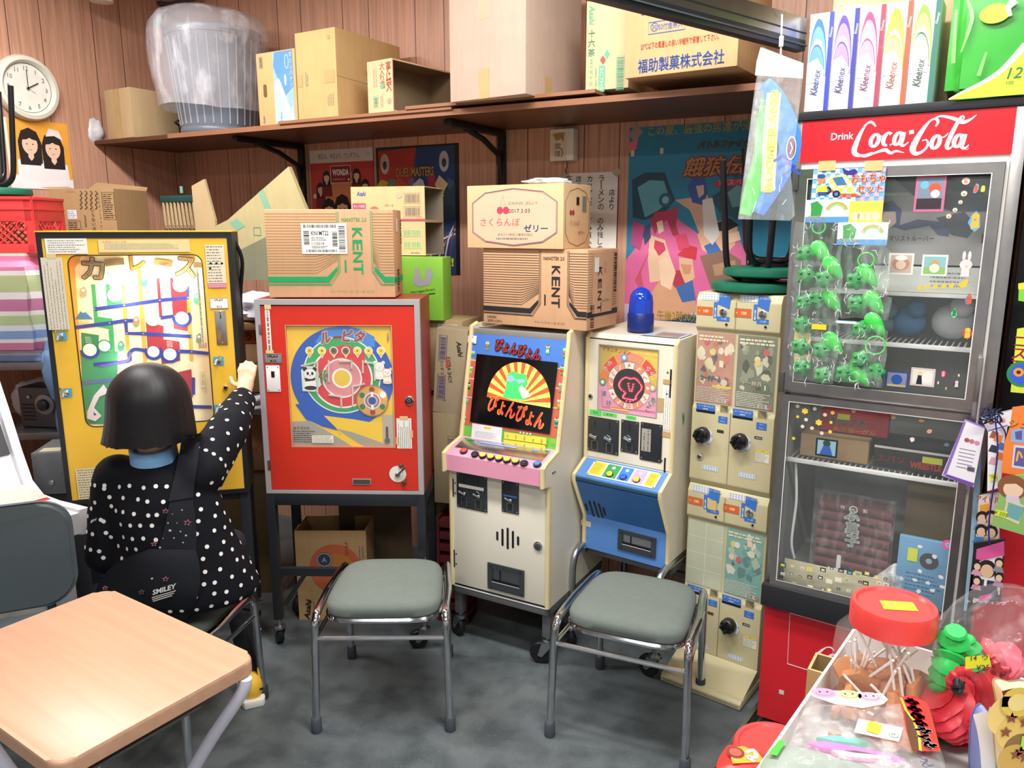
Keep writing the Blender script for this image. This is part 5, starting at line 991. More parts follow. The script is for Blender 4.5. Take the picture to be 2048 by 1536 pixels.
        # lower fittings
        a = gl(205+280*c,943+42*c);b = gl(345+290*c,1030+50*c);B = MB(F);B.rect(a[0],b[0],b[1],b[1]+.012,BLACK);B.poly([(a[0]-.001,a[1]),(b[0],a[1]),(b[0]-.001,b[1]+.008),(a[0]+.002,b[1]+.008)],BLB);m = (a[1]+b[1])/2;B.text('カード取り出し口',(a[0]+b[0])/2,m+.008,.006,WHITE,F,w=(b[0]-a[0])*.8);[B.poly([((a[0]+b[0])/2+(k-2)*.0038-.0015,m+.001),((a[0]+b[0])/2+(k-2)*.0038+.0015,m+.001),((a[0]+b[0])/2+(k-2)*.0038,m-.005)],WHITE,F,.003) for k in range(5)];B.build('card_outlet',t,'card outlet under a blue label')
        a = gl(387+290*c,957+42*c);b = gl(445+297*c,1020+48*c);B = MB(F);B.rect(a[0],b[0],b[1],a[1],p5('#8f8862'));B.poly([(a[0],a[1]),(b[0],a[1]),(b[0],b[1])],p5('#6a654a'));B.frame_line(a[0],b[0],b[1],a[1],.002,CRG2);B.build('coin_return',t)
        a = gl(373+292*c,1043+48*c);b = gl(440+300*c,1105+52*c);B = MB(F);B.rect(a[0],b[0],b[1],a[1],BLB,rad=.001);B.text('コイン',(a[0]+b[0])/2,a[1]-.006,.005,WHITE,F,w=.012);B.text('取り出し口',(a[0]+b[0])/2,b[1]+.006,.004,WHITE,F,w=.015);B.build('coin_return_label',t,'blue coin return label')
        x,z = gl(255+288*c,1185+50*c);B = MB(F)
        if low and not c: B.disc(x+.01,z+.03,.006,p4('#8a5a2a'));B.build('stopper',t)
        else:
            B.disc(x+.006,z-.006,.03,p5('#dfe3ee'),F,.0015,24);[B.poly([(x+.006+.025*math.cos(q),z-.006+.025*math.sin(q)),(x+.006+.029*math.cos(q+.2),z-.006+.029*math.sin(q+.2)),(x+.006+.029*math.cos(q+.5),z-.006+.029*math.sin(q+.5))],BLB,F,.002) for q in (0,1,2,3,4,5)];B.build('dial_sticker',t,'white and blue ring sticker')
            B = MB(F);knob(B,x,z,.027,.03,P('#141518',.15,spec=.6));[knob(B,x+.017*math.cos(R(40+72*q)),z+.017*math.sin(R(40+72*q)),.010,.036,P('#141518',.12,spec=.7),F,12,0,.5) for q in range(5)];B.build('turning_knob',t,'big black turning knob')
        a = gl(362+288*c,1147+50*c);b = gl(412+295*c,1178+50*c);B = MB(F);B.rect(a[0],b[0],b[1],a[1],P('#3a3930' if not (low and not c) else '#6a4a20',.3));B.rect(a[0]+.004,b[0]-.002,b[1]+.002,a[1]-.003,p4('#8a9a9a')) if c else None;B.build('sold_out_window',t)
        a = gl(250+280*c,1415+55*c);b = gl(368+285*c,1475+60*c);B = MB(F);B.rect(a[0],b[0],b[1],a[1],p5('#d5dbe2'));[B.disc(a[0]+(b[0]-a[0])*(i+.5)/6,b[1]+(a[1]-b[1])*(j+.5)/3,.0015,BLB,F,.0013,8) for i in range(6) for j in range(3)];B.build('dotted_label',t)
    if not low: x,z = gl(228,1355);B = MB(F);knob(B,x,z,.014,.003,CRG2);knob(B,x,z,.0085,.006,STEEL);B.ring(x,z,.002,.004,BLACK,F,.0065);B.build('lock',t)
    a = gl(660,1300);b = gl(760,1412);note(a,b,F,5,GREYINK,t,'caution_label',p6('#e6e2cf'),extra=lambda B: (B.rect(a[0],b[0],a[1]-.007,a[1],p5('#e6c83c')),B.text('注意',(a[0]+b[0])/2,a[1]-.0035,.004,INK,F)))
    return t
card_machine(shift(FG0,0,0,ZS),'upper card vending machine of the cream tower, under the green stools',0)
card_machine(shift(FG0,0,0,ZS-.665),'lower card vending machine of the cream tower with one empty window',1)
B = MB(FG0);B.prism([(-.15,.002),(-.15,.02),(-.14,.03),(.26,.03),(.26,.002)],-.004,GW+.004,CRG2,axis='x',bev=.004);B.prism([(-.15,.02),(-.002,.075),(-.001,.03),(-.15,.004)],-.002,GW+.002,CRG2,axis='x');one(B,'tower_base','cream stepped plinth under the card vending tower','plinth',origin=FG0)
# two black-legged green stools, upside down on the tower
GSEAT = p4('#1d6b52')
def round_stool(F,label,legs_up=True):
    t = thing('round_stool',label,'stool',F,'upturned green stools on the card tower');B = MB(F)
    B.lathe([(.001,0),(.13,.002),(.148,.008),(.15,.018),(.148,.03),(.14,.034),(.001,.036)],GSEAT,32);B.build('seat',t,'green round seat')
    for k in (0,1):
        B = MB(F @ Matrix.Rotation(R(90*k+20),4,'Z'));e = .012*k
        B.tube(catmull([(-.135,0,.42),(-.12,0,.25),(-.108,0,.12),(-.095,0,.07+e),(-.06,0,.046+e),(0,0,.044+e),(.06,0,.046+e),(.095,0,.07+e),(.108,0,.12),(.12,0,.25),(.135,0,.42)],4),.0105,P('#15161a',.25),10);B.build('leg_frame',t,'black bent tube leg pair')
    B = MB(F);B.lathe([(.06,.036),(.06,.044),(.02,.046)],BLACK,16);B.build('leg_plate',t);return t
c = FG0 @ Vector((.155,.12,ZS+.6655));round_stool(frame(c.x,c.y,c.z,-20),'lower of two upturned green stools on the card tower');round_stool(frame(c.x+.035,c.y-.012,c.z+.0485,12),'upper of two upturned green stools, nested in the other on the card tower')
# ================================================================ glass-door drinks fridge
FF = frame(.80,2.225,0,-33.3);fp = lambda a,b: onF(FF,a,b);SSM = METAL('#b9b4b0',.3,.2);COKE = P('#d2202c',.35,var=.04);FWD = .51;FDP = .5
t = FR_ = thing('display_fridge','tall red and steel glass-door drinks fridge filled with toys','fridge',FF)
INT = p5('#b5b8b4')
B = MB(FF);th = .02
B.box(-.012,0,.02,FDP,.03,1.856,p4('#8a857e'));B.box(FWD,FWD+.012,.02,FDP,.03,1.856,p4('#2a2a2c'));B.box(0,FWD,FDP-.02,FDP,.03,1.856,INT);B.box(0,FWD,.02,FDP-.02,1.735,1.745,INT);B.box(0,FWD,.03,FDP-.02,.47,.49,INT)
B.box(.0,.012,.02,FDP-.02,.49,1.735,INT);B.box(FWD-.012,FWD,.02,FDP-.02,.49,1.735,INT)
B.box(-.012,.004,-.004,.02,.5,1.856,SSM,.001);B.box(.492,.522,-.004,.02,.5,1.856,SSM,.001);B.box(0,FWD,.0,.02,1.096,1.106,SSM,.001);B.box(0,FWD,0,.02,1.728,1.745,p4('#efebe6'));B.build('cabinet',t)
B = MB(FF);B.box(-.016,.53,-.012,FDP,1.856,1.879,p4('#26272b'),.002);B.build('top_trim',t,'black top trim')
# red illuminated sign panel with white script lettering
B = MB(FF);Fs_ = shift(FF,0,-.006);B.box(.0,.495,-.006,.02,1.745,1.855,P('#d8252f',.3,var=.03));WS = P('#f2e9ea',.4,var=.02);zs = lambda a,b: onF(Fs_,1400+a/3.1605,b/3.1605)
a = zs(825,868);b = zs(975,862);B.text('Drink',(a[0]+b[0])/2,(a[1]+b[1])/2+.002,.0185,WS,Fs_,.0008,b[0]-a[0]-.003,.012)
def script_logo(B,f,K,F,m):
    def script(pts,wd,l=.0011): B.line([f(*p) for p in pts],[q*K for q in wd],m,F,l,False,6)
    script([(1112,800),(1085,772),(1050,788),(1012,850),(985,915),(975,955),(990,980),(1040,982),(1090,962)],[10,16,12,24,32,34,24,14,8])
    script([(985,968),(1040,990),(1110,965),(1170,948),(1205,968),(1240,955),(1290,966)],[16,12,14,22,18,14,4])
    def oval(cx,cz,rx,rz,sk=.28,wd=(16,26),a0=0,a1=360):
        pts = [(cx+rx*math.cos(R(a))+sk*rz*math.sin(R(a)),cz-rz*math.sin(R(a))) for a in range(a0,a1+1,30)];script(pts,[wd[0]+(wd[1]-wd[0])*abs(math.cos(R(a))) for a in range(a0,a1+1,30)])
    oval(1105,888,24,38)
    oval(1185,880,24,40,.28,(12,26),50,310)
    oval(1252,876,22,38)
    script([(1130,858),(1150,862),(1165,855)],[8,8,6])
    script([(1200,918),(1222,905),(1232,885)],[10,8,6])
    script([(1292,835),(1280,880),(1272,910),(1285,922),(1320,898)],[22,24,22,14,6])
    script([(1322,838),(1352,832)],[24,24])
    script([(1490,800),(1505,770),(1490,752),(1455,765),(1405,825),(1360,900),(1345,945),(1365,972),(1410,955),(1440,915),(1432,885),(1405,890)],[8,16,14,12,26,36,36,24,16,14,10,6])
    script([(1455,765),(1520,735),(1600,748),(1660,772),(1710,755),(1750,724)],[8,12,20,24,14,3])
    oval(1490,898,24,40)
    script([(1520,868),(1545,865),(1570,840)],[8,8,6])
    script([(1560,900),(1590,845),(1625,790),(1655,760),(1670,745),(1655,735),(1620,790),(1580,870),(1560,925),(1575,940),(1605,915)],[6,8,10,10,8,12,22,26,24,14,8])
    oval(1632,890,24,38)
    script([(1678,848),(1664,895),(1656,925),(1672,938),(1700,915)],[22,24,22,14,5])
    x,z = f(1686,938)
    B.ring(x,z,K*7,K*9,m,F,.0011)
script_logo(B,zs,.0004,Fs_,WS)
B.build('sign_panel',t,'red sign panel with white script lettering')
# doors
GLASS = FILM('#dfe8e6',.07,.03,.6)
def door(x0,x1,z0,z1,fw,nm):
    B = MB(FF);holed(B,[(x0,z0),(x1,z0),(x1,z1),(x0,z1)],[[(x0+fw,z0+fw),(x1-fw,z0+fw),(x1-fw,z1-fw),(x0+fw,z1-fw)]],-.022,SSM,FF,.020);B.line([(x0+fw,z0+fw),(x1-fw,z0+fw),(x1-fw,z1-fw),(x0+fw,z1-fw)],.003,p4('#e8e8e4'),FF,.0225,True)
    d = B.build('door',t,nm);B = MB(FF);B.rect(x0+fw,x1-fw,z0+fw,z1-fw,GLASS,FF,.012);B.build('glass_pane',d);return d
D1 = door(.002,.486,1.108,1.726,.026,'upper steel framed glass door');D2 = door(.002,.486,.497,1.094,.02,'lower steel framed glass door')
for d,z in ((D1,1.13),(D2,1.02)): B = MB(FF);B.box(.478,.49,-.05,-.02,z,z+.12,SSM,.003);B.build('handle',d)
for z in (1.70,1.13): B = MB(FF);B.box(-.012,.004,-.028,-.004,z-.03,z+.03,p4('#4a4846'),.002);B.build('hinge',D1)
B = MB(FF);B.box(.487,.494,-.012,0,.5,1.73,p4('#f3efe8'));B.build('light_strip',t,'white edge strip beside the doors')
B = MB(FF);B.box(-.02,.53,-.03,.2,.425,.497,p4('#26272b'),.006);B.build('base_trim',t,'black trim under the lower door')
B = MB(FF);B.box(-.012,.522,.0,FDP,.03,.43,COKE);Fb_ = FF;q = fp(1580,1226);r_ = fp(1575,1327);B.line([(.5,q[1]-.01),(q[0],q[1]),(r_[0],r_[1]),(.5,r_[1]-.01)],.003,WS,FF,.0008)
x,z = fp(1640,1310);script_logo(B,lambda a,b: (x-.012+(a-975)*.00037,z+.035-(b-770)*.00026),.0003,FF,WS)
B.rect(.05,.065,.13,.145,p5('#d9d0c8'),FF);B.build('base_panel',t,'red base panel')
B = MB(FF);B.box(0,.5,.05,.45,.002,.03,BLACK);B.build('plinth',t)
# wire racks
for z in (1.255,.885):
    B = MB(FF);[B.tube([(x,.05,z),(x,.45,z)],.002,p4('#dcdcd8'),6) for x in [.02+.015*k for k in range(32)]];B.tube([(.014,.05,z),(.494,.05,z)],.004,p4('#e6e6e2'),6);B.box(.014,.494,.035,.046,z-.007,z+.005,p4('#e4e4e0'),.001);B.build('wire_rack',t)
B = MB(FF);B.tube(catmull([(.035,.06,.87),(.045,.06,.75),(.04,.06,.62),(.05,.07,.56)],5),.004,WHITE,6);B.build('cable',t)
# door stickers
def yel(v): return P(v,.5,var=.05)
def sticker(d,draw,nm='sticker'): B = MB(FF);draw(B);B.build(nm,d)
def at(a,b): return onF(shift(FF,0,-.0125),a,b)
def zk(a,b): return (1560+a/3.2,320+b/3.2)
def zl(a,b): return (1540+a/3.073,740+b/3.073)
SL = .0130
for i,(a,b) in enumerate(((893,818),(943,812),(995,808),(1047,805),(1098,803),(1170,795))):
    x,z = at(*zk(a,b));k = 1.6 if i == 5 else 1
    sticker(D1,lambda B: (B.disc(x,z-.001,.0055*k,yel('#f2c33c'),FF,SL,12,.005*k),B.disc(x+.004*k,z+.004*k,.0035*k,yel('#f2c33c'),FF,SL+.0002,10),B.poly([(x+.0065*k,z+.0045*k),(x+.0095*k,z+.0035*k),(x+.0065*k,z+.0025*k)],yel('#e0782c'),FF,SL+.0004)),'duck_sticker')
for (a,b,r_) in ((1190,135,.009),(1178,215,.007),(1155,270,.005),(1120,320,.0055),(1080,360,.006)): x,z = at(*zk(a,b));sticker(D1,lambda B: (B.disc(x,z,r_,yel('#f3d2c0'),FF,SL,10),B.disc(x,z-r_*.2,r_*.5,yel('#e08a6a'),FF,SL+.0002,6)),'animal_sticker')
for (a,b,c1,c2,s_) in ((1255,185,'#e0603c','#6fa8d8',.014),(1300,185,'#e8d24a','#6fae5a',.012),(1250,395,'#e8b04a','#5fa8d0',.03),(1210,895,'#e0603c','#4a7fc0',.019),(1115,980,'#2f8a55','#8fd0a8',.014),(1200,1110,'#e8c04a','#d0503c',.021),(1045,1370,'#e8a8b8','#d04a6a',.011),(1130,1435,'#e0c8d0','#38383c',.014),(1145,1378,'#e8e4c8','#d8c890',.005),(1012,1425,'#f0ece4','#d8d4cc',.005),(1062,1462,'#e8a070','#f0ece4',.005)):
    x,z = at(*zk(a,b));rg = random.Random(a);sticker(D1,lambda B: (B.poly([(x+s_*rg.uniform(.3,.6)*math.cos(k),z+s_*rg.uniform(.6,1)*math.sin(k)) for k in (0,.8,1.6,2.4,3.2,4,4.8,5.6)],yel(c2),FF,SL),B.disc(x,z+s_*.4,s_*.3,yel(c1),FF,SL+.0002,10),B.poly([(x-s_*.3,z-s_*.6),(x+s_*.3,z-s_*.5),(x+s_*.25,z+s_*.2),(x-s_*.25,z+s_*.2)],yel(c1),FF,SL+.0002)),'figure_sticker')
def card(d,p0,p1,base,inner,draw=None,nm='picture_card',f=at):
    a,b = f(*p0),f(*p1)
    def dr(B):
        B.rect(a[0],b[0],b[1],a[1],yel(base),FF,SL);k = (b[0]-a[0])*.08;B.rect(a[0]+k,b[0]-k,b[1]+k,a[1]-k,yel(inner),FF,SL+.0002);draw and draw(B,(a[0]+b[0])/2,(a[1]+b[1])/2,(b[0]-a[0])/2,(a[1]-b[1])/2)
    sticker(d,dr,nm)
card(D1,zk(700,595),zk(848,735),'#e8e6e0','#c9b8a8',lambda B,x,z,w,h: (B.disc(x,z,w*.7,yel('#c98f78'),FF,SL+.0004,14,h*.6),B.disc(x,z+h*.55,w*.5,yel('#f0efe8'),FF,SL+.0006,12,h*.25),B.disc(x,z-h*.1,w*.4,yel('#e8cdb8'),FF,SL+.0006)))
card(D1,zk(915,605),zk(1065,742),'#e6ece8','#8fc0c0',lambda B,x,z,w,h: (B.rect(x-w*.85,x+w*.85,z-h*.85,z-h*.2,yel('#8fc06a'),FF,SL+.0004),B.disc(x,z+h*.1,w*.35,yel('#d0a060'),FF,SL+.0006,12),B.disc(x,z-h*.3,w*.4,yel('#f0e4cc'),FF,SL+.0008,12)))
x,z = at(*zk(1190,670));sticker(D1,lambda B: (B.disc(x,z,.014,yel('#e6d4d4'),FF,SL,16,.013),B.disc(x-.006,z+.022,.004,yel('#e6d4d4'),FF,SL,10,.012),B.disc(x+.006,z+.022,.004,yel('#e6d4d4'),FF,SL,10,.012),B.poly([(x-.01,z-.03),(x+.01,z-.03),(x+.008,z-.008),(x-.008,z-.008)],yel('#e6d4d4'),FF,SL+.0002),B.disc(x+.001,z-.004,.0025,yel('#e8c23c'),FF,SL+.0004)),'rabbit_sticker')
card(D1,zk(875,105),zk(1045,330),'#d86a90','#7a8a9a',lambda B,x,z,w,h: (B.disc(x+w*.3,z+h*.3,w*.4,yel('#e0583c'),FF,SL+.0004,12),B.disc(x+w*.35,z,w*.3,yel('#f0ece8'),FF,SL+.0006,12),B.disc(x-w*.4,z+h*.5,w*.3,yel('#6fb0c8'),FF,SL+.0004,12),B.rect(x-w*.85,x+w*.8,z-h*.85,z-h*.25,yel('#3a2f34'),FF,SL+.0005),B.scribble(x-w*.8,x+w*.7,z-h*.8,z-h*.3,3,WHITE,FF,.35,2)))
card(D1,zk(680,1345),zk(815,1465),'#3a5080','#8a8fa8',lambda B,x,z,w,h: (B.disc(x,z,w*.5,yel('#2f58a8'),FF,SL+.0004,12),B.rect(x-w*.8,x+w*.8,z-h*.85,z-h*.6,yel('#c9b86a'),FF,SL+.0005)))
card(D1,zk(842,1325),zk(985,1455),'#d8c4c4','#e6e2d8',lambda B,x,z,w,h: (B.disc(x+w*.3,z,w*.55,yel('#efece2'),FF,SL+.0004,18),B.poly([(x-w*.5,z-h*.8),(x,z-h*.8),(x-w*.1,z+h*.2),(x-w*.4,z+h*.2)],yel('#2a2a30'),FF,SL+.0005),B.disc(x-w*.22,z+h*.4,w*.2,yel('#e8d8a0'),FF,SL+.0006,12)))
card(D2,zl(285,415),zl(410,542),'#1f2d38','#8fb0c0',lambda B,x,z,w,h: (B.disc(x,z+h*.5,w*.35,yel('#3a4a44'),FF,SL+.0004,12),B.poly([(x-w*.6,z-h*.8),(x+w*.6,z-h*.8),(x+w*.3,z+h*.2),(x-w*.3,z+h*.2)],yel('#3f5fa8'),FF,SL+.0005)))
for (a,b,k) in ((160,180,1),(275,197,1),(385,212,1),(215,252,2),(385,262,1.3),(300,323,2),(375,322,1),(370,380,1.2),(145,420,1.1),(170,287,1)): x,z = at(*zl(a,b));sticker(D2,lambda B: B.star(x,z,.0052*k,yel('#f3cf4a'),FF,SL,.7,6),'yellow_sticker')
for (a,b) in ((222,200),(170,222),(330,215),(275,238),(338,275),(222,305),(200,347),(258,357),(318,388)): x,z = at(*zl(a,b));sticker(D2,lambda B: B.disc(x,z,.0055,yel('#e8cfc4'),FF,SL,10),'pink_sticker')
for (a,b,c) in ((515,250,'#b0b4aa'),(758,287,'#c9a080'),(932,310,'#e0a868'),(980,378,'#d89a8a'),(875,428,'#ecd8cc'),(1088,460,'#6a7a80'),(920,1085,'#e6e6e0'),(1012,1148,'#dfe8ea'),(920,1235,'#e6e8e4'),(1050,1272,'#e6e8e4'),(970,1310,'#cfe0e4'),(915,1360,'#dfe2de'),(1000,1355,'#dfe2de'),(850,1400,'#dfe2de'),(1060,1332,'#dfe2de'),(890,1290,'#d8dcda')): x,z = at(*zl(a,b));rg = random.Random(a*b);sticker(D2,lambda B: B.poly([(x+.008*rg.uniform(.6,1.1)*math.cos(k*.9),z+.007*rg.uniform(.6,1.1)*math.sin(k*.9)) for k in range(7)],yel(c),FF,SL),'fish_sticker')
x,z = at(*zl(1093,1075));sticker(D2,lambda B: (B.ring(x,z,.005,.014,yel('#e06aa8'),FF,SL),B.ring(x,z,.004,.006,yel('#f3c0d8'),FF,SL+.0002)),'doughnut_sticker')
rg = random.Random(11)
for i in range(46):
    a = 80+(i % 12)*58+rg.uniform(-15,15);b = 1195+(i // 12)*55+(i % 12)*7+rg.uniform(-14,14);x,z = at(*zl(a,b));s_ = rg.uniform(.0045,.010);c1 = rg.choice(['#e8d27a','#2f3f3a','#efe6c8','#3f5f58','#d8c890','#eceadc']);c2 = rg.choice(['#f2ecd0','#d8a0a0','#7fb0c0','#e8cf6a'])
    if z < .512: continue
    sticker(D2,lambda B: (B.rect(x-s_,x+s_,z-s_*.8,z+s_*.8,yel(c1),FF,SL),B.rect(x-s_*.6,x+s_*.6,z-s_*.5,z+s_*.3,yel(c2),FF,SL+.0002)),'square_sticker')
# goods inside the fridge
def goods(nm,label,cat,x0,x1,y0,y1,z0,z1,col,draw=None,group='goods inside the fridge',mat=None):
    Fx = shift(FF,0,y0);tt = None;B = MB(Fx);B.box(x0,x1,0,y1-y0,z0,z1,mat or P(col,.5,var=.15,sc=12),.002)
    if draw: draw(B,Fx)
    return one(B,nm,label,cat,group)
def inn(y,a,b): return onF(shift(FF,0,y),a,b)
a = inn(.1,*zk(560,70));b = inn(.1,*zk(1370,555))
def d_kit(B,F):
    B.poly([inn(.1,*zk(*p)) for p in ((700,90),(1000,70),(1360,240),(1360,330),(1100,330),(880,250))],P('#5f6670',.5,var=.3),F)
    B.poly([inn(.1,*zk(*p)) for p in ((730,430),(880,380),(1100,400),(1080,490),(1010,480),(960,420),(800,450))],P('#5b6488',.5,var=.3),F);B.poly([inn(.1,*zk(*p)) for p in ((1000,370),(1180,330),(1260,420),(1200,500),(1100,480))],P('#555a66',.5,var=.3),F);B.poly([inn(.1,*zk(*p)) for p in ((640,400),(650,280),(720,260),(780,320),(765,420),(700,440))],p5('#4f5fa0'),F);B.poly([inn(.1,*zk(*p)) for p in ((650,410),(665,330),(740,330),(745,400),(700,440))],p5('#e0c4b0'),F)
    x,z = inn(.1,*zk(840,502));B.text('マリストルーパー',x,z,.014,INK,F,w=.11);x,z = inn(.1,*zk(1330,505));B.rect(x-.014,x+.012,z-.011,z+.011,p5('#7a2f34'),F)
goods('model_kit_box','grey model kit box with Japanese title behind the upper fridge door','box',max(.03,a[0]),.475,.1,.2,1.47,1.70,'#b3b2b0',d_kit)
goods('white_box','pale flat box below the model kit in the fridge','box',.2,.47,.1,.3,1.395,1.465,'#c9ccc4',lambda B,F: B.scribble(.34,.44,1.41,1.455,3,GREYINK,F,.3,3))
B = MB(FF);B.box(.03,.48,.08,.4,1.385,1.394,p5('#d8d8d4'));one(B,'shelf_plate','white shelf plate under the model kit in the fridge','shelf',None)
for i,(x,c,r_) in enumerate(((.29,'#3f6f98',.045),(.40,'#c9ccd0',.05),(.22,'#6a7a88',.04))): B = MB(FF);B.ball((x,.18,1.262+r_),r_,P(c,.7,var=.2),FF,(1.1,.8,1));B.ball((x+.02,.15,1.262+r_*1.9),r_*.6,P(c,.7,var=.2),FF);one(B,'soft_toy',('blue','white','grey')[i]+' soft toy on the wire rack in the fridge','soft toy','goods inside the fridge')
goods('red_packet','red sweets packet with coloured Japanese letters in the lower fridge','packet',.08,.27,.13,.17,.965,1.03,'#b8323c',lambda B,F: (B.text('まるごと',.16,1.0,.024,p5('#2f5fa8'),F,w=.1,bold=.05,out=p5('#e6d44a')),B.text('大王ヨーグル',.18,.975,.014,p5('#e6d44a'),F,w=.12,bold=.04),B.rect(.13,.165,1.005,1.022,p5('#d8e04a'),F)))
goods('carton','plain brown carton on the rack of the lower fridge','box',.04,.23,.08,.3,.891,.96,'#b99a70',None,'goods inside the fridge',CARD('#b99a70'))
goods('black_game_box','black box with red lettering on the right of the lower fridge rack','box',.245,.44,.08,.25,.891,.955,'#24262a',lambda B,F: (B.rect(.245,.44,.948,.955,p5('#e3e3de'),F),B.text('エバソ',.29,.92,.02,p5('#c0302c'),F,w=.07,bold=.04),B.text('WRESTLE',.38,.912,.02,p5('#b83230'),F,w=.08,bold=.05),B.rect(.37,.42,.922,.94,p5('#d8e04a'),F)))
goods('paper_liner','pale beige paper edge along the bottom of the lower fridge','paper',.03,.31,.03,.033,.492,.57,'#c6c1a2')
# big bag of brown wheat sticks
Fx = shift(FF,0,.08);tt = thing('sweets_bag','clear bag of dark brown wheat sticks with green Japanese lettering in the lower fridge','sweets bag',shift(Fx,.2,0,.497))
a = inn(.08,*zl(285,790));b = inn(.08,*zl(730,1180));X0,X1,Z1 = a[0],b[0],a[1];Z0 = .50
for k in range(8):
    for j in range(2):
        B = MB(Fx);z = Z0+.015+(Z1-Z0-.02)*k/8;B.tube(catmull([(X0+.006,.03+.055*j,z+.012),((X0+X1)/2,.025+.055*j,z+.017),(X1-.006,.03+.055*j,z+.012)],4),.017,P('#5f2f2c',.75,var=.3,sc=40),10);B.build('wheat_stick',tt)
B = MB(Fx);B.rect(X0-.005,X1+.006,Z0,Z1+.035,FILM('#efe9ee',.06,.10,.5,30),Fx,.004);B.rect(X0-.005,X1+.006,Z0,Z1+.03,FILM('#efe9ee',.06,.12,.5),Fx,-.11);B.rect(X0+.05,X1-.08,Z0+.03,Z0+.056,p5('#dfe4e2'),Fx,.006);B.text('敬星製菓有限会社',(X0+X1)/2-.015,Z0+.044,.009,p5('#4f8a80'),Fx,.0066,.09);GT = p5('#2f8a70');x = (X0+X1)/2
for ch,b_ in (('ふ',890),('菓',972),('子',1052)): q = inn(.074,*zl(505,b_));B.text(ch,q[0],q[1],.034,GT,Fx,.0076,None,.04,out=p5('#e8f0ea'),ow=.08)
B.ring(x,Z1-.012,.009,.012,p5('#cfe0dc'),Fx,.0066);B.text('カ',x,Z1-.012,.010,p5('#cfe0dc'),Fx,.0066);B.text('特',x-.03,Z1-.01,.012,p5('#e6e0e0'),Fx,.0066);B.text('製',x+.032,Z1-.01,.012,p5('#e6e0e0'),Fx,.0066)
B.rect(x-.034,x-.022,Z0+.05,Z0+.1,p5('#dfe4e2'),Fx,.0064,.004);B.build('bag_film',tt,'clear printed bag film')
goods('blue_file_pack','pale blue plastic pack on the floor of the lower fridge','pack',.335,.475,.07,.09,.492,.70,'#6f9fc4',lambda B,F: (B.disc(.415,.64,.024,p5('#4a4448'),F,None,20),B.disc(.415,.64,.008,p5('#8fb0c8'),F),B.rect(.36,.385,.63,.67,p5('#d8e04a'),F),B.scribble(.36,.46,.53,.6,4,p5('#3f6f98'),F,.3,2)))
goods('carton','brown carton at the back of the lower fridge','box',.33,.48,.2,.4,.492,.84,'#8a7860',None,'goods inside the fridge',CARD('#94805f'))
B = MB(FF);rg = random.Random(5)
B = crumple('plastic_bag','crumpled clear bag of white sweets low in the fridge',FF @ Vector((.37,.12,.50)),.10,.04,.05,FILM('#eef0f0',.35,.2,.5,40),8)
# ================================================================ on top of the fridge
FK = shift(FF,-.002,.005,1.8795);px = lambda a,b: onF(FK,a,b);zt = lambda a,b: onF(FK,1400+a/3.1605,b/3.1605)
t = thing('tissue_box_pack','wrapped pack of five upright white tissue boxes on the fridge','tissue pack',FK)
bw = .0625;HT = .25
for i,(c1,c2,c3,st) in enumerate((('#2f6fd0','#6fa8e8','#cfe4f6','#2f3fc0'),('#5a3fb8','#a88fe0','#e0d6f4','#30309a'),('#d23f78','#f0a0c8','#f6dce8','#a8304e'),('#f0a82c','#f6d24a','#fbf0b8','#e8562c'),('#8fc43c','#c9e07a','#f0f2b0','#2f7a6a'))):
    x0 = i*bw;B = MB(FK);B.box(x0+.0008,x0+bw-.0008,0,.115,0,HT,P('#f2f1ee',.35,var=.02),.001);B.rect(x0+bw-.0125,x0+bw-.001,0,HT,P(st,.35),FK);xs = x0+bw*.36;zc = HT*.93
    def arch(top,left,right,m): B.poly([(x0+.001,HT*.36)]+[(x0+.001+left+(left if a > 90 else right-left)*math.cos(R(a)),HT*.36+(top-HT*.36)*math.sin(R(a))) for a in range(180,-1,-12)],m,FK)
    if 1:
        L = bw-.0135;arch(HT*.95,L*.45,L,P(c1,.35));arch(HT*.87,L*.44,L*.985,P(c2,.35));arch(HT*.75,L*.43,L*.96,P(c3,.35));arch(HT*.69,L*.42,L*.93,P(c1 if i != 4 else '#2f7a4a',.35));arch(HT*.67,L*.42,L*.90,P(c2 if i < 3 else c3 if i != 3 else '#fbe08a',.35));B.poly([(x0+.001,HT*.3),(x0+.001+L*.9,HT*.3),(x0+.001+L*.9,HT*.42),(x0+.001+L*.5,HT*.55),(x0+.001,HT*.5)],P('#f2f1ee',.35,var=.02),FK)
    m = P(('#1f3f88','#3a2a70','#7a2f58','#9a5a3c','#3f5a4a')[i],.5);B.text('Kleenex',x0+bw*.40,HT*.30,.019,m,FK,None,.066,.015,.25,84);B.text('Kleenex',x0+bw-.0067,HT*.8,.006,WHITE,FK,None,.026,0,.2,84);B.scribble(x0+bw*.58,x0+bw*.62,HT*.18,HT*.4,1,p5('#b8b8bc'),FK,.4,2,True)
    B.build('tissue_box',t)
B = MB(FK);B.box(-.0015,5*bw+.0015,-.0015,.117,-.0005,HT+.0015,FILM('#ffffff',.04,.06,.6),.004);B.build('wrapper',t,'clear plastic wrapper')
FT2 = shift(FF,.335,-.01,1.8795);t = thing('toilet_roll_pack','glossy green and lime plastic pack marked 12 on the fridge','toilet roll pack',FT2);GP = P('#3fae3c',.18,var=.2,sc=10,spec=.6);B = MB(FT2)
b = bmesh.new();bmesh.ops.create_cube(b,size=1);bmesh.ops.bevel(b,geom=b.edges[:],offset=.08,segments=3,affect='EDGES');bmesh.ops.subdivide_edges(b,edges=b.edges[:],cuts=2,use_grid_fill=True)
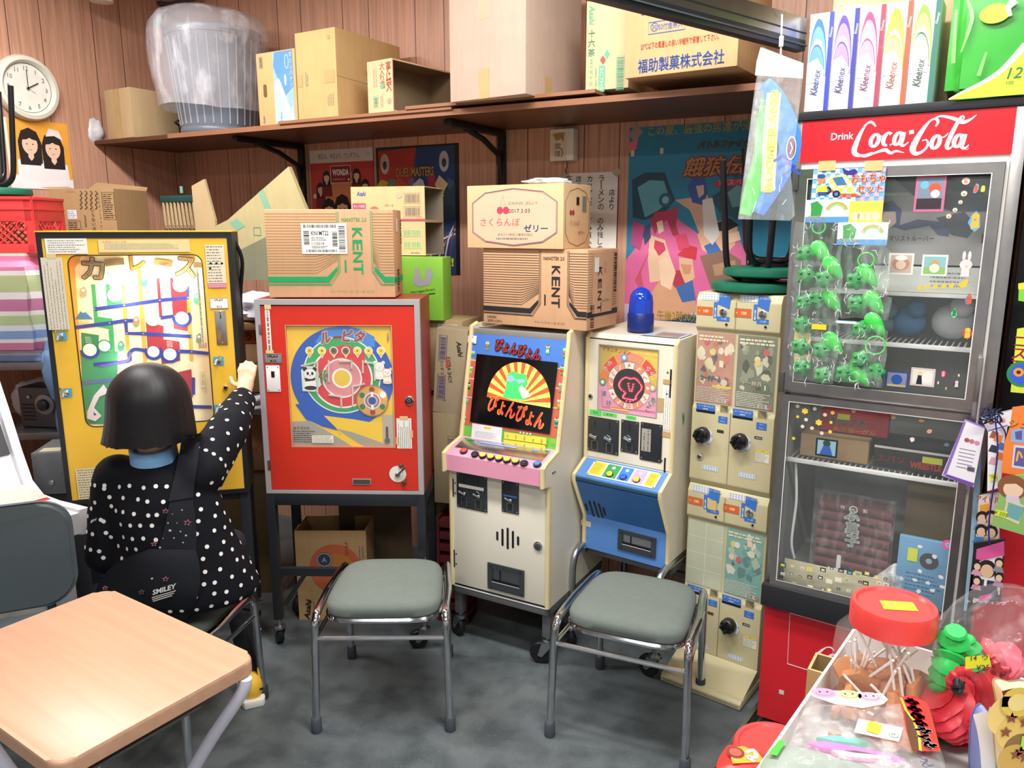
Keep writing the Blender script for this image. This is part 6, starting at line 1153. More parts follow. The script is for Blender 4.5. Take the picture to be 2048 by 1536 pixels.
for v in b.verts: v.co = Vector(((v.co.x+.5)*.42,(v.co.y+.5)*.2,(v.co.z+.5)*.31));v.co += Vector((0,noise.noise(v.co*20)*.008,noise.noise(v.co*17)*.004))
B.bm(b,GP,True)
Q = shift(FT2,0,-.012);q2 = lambda a,b: onF(Q,1400+a/3.1605,b/3.1605)
B.poly([q2(*p) for p in ((1570,632),(1660,590),(1800,530),(1920,450),(2060,300),(2060,595))],P('#c6e24a',.2,var=.05),Q,0);B.line([q2(*p) for p in ((1570,628),(1660,582),(1800,515),(1920,432),(2060,280))],[.002,.006,.009,.012,.016],P('#eef6e0',.2),Q,.0005,False,4);x,z = q2(1865,85);B.disc(x,z,.032,P('#d2e23c',.2),Q,.0004,24,.022);B.text('やわらか',x,z,.012,p3('#a8c43c'),Q,.0008);B.line([q2(1965,100),q2(1950,50),q2(1990,0)],[.006,.012,.02],P('#eef6e0',.2),Q,.0006,False,4);B.text('12',q2(1990,460)[0],q2(1990,460)[1],.024,p4('#2f7a4a'),Q,.001,.03,0,.2);B.text('100',q2(1960,522)[0],q2(1960,522)[1],.008,p4('#4a9a3c'),Q,.001)
for p in (((1690,0),(1720,120),(1650,330)),((1810,330),(1760,480)),((1620,60),(1600,400))): B.line([q2(*v) for v in p],[.005,.009,.003][:len(p)],P('#8fdc7a',.15),Q,.0007,False,3)
B.build('pack',t)
FC = shift(FF,-.03,.16,1.8795);t = thing('carton','brown snack carton behind the tissue boxes on the fridge','box',FC,'cartons on the fridge');B = MB(FC);B.box(.05,.36,0,.14,0,.36,CARD('#cdb48f'),.003);x,z = onF(FC,1703,14);B.text('Calbee',x,z,.03,p6('#efe8dc'),FC,w=.085,bold=.03,shear=.1);B.build('carton_body',t)
# overhead rail and the hanging boomerang pack
a = Vector((.35,1.88));yaw = math.degrees(math.atan2(.42,.52));FRL = frame(a.x,a.y,2.055,yaw)
q = onF(FRL,1330,8);t = thing('overhead_rail','black and silver overhead rail running to the fridge top','rail',FRL);Z = onF(FRL,1600,100)[1];Zt = onF(FRL,1600,40)[1]
B = MB(FRL);B.box(-.6,onF(FRL,1612,80)[0],0,.03,Z,Z+.028,P('#1b1c20',.35),.002);B.box(-.6,onF(FRL,1612,80)[0],-.004,0,Z+.012,Z+.016,p3('#4a4b50'));B.build('black_lip',t,'black lower lip');B = MB(FRL);B.box(-.6,onF(FRL,1615,60)[0],.004,.03,Z+.028,Z+.085,METAL('#a8a8ac',.25));B.box(-.6,onF(FRL,1615,60)[0],.002,.004,Z+.045,Z+.048,BLACK);B.build('silver_face',t,'silver upper face')
FBm = frame(.655,2.0,0,-22);bb = lambda a,b: onF(FBm,1400+a/3.1605,b/3.1605)
t = thing('boomerang_pack','clear hanging pack of blue and green toy boomerangs left of the fridge','toy pack',shift(FBm,0,0,1.5))
pts = [bb(*p) for p in ((395,305),(655,410),(640,600),(575,1100),(600,1360),(570,1395),(245,1385),(350,560))]
def pillow(mb,pts,th,mat,F,y=0): mb.prism(pts,y-th,y,mat,F);return mb
B = MB(FBm);B.poly([bb(*p) for p in ((360,395),(385,305),(655,405),(650,500),(350,480))],P('#eeeef0',.4,var=.03),FBm,.010);x,z = bb(450,440);B.text('カラー',x-.003,z+.006,.009,p5('#3f6fa8'),FBm,.0106,.024);B.text('ブーメラン',x,z-.006,.008,p5('#3f6fa8'),FBm,.0106,.032);B.build('header_card',t,'white header card')
GB = P('#4ed23f',.35,var=.05);BB_ = P('#3f86e6',.35,var=.05);YT = p4('#e6e65a')
def boom(pts,m,y0,nm,txt=None):
    B = MB(FBm);P2 = catmull([(*bb(p[0],p[1]),p[2]) for p in pts],6);vs = [];L = len(P2)
    up = [(v.x,v.y) for v in P2];nrm = []
    out = []
    for i in range(L):
        d = (P2[min(i+1,L-1)]-P2[max(i-1,0)]);n_ = Vector((-d.y,d.x)).normalized();out.append((Vector((P2[i].x,P2[i].y))+n_*P2[i].z/2,Vector((P2[i].x,P2[i].y))-n_*P2[i].z/2))
    B.prism([tuple(o[0]) for o in out]+[tuple(o[1]) for o in out[::-1]],y0-.006,y0,m,FBm,bev=.0015)
    if txt: txt(B)
    B.build(nm,t)
def tx(B):
    s_ = list('BOOMERANG')
    for i,ch in enumerate('BOOMERAN'): x,z = bb(450-2*i,1180-i*82);B.text(ch,x,z,.024,YT,FBm,.009,.024,.05,0,90)
boom([(410,520,.03),(480,640,.05),(560,850,.055),(560,980,.05),(480,1150,.045),(370,1350,.03)],BB_,-.002,'blue_boomerang')
boom([(440,560,.03),(420,800,.05),(400,1000,.05),(340,1180,.045),(285,1360,.03)],GB,.008,'green_boomerang')
B = MB(FBm);B.line([bb(470,590),bb(450,800),bb(440,1000),bb(430,1210)],.034,p4('#dfe2a8'),FBm,.0085,False,4)
for i,ch in enumerate('BOOMERANG'): x,z = bb(432+5*i,1185-i*72);B.text(ch,x,z,.02,p4('#c9c22a'),FBm,.0092,.026,.05,0,90)
for k in range(3): x,z = bb(520+28*k,1030+42*k);B.line([(x-.02,z+.004),(x,z+.018),(x+.022,z+.004)],.006,p4('#2f4fb8'),FBm,.0094)
x,z = bb(578,938);B.disc(x,z,.0115,WHITE,FBm,.0098,24,.028);B.disc(x,z,.0095,P('#7a4a5a',.4,var=.3,sc=60),FBm,.010,24,.025);B.line([(x-.002,z-.014),(x+.003,z),(x-.003,z+.014)],.003,p4('#e6c9e0'),FBm,.0104);B.build('printed_insert',t,'yellow printed insert with lettering')
B = MB(FBm);F1 = FILM('#f4f6f4',.17,.08,.7,18);B.poly(pts,F1,FBm,.016);B.poly(pts,FILM('#f4f6f4',.10,.1,.6),FBm,-.014)
for k in range(9): rg = random.Random(k);a = (rg.uniform(300,560),rg.uniform(560,1300));B.line([bb(*a),bb(a[0]+rg.uniform(-30,30),a[1]+rg.uniform(30,90))],.0016,FILM('#ffffff',.7,.1),FBm,.0165)
B.build('plastic_sleeve',t,'clear plastic sleeve')
B = MB(FBm);a = bb(520,95);b = bb(510,380);B.tube([(a[0],-.005,a[1]),(b[0],-.005,b[1])],.0022,WHITE,6);c = bb(515,265);B.box(c[0]-.005,c[0]+.005,-.009,-.001,c[1]-.012,c[1]+.012,WHITE,.001);B.tube(catmull([(a[0]-.02,-.005,a[1]+.008),(a[0]-.01,-.005,a[1]-.004),(a[0],-.005,a[1]+.004),(a[0]+.008,-.005,a[1]+.012),(a[0],-.005,a[1]+.02)],4),.0012,STEEL,6);B.build('hanging_tie',t,'white plastic tie')
# ================================================================ goods hanging at the right, rack behind them
FR2 = shift(FF,.535,.06,0);t = thing('display_rack','black and red cabinet side at the right of the fridge','cabinet',FR2)
MB(FR2).box(0,.6,0,.4,.98,1.86,p6('#141518'),.003).build('upper_panel',t,'black upper panel');MB(FR2).box(0,.6,-.05,.4,.02,.975,P('#c4222c',.4,var=.04),.004).build('lower_panel',t,'red lower panel')
HG = 'packs hanging beside the fridge'
def hang(nm,label,cat,yl,pts,col,draw=None,th=.004,edge=None):
    F = shift(FF,0,yl);L = [onF(F,*p) for p in pts];cx = sum(p[0] for p in L)/len(L);cz = min(p[1] for p in L)
    t = thing(nm,label,cat,shift(F,cx,0,cz),HG);B = MB(F);B.prism(L,0,th,P(edge or col,.4),F);B.poly(L,P(col,.4,var=.05),F,.0008);B.build('card',t)
    if draw:
        B = MB(F);f = lambda a,b: onF(F,a,b);draw(B,f,F,t);
        if B.v: B.build('print',t)
    return t
zm = lambda a,b: (1540+a/3.073,740+b/3.073);zn = lambda a,b: (1880+a/2.256,560+b/2.256)
pgn = lambda B,f,F,pts,c: B.poly([f(*zm(*p)) for p in pts],P(c,.4,var=.06),F)
def d1(B,f,F,t):
    pgn(B,F=F,f=f,pts=((1070,650),(1090,640),(1255,695),(1245,720)),c='#7a4fb0');pgn(B,f,F,((1190,315),(1205,318),(1085,640),(1060,650)),'#8f6fc0')
    for i,(a,b,c) in enumerate(((1210,430,'#a85a5a'),(1240,438,'#c97a7a'),(1272,448,'#d890a8'))): x,z = f(*zm(a,b));B.disc(x,z,.006,P(c,.4),F,None,8)
    for k in range(6): a = f(*zm(1165-k*4,480+k*22));b = f(*zm(1265-k*6,500+k*22));B.line([a,b],.002,p5('#9a9aa8'),F)
    for k in range(9): a = f(*zm(1215+k*5,590+k));B.rect(a[0],a[0]+.0012,a[1]-.012,a[1],INK,F)
hang('toy_box','white boxed charm with a purple edge hanging left of the others at the fridge door','toy pack',-.10,[zm(1195,310),zm(1320,360),zm(1250,720),zm(1055,648)],'#eeeaf0',d1,.02,'#8a66b8')
def d2(B,f,F,t):
    for a,b,c in ((1375,400,'#a0604a'),(1400,420,'#e8903c'),(1370,485,'#3a3f50'),(1420,470,'#5f7fc0'),(1410,530,'#e8903c'),(1370,560,'#d8a0b0')): x,z = f(*zm(a,b));B.poly([(x-.009,z-.007),(x+.008,z-.009),(x+.01,z+.008),(x-.004,z+.011)],P(c,.4),F)
    pgn(B,f,F,((1348,640),(1398,632),(1398,678),(1352,688)),'#e2ea3c')
    for a,b in ((1365,650),(1380,660)): x,z = f(*zm(a,b));B.text('105',x,z,.006,INK,F)
hang('toy_box','white boxed charm with orange characters and a lime price sticker beside the fridge','toy pack',-.13,[zm(1340,380),zm(1460,345),zm(1415,720),zm(1335,745)],'#ece8ec',d2,.018,'#7a5ab0')
hang('toy_box','white backed charm card behind the other boxed charms by the fridge','toy pack',-.09,[zm(1295,295),zm(1500,245),zm(1480,340),zm(1340,380)],'#e9e6ea',lambda B,f,F,t: [B.disc(*f(*zm(a,b)),.006,P(c,.4),F,None,8) for a,b,c in ((1360,320,'#a86a4a'),(1430,310,'#d89a7a'))],.016,'#b0a8b8')
def d4(B,f,F,t):
    pgn(B,f,F,((1485,370),(1560,350),(1560,450),(1480,440)),'#8fb0d8');pgn(B,f,F,((1505,380),(1550,370),(1548,430),(1510,425)),'#5f5aa0');pgn(B,f,F,((1500,460),(1561,465),(1561,610),(1485,598)),'#c9d4e6');pgn(B,f,F,((1510,475),(1561,480),(1561,595),(1498,585)),'#5f5a9a');B.line([f(*zm(1515,560)),f(*zm(1530,500)),f(*zm(1550,540))],.004,p4('#e8b04a'),F,None,False,4)
    x,z = f(*zm(1530,335));B.text('シュ',x,z,.018,p4('#b07a3c'),F,bold=.04)
hang('card_pack','orange puzzle card hanging at the right edge beside the fridge','toy pack',-.16,[zm(1440,450),zm(1475,345),zm(1490,230),zm(1600,215),zm(1600,660),zm(1420,630)],'#f0843c',d4,.004)
def d5(B,f,F,t):
    x,z = f(*zm(1490,720));B.disc(x,z,.03,p4('#8a5a3a'),F,None,20);B.disc(x+.002,z-.005,.02,p4('#f0cdb0'),F,None,16);B.poly([(x-.022,z+.004),(x-.008,z+.024),(x+.02,z+.016),(x+.022,z),(x+.006,z+.01)],p4('#8a5a3a'),F);pgn(B,f,F,((1450,770),(1530,780),(1540,830),(1450,810)),'#d8c4dc')
    pgn(B,f,F,((1455,795),(1561,830),(1530,950),(1430,905)),'#d8cfa0');pgn(B,f,F,((1465,812),(1561,845),(1530,930),(1448,895)),'#6fa8b0');pgn(B,f,F,((1384,855),(1462,870),(1455,910),(1380,892)),'#d2e63c');x,z = f(*zm(1420,882));B.text('¥ 205',x,z,.009,INK,F,rot=-8)
hang('card_pack','green puzzle card with a lime price sticker hanging at the right edge','toy pack',-.20,[zm(1435,660),zm(1570,640),zm(1580,1020),zm(1362,955)],'#8fb86a',d5,.004)
def people(B,f,F,spots,s_):
    for a,b,c in spots: x,z = f(*zm(a,b));B.disc(x,z,s_,p5('#2a2020'),F,None,14,s_*1.2);B.disc(x,z-s_*.35,s_*.7,p5('#e6c0a4'),F,None,14,s_*.9);B.poly([(x-s_*1.2,z-s_*2.6),(x+s_*1.2,z-s_*2.6),(x+s_*.8,z-s_*1.3),(x-s_*.8,z-s_*1.3)],P(c,.5),F)
def d6(B,f,F,t):
    x,z = f(*zm(1340,795));B.text('アイドル',x,z,.016,p5('#d8323c'),F,w=.05,bold=.03,rot=6);pgn(B,f,F,((1290,830),(1360,815),(1340,870),(1290,880)),'#e8a03c');people(B,f,F,((1305,905,'#6a8ab0'),(1360,900,'#c9b8a8'),(1300,985,'#3f7fc0'),(1360,990,'#a89a9a')),.014)
hang('photo_cards','strip of photo cards with several faces hanging below the boxed charms','photo cards',-.11,[zm(1285,770),zm(1410,745),zm(1410,1050),zm(1260,1065)],'#d9c8c0',d6,.01,'#3a3a44')
def d7(B,f,F,t):
    pgn(B,f,F,((1270,1100),(1440,1050),(1440,1140),(1380,1160),(1300,1170),(1265,1160)),'#d85a98');pgn(B,f,F,((1262,1180),(1430,1140),(1412,1380),(1248,1430)),'#c9b8b4');pgn(B,f,F,((1300,1180),(1385,1160),(1375,1380),(1285,1405)),'#dcdcdc');x,z = f(*zm(1335,1222));B.poly([(x-.034,z-.085),(x+.034,z-.078),(x+.022,z-.028),(x-.02,z-.03)],p5('#3a3a42'),F);B.disc(x,z,.020,p5('#2a2022'),F,None,16,.024);B.disc(x,z-.006,.014,p5('#e0b898'),F,None,16,.018);B.rect(x-.003,x+.003,z-.045,z-.028,p5('#e6e6e6'),F);people(B,f,F,((1275,1200,'#d89ab0'),(1272,1290,'#c98aa0'),(1410,1180,'#8a8a9a'),(1408,1270,'#b07a9a')),.010);pgn(B,f,F,((1285,1390),(1360,1370),(1360,1400),(1290,1420)),'#e0489a');x,z = f(*zm(1335,1425));B.text('トレーディング',x,z,.010,WHITE,F,w=.085,rot=12)
hang('photo_cards','black and pink photo card of a man in dark suit, lowest by the fridge','photo cards',-.14,[zm(1250,1065),zm(1445,1040),zm(1420,1420),zm(1240,1458)],'#2a2426',d7,.01)
def d8(B,f,F,t):
    f2 = lambda a,b: f(1560+a/3.2,320+b/3.2)
    x,z = f2(1545,1130);B.vtext('コスモ',x,z,.026,p4('#e0405a'),F,.03,.05);x,z = f2(1550,1370);B.disc(x,z,.033,p4('#2f8a55'),F);B.disc(x,z,.026,p4('#3f5fd0'),F);B.disc(x-.008,z+.004,.011,p4('#e8a03c'),F);B.disc(x-.008,z+.004,.005,p4('#5a2f2a'),F)
P_ = lambda a,b: (1560+a/3.2,320+b/3.2)
hang('toy_card','yellow and green toy card with a blue eyeball at the right edge','toy pack',-.02,[P_(1518,1080),P_(1640,1060),P_(1640,1500),P_(1475,1485)],'#d8e04a',d8,.004,'#4aae4a')
hang('toy_card','lime toy card cut by the right edge above the eyeball card','toy pack',-.02,[P_(1530,790),P_(1640,770),P_(1640,920),P_(1525,900)],'#7fd03c',lambda B,f,F,t: B.poly([f(*P_(*p)) for p in ((1525,790),(1640,780),(1640,825),(1525,828))],p4('#f0dc3c'),F),.004)
hang('plastic_sleeves','pale blue plastic sleeves hanging along the fridge door edge','sleeves',-.06,[zm(1270,490),zm(1300,480),zm(1290,760),zm(1260,1000),zm(1210,1480),zm(1190,1480),zm(1225,1100)],'#9fc0d4',None,.006)
F = shift(FF,0,-.12);rg = random.Random(3);x,z = onF(F,*zm(1360,262));t = thing('cord','tangled navy cords from which the packs beside the fridge hang','cord',shift(F,x,0,z))
B = MB();pts = []
for k in range(30): x,z = onF(F,*zm(1355+rg.uniform(-70,80),265+rg.uniform(-45,60)));pts.append(F @ Vector((x,rg.uniform(-.02,.0),z)))
B.tube(catmull(pts,5),.0016,p6('#22264a'),5);B.build('knot',t)
for p in (((1400,300),(1450,380),(1440,470)),((1385,290),(1400,500),(1350,900),(1352,1060))): B = MB();B.tube(catmull([F @ Vector((onF(F,*zm(*q))[0],-.02,onF(F,*zm(*q))[1])) for q in p],6),.002,p6('#2f2f80'),5);B.build('strand',t)
# ---------------------------------------------------------------- green toy packs taped to the upper fridge door
TG = 'green toy packs on the fridge door'
zk2 = lambda a,b: (1560+a/3.2,320+b/3.2)
FH = shift(FF,0,-.034);fh = lambda a,b: onF(FH,*zk2(a,b))
Q = [fh(215,60),fh(680,45),fh(665,265),fh(195,262)]
t = thing('header_card','bright toy set header card with a yellow racing car taped on the fridge door','header card',shift(FH,.1,0,Q[2][1]));B = MB(FH);B.prism(Q,0,.002,p4('#6fb4e8'),FH);X0,X1,Z0,Z1 = Q[0][0],Q[1][0],Q[2][1],Q[1][1]
for i in range(16):
    for j in range(7):
        if (i+j) % 2: x = X0+(X1-X0)*i/16;z = Z0+(Z1-Z0)*j/7;B.rect(x,x+(X1-X0)/16,z,z+(Z1-Z0)/7,P('#e8f2f6' if i < 11 else '#f0b0c8',.4),FH,.0011)
pq = lambda pts,c: B.poly([fh(*p) for p in pts],P(c,.4,var=.04),FH)
pq(((300,110),(420,90),(490,190),(480,235),(400,240),(330,200)),'#f0d23c');pq(((330,190),(400,215),(480,215),(530,235),(400,245),(300,200)),'#e0503c');pq(((335,115),(400,105),(430,160),(365,165)),'#3f6fa0');[B.disc(*fh(a,b),.010,p4('#23242a'),FH,None,14) for a,b in ((360,218),(305,195))];[B.disc(*fh(a,b),.005,p4('#4a7fd0'),FH,None,10) for a,b in ((360,218),(305,195))]
x,z = fh(265,125);B.disc(x,z,.011,p4('#e08a4a'),FH,None,14);B.disc(x,z+.008,.011,p4('#2f4f9a'),FH,None,12,.006);pq(((240,165),(300,165),(305,205),(235,205)),'#f0d23c');pq(((242,205),(300,205),(296,228),(244,228)),'#2f4f9a')
x,z = fh(555,118);B.text('おもちゃ',x+.004,z,.024,p4('#f06a2c'),FH,w=.082,bold=.05,out=WHITE,ow=.06);x,z = fh(575,185);B.text('セット',x,z,.022,p4('#f06a2c'),FH,w=.062,bold=.05,out=WHITE,ow=.06);pq(((400,50),(440,70),(480,55),(500,75),(470,100),(410,90)),'#3a2f8a');B.build('card',t)
for p in ((300,55),(600,55)): B = MB(FH);x,z = fh(*p);B.rect(x-.022,x+.022,z-.006,z+.02,p5('#d9b87a'),FH,.003);B.build('adhesive_tape',t)
GT1 = P('#2f9a4c',.25,var=.15,spec=.5);GT2 = P('#3fd04c',.25,var=.08,spec=.5)
def toy_helmet(B,F,x,z,s_,seed):
    b = bmesh.new();bmesh.ops.create_icosphere(b,subdivisions=3,radius=1)
    for v in b.verts:
        n_ = noise.noise(v.co*2.2+Vector((seed,0,0)))*.22;v.co *= 1+n_+.12*math.cos(5*math.atan2(v.co.z,v.co.x));v.co = Vector((x+v.co.x*s_,-.018+v.co.y*s_*.55,z+v.co.z*s_))
    B.bm(b,GT1,True,F)
    for e in (-1,1): B.ball((x+e*s_*.45,-.018-s_*.5,z+s_*.35),s_*.2,GT1,F)
def toy_leaf(B,F,x,z,s_,a):
    pts = [];c,q = math.cos(a),math.sin(a)
    b = bmesh.new();bmesh.ops.create_uvsphere(b,u_segments=14,v_segments=8,radius=1)
    for v in b.verts:
        k = v.co.x;v.co = Vector((k*s_,v.co.y*.3*s_,v.co.z*s_*.5*(1-.45*k)))
        v.co = Vector((x+v.co.x*c-v.co.z*q,-.016+v.co.y,z+v.co.x*q+v.co.z*c))
    B.bm(b,GT2,True,F)
BF = FILM('#e6fbea',.08,.07,.8,26)
PK = [  # header box, bag box (zoom coords), toys
 ((185,258,455,400),(110,400,400,690),[(170,600,0),(275,590,1)],(260,430,60)),
 ((460,265,660,405),(430,395,690,560),[],None),
 ((385,400,692,545),(380,545,700,850),[(490,770,0),(570,740,1)],(560,640,70)),
 (None,(110,640,400,850),[(175,740,0),(290,760,0),(350,690,1)],None),
 (None,(95,820,390,1060),[(165,910,0),(245,890,0),(340,900,1)],None),
 (None,(370,840,705,1020),[(500,920,0),(610,910,1)],None),
 (None,(85,1000,380,1290),[(150,1050,0),(140,1190,0),(275,1210,0),(350,1170,1)],None),
 ((375,1020,500,1045),(380,1030,690,1320),[(525,1080,0),(620,1050,1),(520,1270,0)],(620,1180,85)),
 (None,(90,1230,360,1420),[(150,1320,0),(280,1370,0)],None),
 (None,(330,1280,660,1440),[(420,1360,0),(520,1370,1),(620,1350,0)],(480,1370,60)),
]
WHERE = ['top left under the car card','the one with a yellow header','rainbow header just below the yellow one','left, second from top','left, at mid height','right, at mid height','left, with yellow price sticker','right, with large ring handle','bottom left','bottom middle']
for i,(hd,bg,toys,hdl) in enumerate(PK):
    yl =-.036-.004*(i % 4);Fq = shift(FF,0,yl);fq = lambda a,b: onF(Fq,*zk2(a,b))
    a = fq(bg[0],bg[1]);b = fq(bg[2],bg[3]);t = thing('toy_pack','bag of green toys on the fridge door, '+WHERE[i],'toy pack',shift(Fq,(a[0]+b[0])/2,0,b[1]),TG)
    for k,(x,z,kind) in enumerate(toys):
        B = MB(Fq);x,z = fq(x,z);(toy_leaf(B,Fq,x,z,.038,R(-50)) if kind else toy_helmet(B,Fq,x,z,.0235,i*7+k));B.build('toy_basket' if kind else 'toy_animal',t,'bright green basket' if kind else 'dark green toy animal')
    if hdl: x,z = fq(hdl[0],hdl[1]);r_ = hdl[2]*.00028;B = MB(Fq);B.tube([(x+r_*math.cos(q*.3927),-.022,z+r_*math.sin(q*.3927)) for q in range(16)],.0024,GT2,8,True);B.build('toy_handle',t,'bright green ring handle')
    if hd:
        A = fq(hd[0],hd[1]);C = fq(hd[2],hd[3]);B = MB(Fq);yc = i == 1
        B.rect(A[0],C[0],C[1],A[1],P('#f2dc5a' if yc else '#d6ecf4',.35),Fq,.026)
        if yc: [B.disc(A[0]+(C[0]-A[0])*k/5,C[1]+.018,.012,P('#f6ecb0',.35),Fq,.0262,14) for k in (1,2,3,4)]
        elif i != 7:
            w_,h_ = C[0]-A[0],A[1]-C[1];B.rect(A[0],C[0],C[1],C[1]+h_*.25,P('#5f9fd8',.35),Fq,.0262);B.ring(A[0]+w_*.7,C[1]+h_*.4,h_*.42,h_*.5,P('#f0a03c',.35),Fq,.0262,20,20,160);B.ring(A[0]+w_*.7,C[1]+h_*.4,h_*.34,h_*.42,P('#8fd07a',.35),Fq,.0262,20,20,160)
            B.poly([(A[0]+w_*.12,C[1]+h_*.25),(A[0]+w_*.35,C[1]+h_*.3),(A[0]+w_*.38,C[1]+h_*.7),(A[0]+w_*.25,C[1]+h_*.95),(A[0]+w_*.1,C[1]+h_*.85),(A[0]+w_*.12,C[1]+h_*.6)],P('#3fa04a',.35),Fq,.0264);B.text('おもちゃ',A[0]+w_*.25,C[1]+h_*.2,h_*.2,p4('#2f8a5a'),Fq,.027,w_*.38,.05,out=WHITE)
        B.build('header_card',t)
    if i == 6: B = MB(Fq);A = fq(222,1040);C = fq(312,1080);B.rect(A[0],C[0],C[1],A[1],p4('#f2dc3c'),Fq,.034);B.build('price_sticker',t,'yellow price sticker')
    if i in (6,8): B = MB(Fq);A = fq(95,1100 if i == 6 else 1235);C = fq(195,1200 if i == 6 else 1310);B.rect(A[0],C[0],C[1],A[1],p4('#e8d88a'),Fq,.003);B.build('yellow_card',t)
    B = MB(Fq);rg = random.Random(i);n_ = 14;L = []
    for k in range(n_):
        q = k/n_*4;u = q % 1;s_ = int(q);x,z = ((a[0]+(b[0]-a[0])*u,a[1]),(b[0],a[1]+(b[1]-a[1])*u),(b[0]-(b[0]-a[0])*u,b[1]),(a[0],b[1]-(b[1]-a[1])*u))[s_];L.append((x+rg.uniform(-.004,.004),z+rg.uniform(-.004,.004)))
    B.poly(L,BF,Fq,.032)
    for k in range(16):
        x,z = rg.uniform(a[0],b[0]),rg.uniform(b[1],a[1]);q = rg.uniform(0,6.28);l_ = rg.uniform(.006,.018);B.line([(x,z),(x+l_*math.cos(q)*.6,z+l_*math.sin(q)),(x+l_*math.cos(q+.5),z+l_*1.6*math.sin(q+.4))],[.0006,.002,.0006],FILM('#ffffff',.75,.08),Fq,.0325)
    B.build('clear_bag',t,'glossy clear bag')
# ================================================================ sweets counter in the foreground
TB = .50
B = MB(frame(.471,1.048,0,-38.1));t = thing('display_table','low dark table under the sweets at the lower right','table',B.F);B.box(-.17,.9,-.75,.35,TB-.03,TB,p5('#35363a'),.004);B.build('tabletop',t,'dark table top')
for x,y in ((-.13,-.7),(.86,-.7),(-.13,.3),(.86,.3)): L = MB(B.F);L.box(x-.02,x+.02,y-.02,y+.02,0,TB-.03,p5('#b8b4ac'),.003);L.build('leg',t)
FTR = frame(.471,1.048,0,-38.1);RZ = .93;FZ = .862
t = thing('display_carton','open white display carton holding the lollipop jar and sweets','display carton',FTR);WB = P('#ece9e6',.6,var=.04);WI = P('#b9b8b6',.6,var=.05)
B = MB(FTR);x1,y0,y1 = .36,-.52,.14
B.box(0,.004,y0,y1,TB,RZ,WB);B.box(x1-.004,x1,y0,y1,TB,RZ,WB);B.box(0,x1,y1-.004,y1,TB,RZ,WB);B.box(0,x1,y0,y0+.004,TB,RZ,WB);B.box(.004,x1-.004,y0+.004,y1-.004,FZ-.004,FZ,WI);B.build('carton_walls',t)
def jar(F,label,group,sc=1.0,full=True):
    t = thing('candy_jar',label,'jar',F,group);r = .085*sc;JM = FILM('#f3e9e4',.10,.04,.8)
    B = MB(F);B.lathe([(.001,.001),(r*.9,.001),(r,.008),(r,.115),(r*.97,.14),(r*.72,.162),(r*.70,.178)],JM,40,cap=False);B.build('jar_body',t,'clear plastic jar body')
    B = MB(F);RL = P('#ec4744',.3,var=.04);B.lathe([(r*.72,.158),(r*.76,.158),(r*.76,.186),(r*.73,.192),(r*.67,.192),(r*.63,.1885),(.001,.1885)],RL,40,cap=False);B.build('lid',t,'red screw lid');return t
q = FTR @ Vector((.080,.002,FZ+.0005));FJ = Matrix.Translation(q);t = jar(FJ,'big clear lollipop jar with a red lid in the white carton','sweet jars',.87)
B = MB(FJ @ Matrix.Translation((0,0,.1886)) @ Matrix.Rotation(R(-90),4,'X'));B.poly([(-.02,-.012),(.025,-.018),(.03,.008),(-.014,.014)],p4('#f2dc3c'),None,.0008);B.build('price_sticker',t,'yellow price sticker')
q2_ = Vector((.455,1.185));jar(frame(q2_.x,q2_.y,TB,0),'second red lidded jar half hidden behind the white carton','sweet jars',1.1)
# lollipops: one built, the rest copied
FLp = Matrix.Translation(q)
def lolly(F,mat):
    t = thing('lollipop','brown wafer lollipop with a white stick inside the big jar','lollipop',F,'lollipops in the big jar');B = MB(F)
    pts = [(-.014,-.002),(.014,-.002),(.027,.03),(.023,.044),(0,.05),(-.023,.044),(-.027,.03)];B.prism(pts,-.006,.006,mat,bev=.0035);B.build('candy',t);B = MB(F);B.tube([(0,0,-.065),(0,0,.003)],.0019,p5('#f3eee8'),8);B.build('stick',t);return t
LM = P('#c9824a',.6,var=.15,sc=60);rg = random.Random(21);spots = []
for z,n_,rr in ((.022,7,.040),(.042,8,.043),(.062,8,.043),(.04,2,.012),(.082,7,.036),(.06,2,.012),(.095,3,.014)):
    for k in range(n_): a = 2*math.pi*(k+rg.random()*.6)/n_+z*50;spots.append((rr*math.cos(a),rr*math.sin(a),z+rg.uniform(-.006,.006)))
first = None
for k,(x,y,z) in enumerate(spots):
    for tr in range(30):
        M_ = Matrix.Rotation(rg.uniform(0,6.28),4,'Z') @ Matrix.Rotation(rg.choice((1,-1))*rg.uniform(1.9,2.9),4,'X') @ Matrix.Rotation(rg.uniform(0,3.1),4,'Z')
        e = Vector((x,y,z))+M_.to_3x3() @ Vector((0,0,-.065));f_ = Vector((x,y,z))+M_.to_3x3() @ Vector((0,0,.046))
        if math.hypot(e.x,e.y) < .068 and math.hypot(f_.x,f_.y) < .064 and .004 < e.z < .15 and f_.z > .006: break
    F = FLp @ Matrix.Translation((x,y,z)) @ M_
    if first is None: first = lolly(F,LM)
    else: copy_tree(first,F)
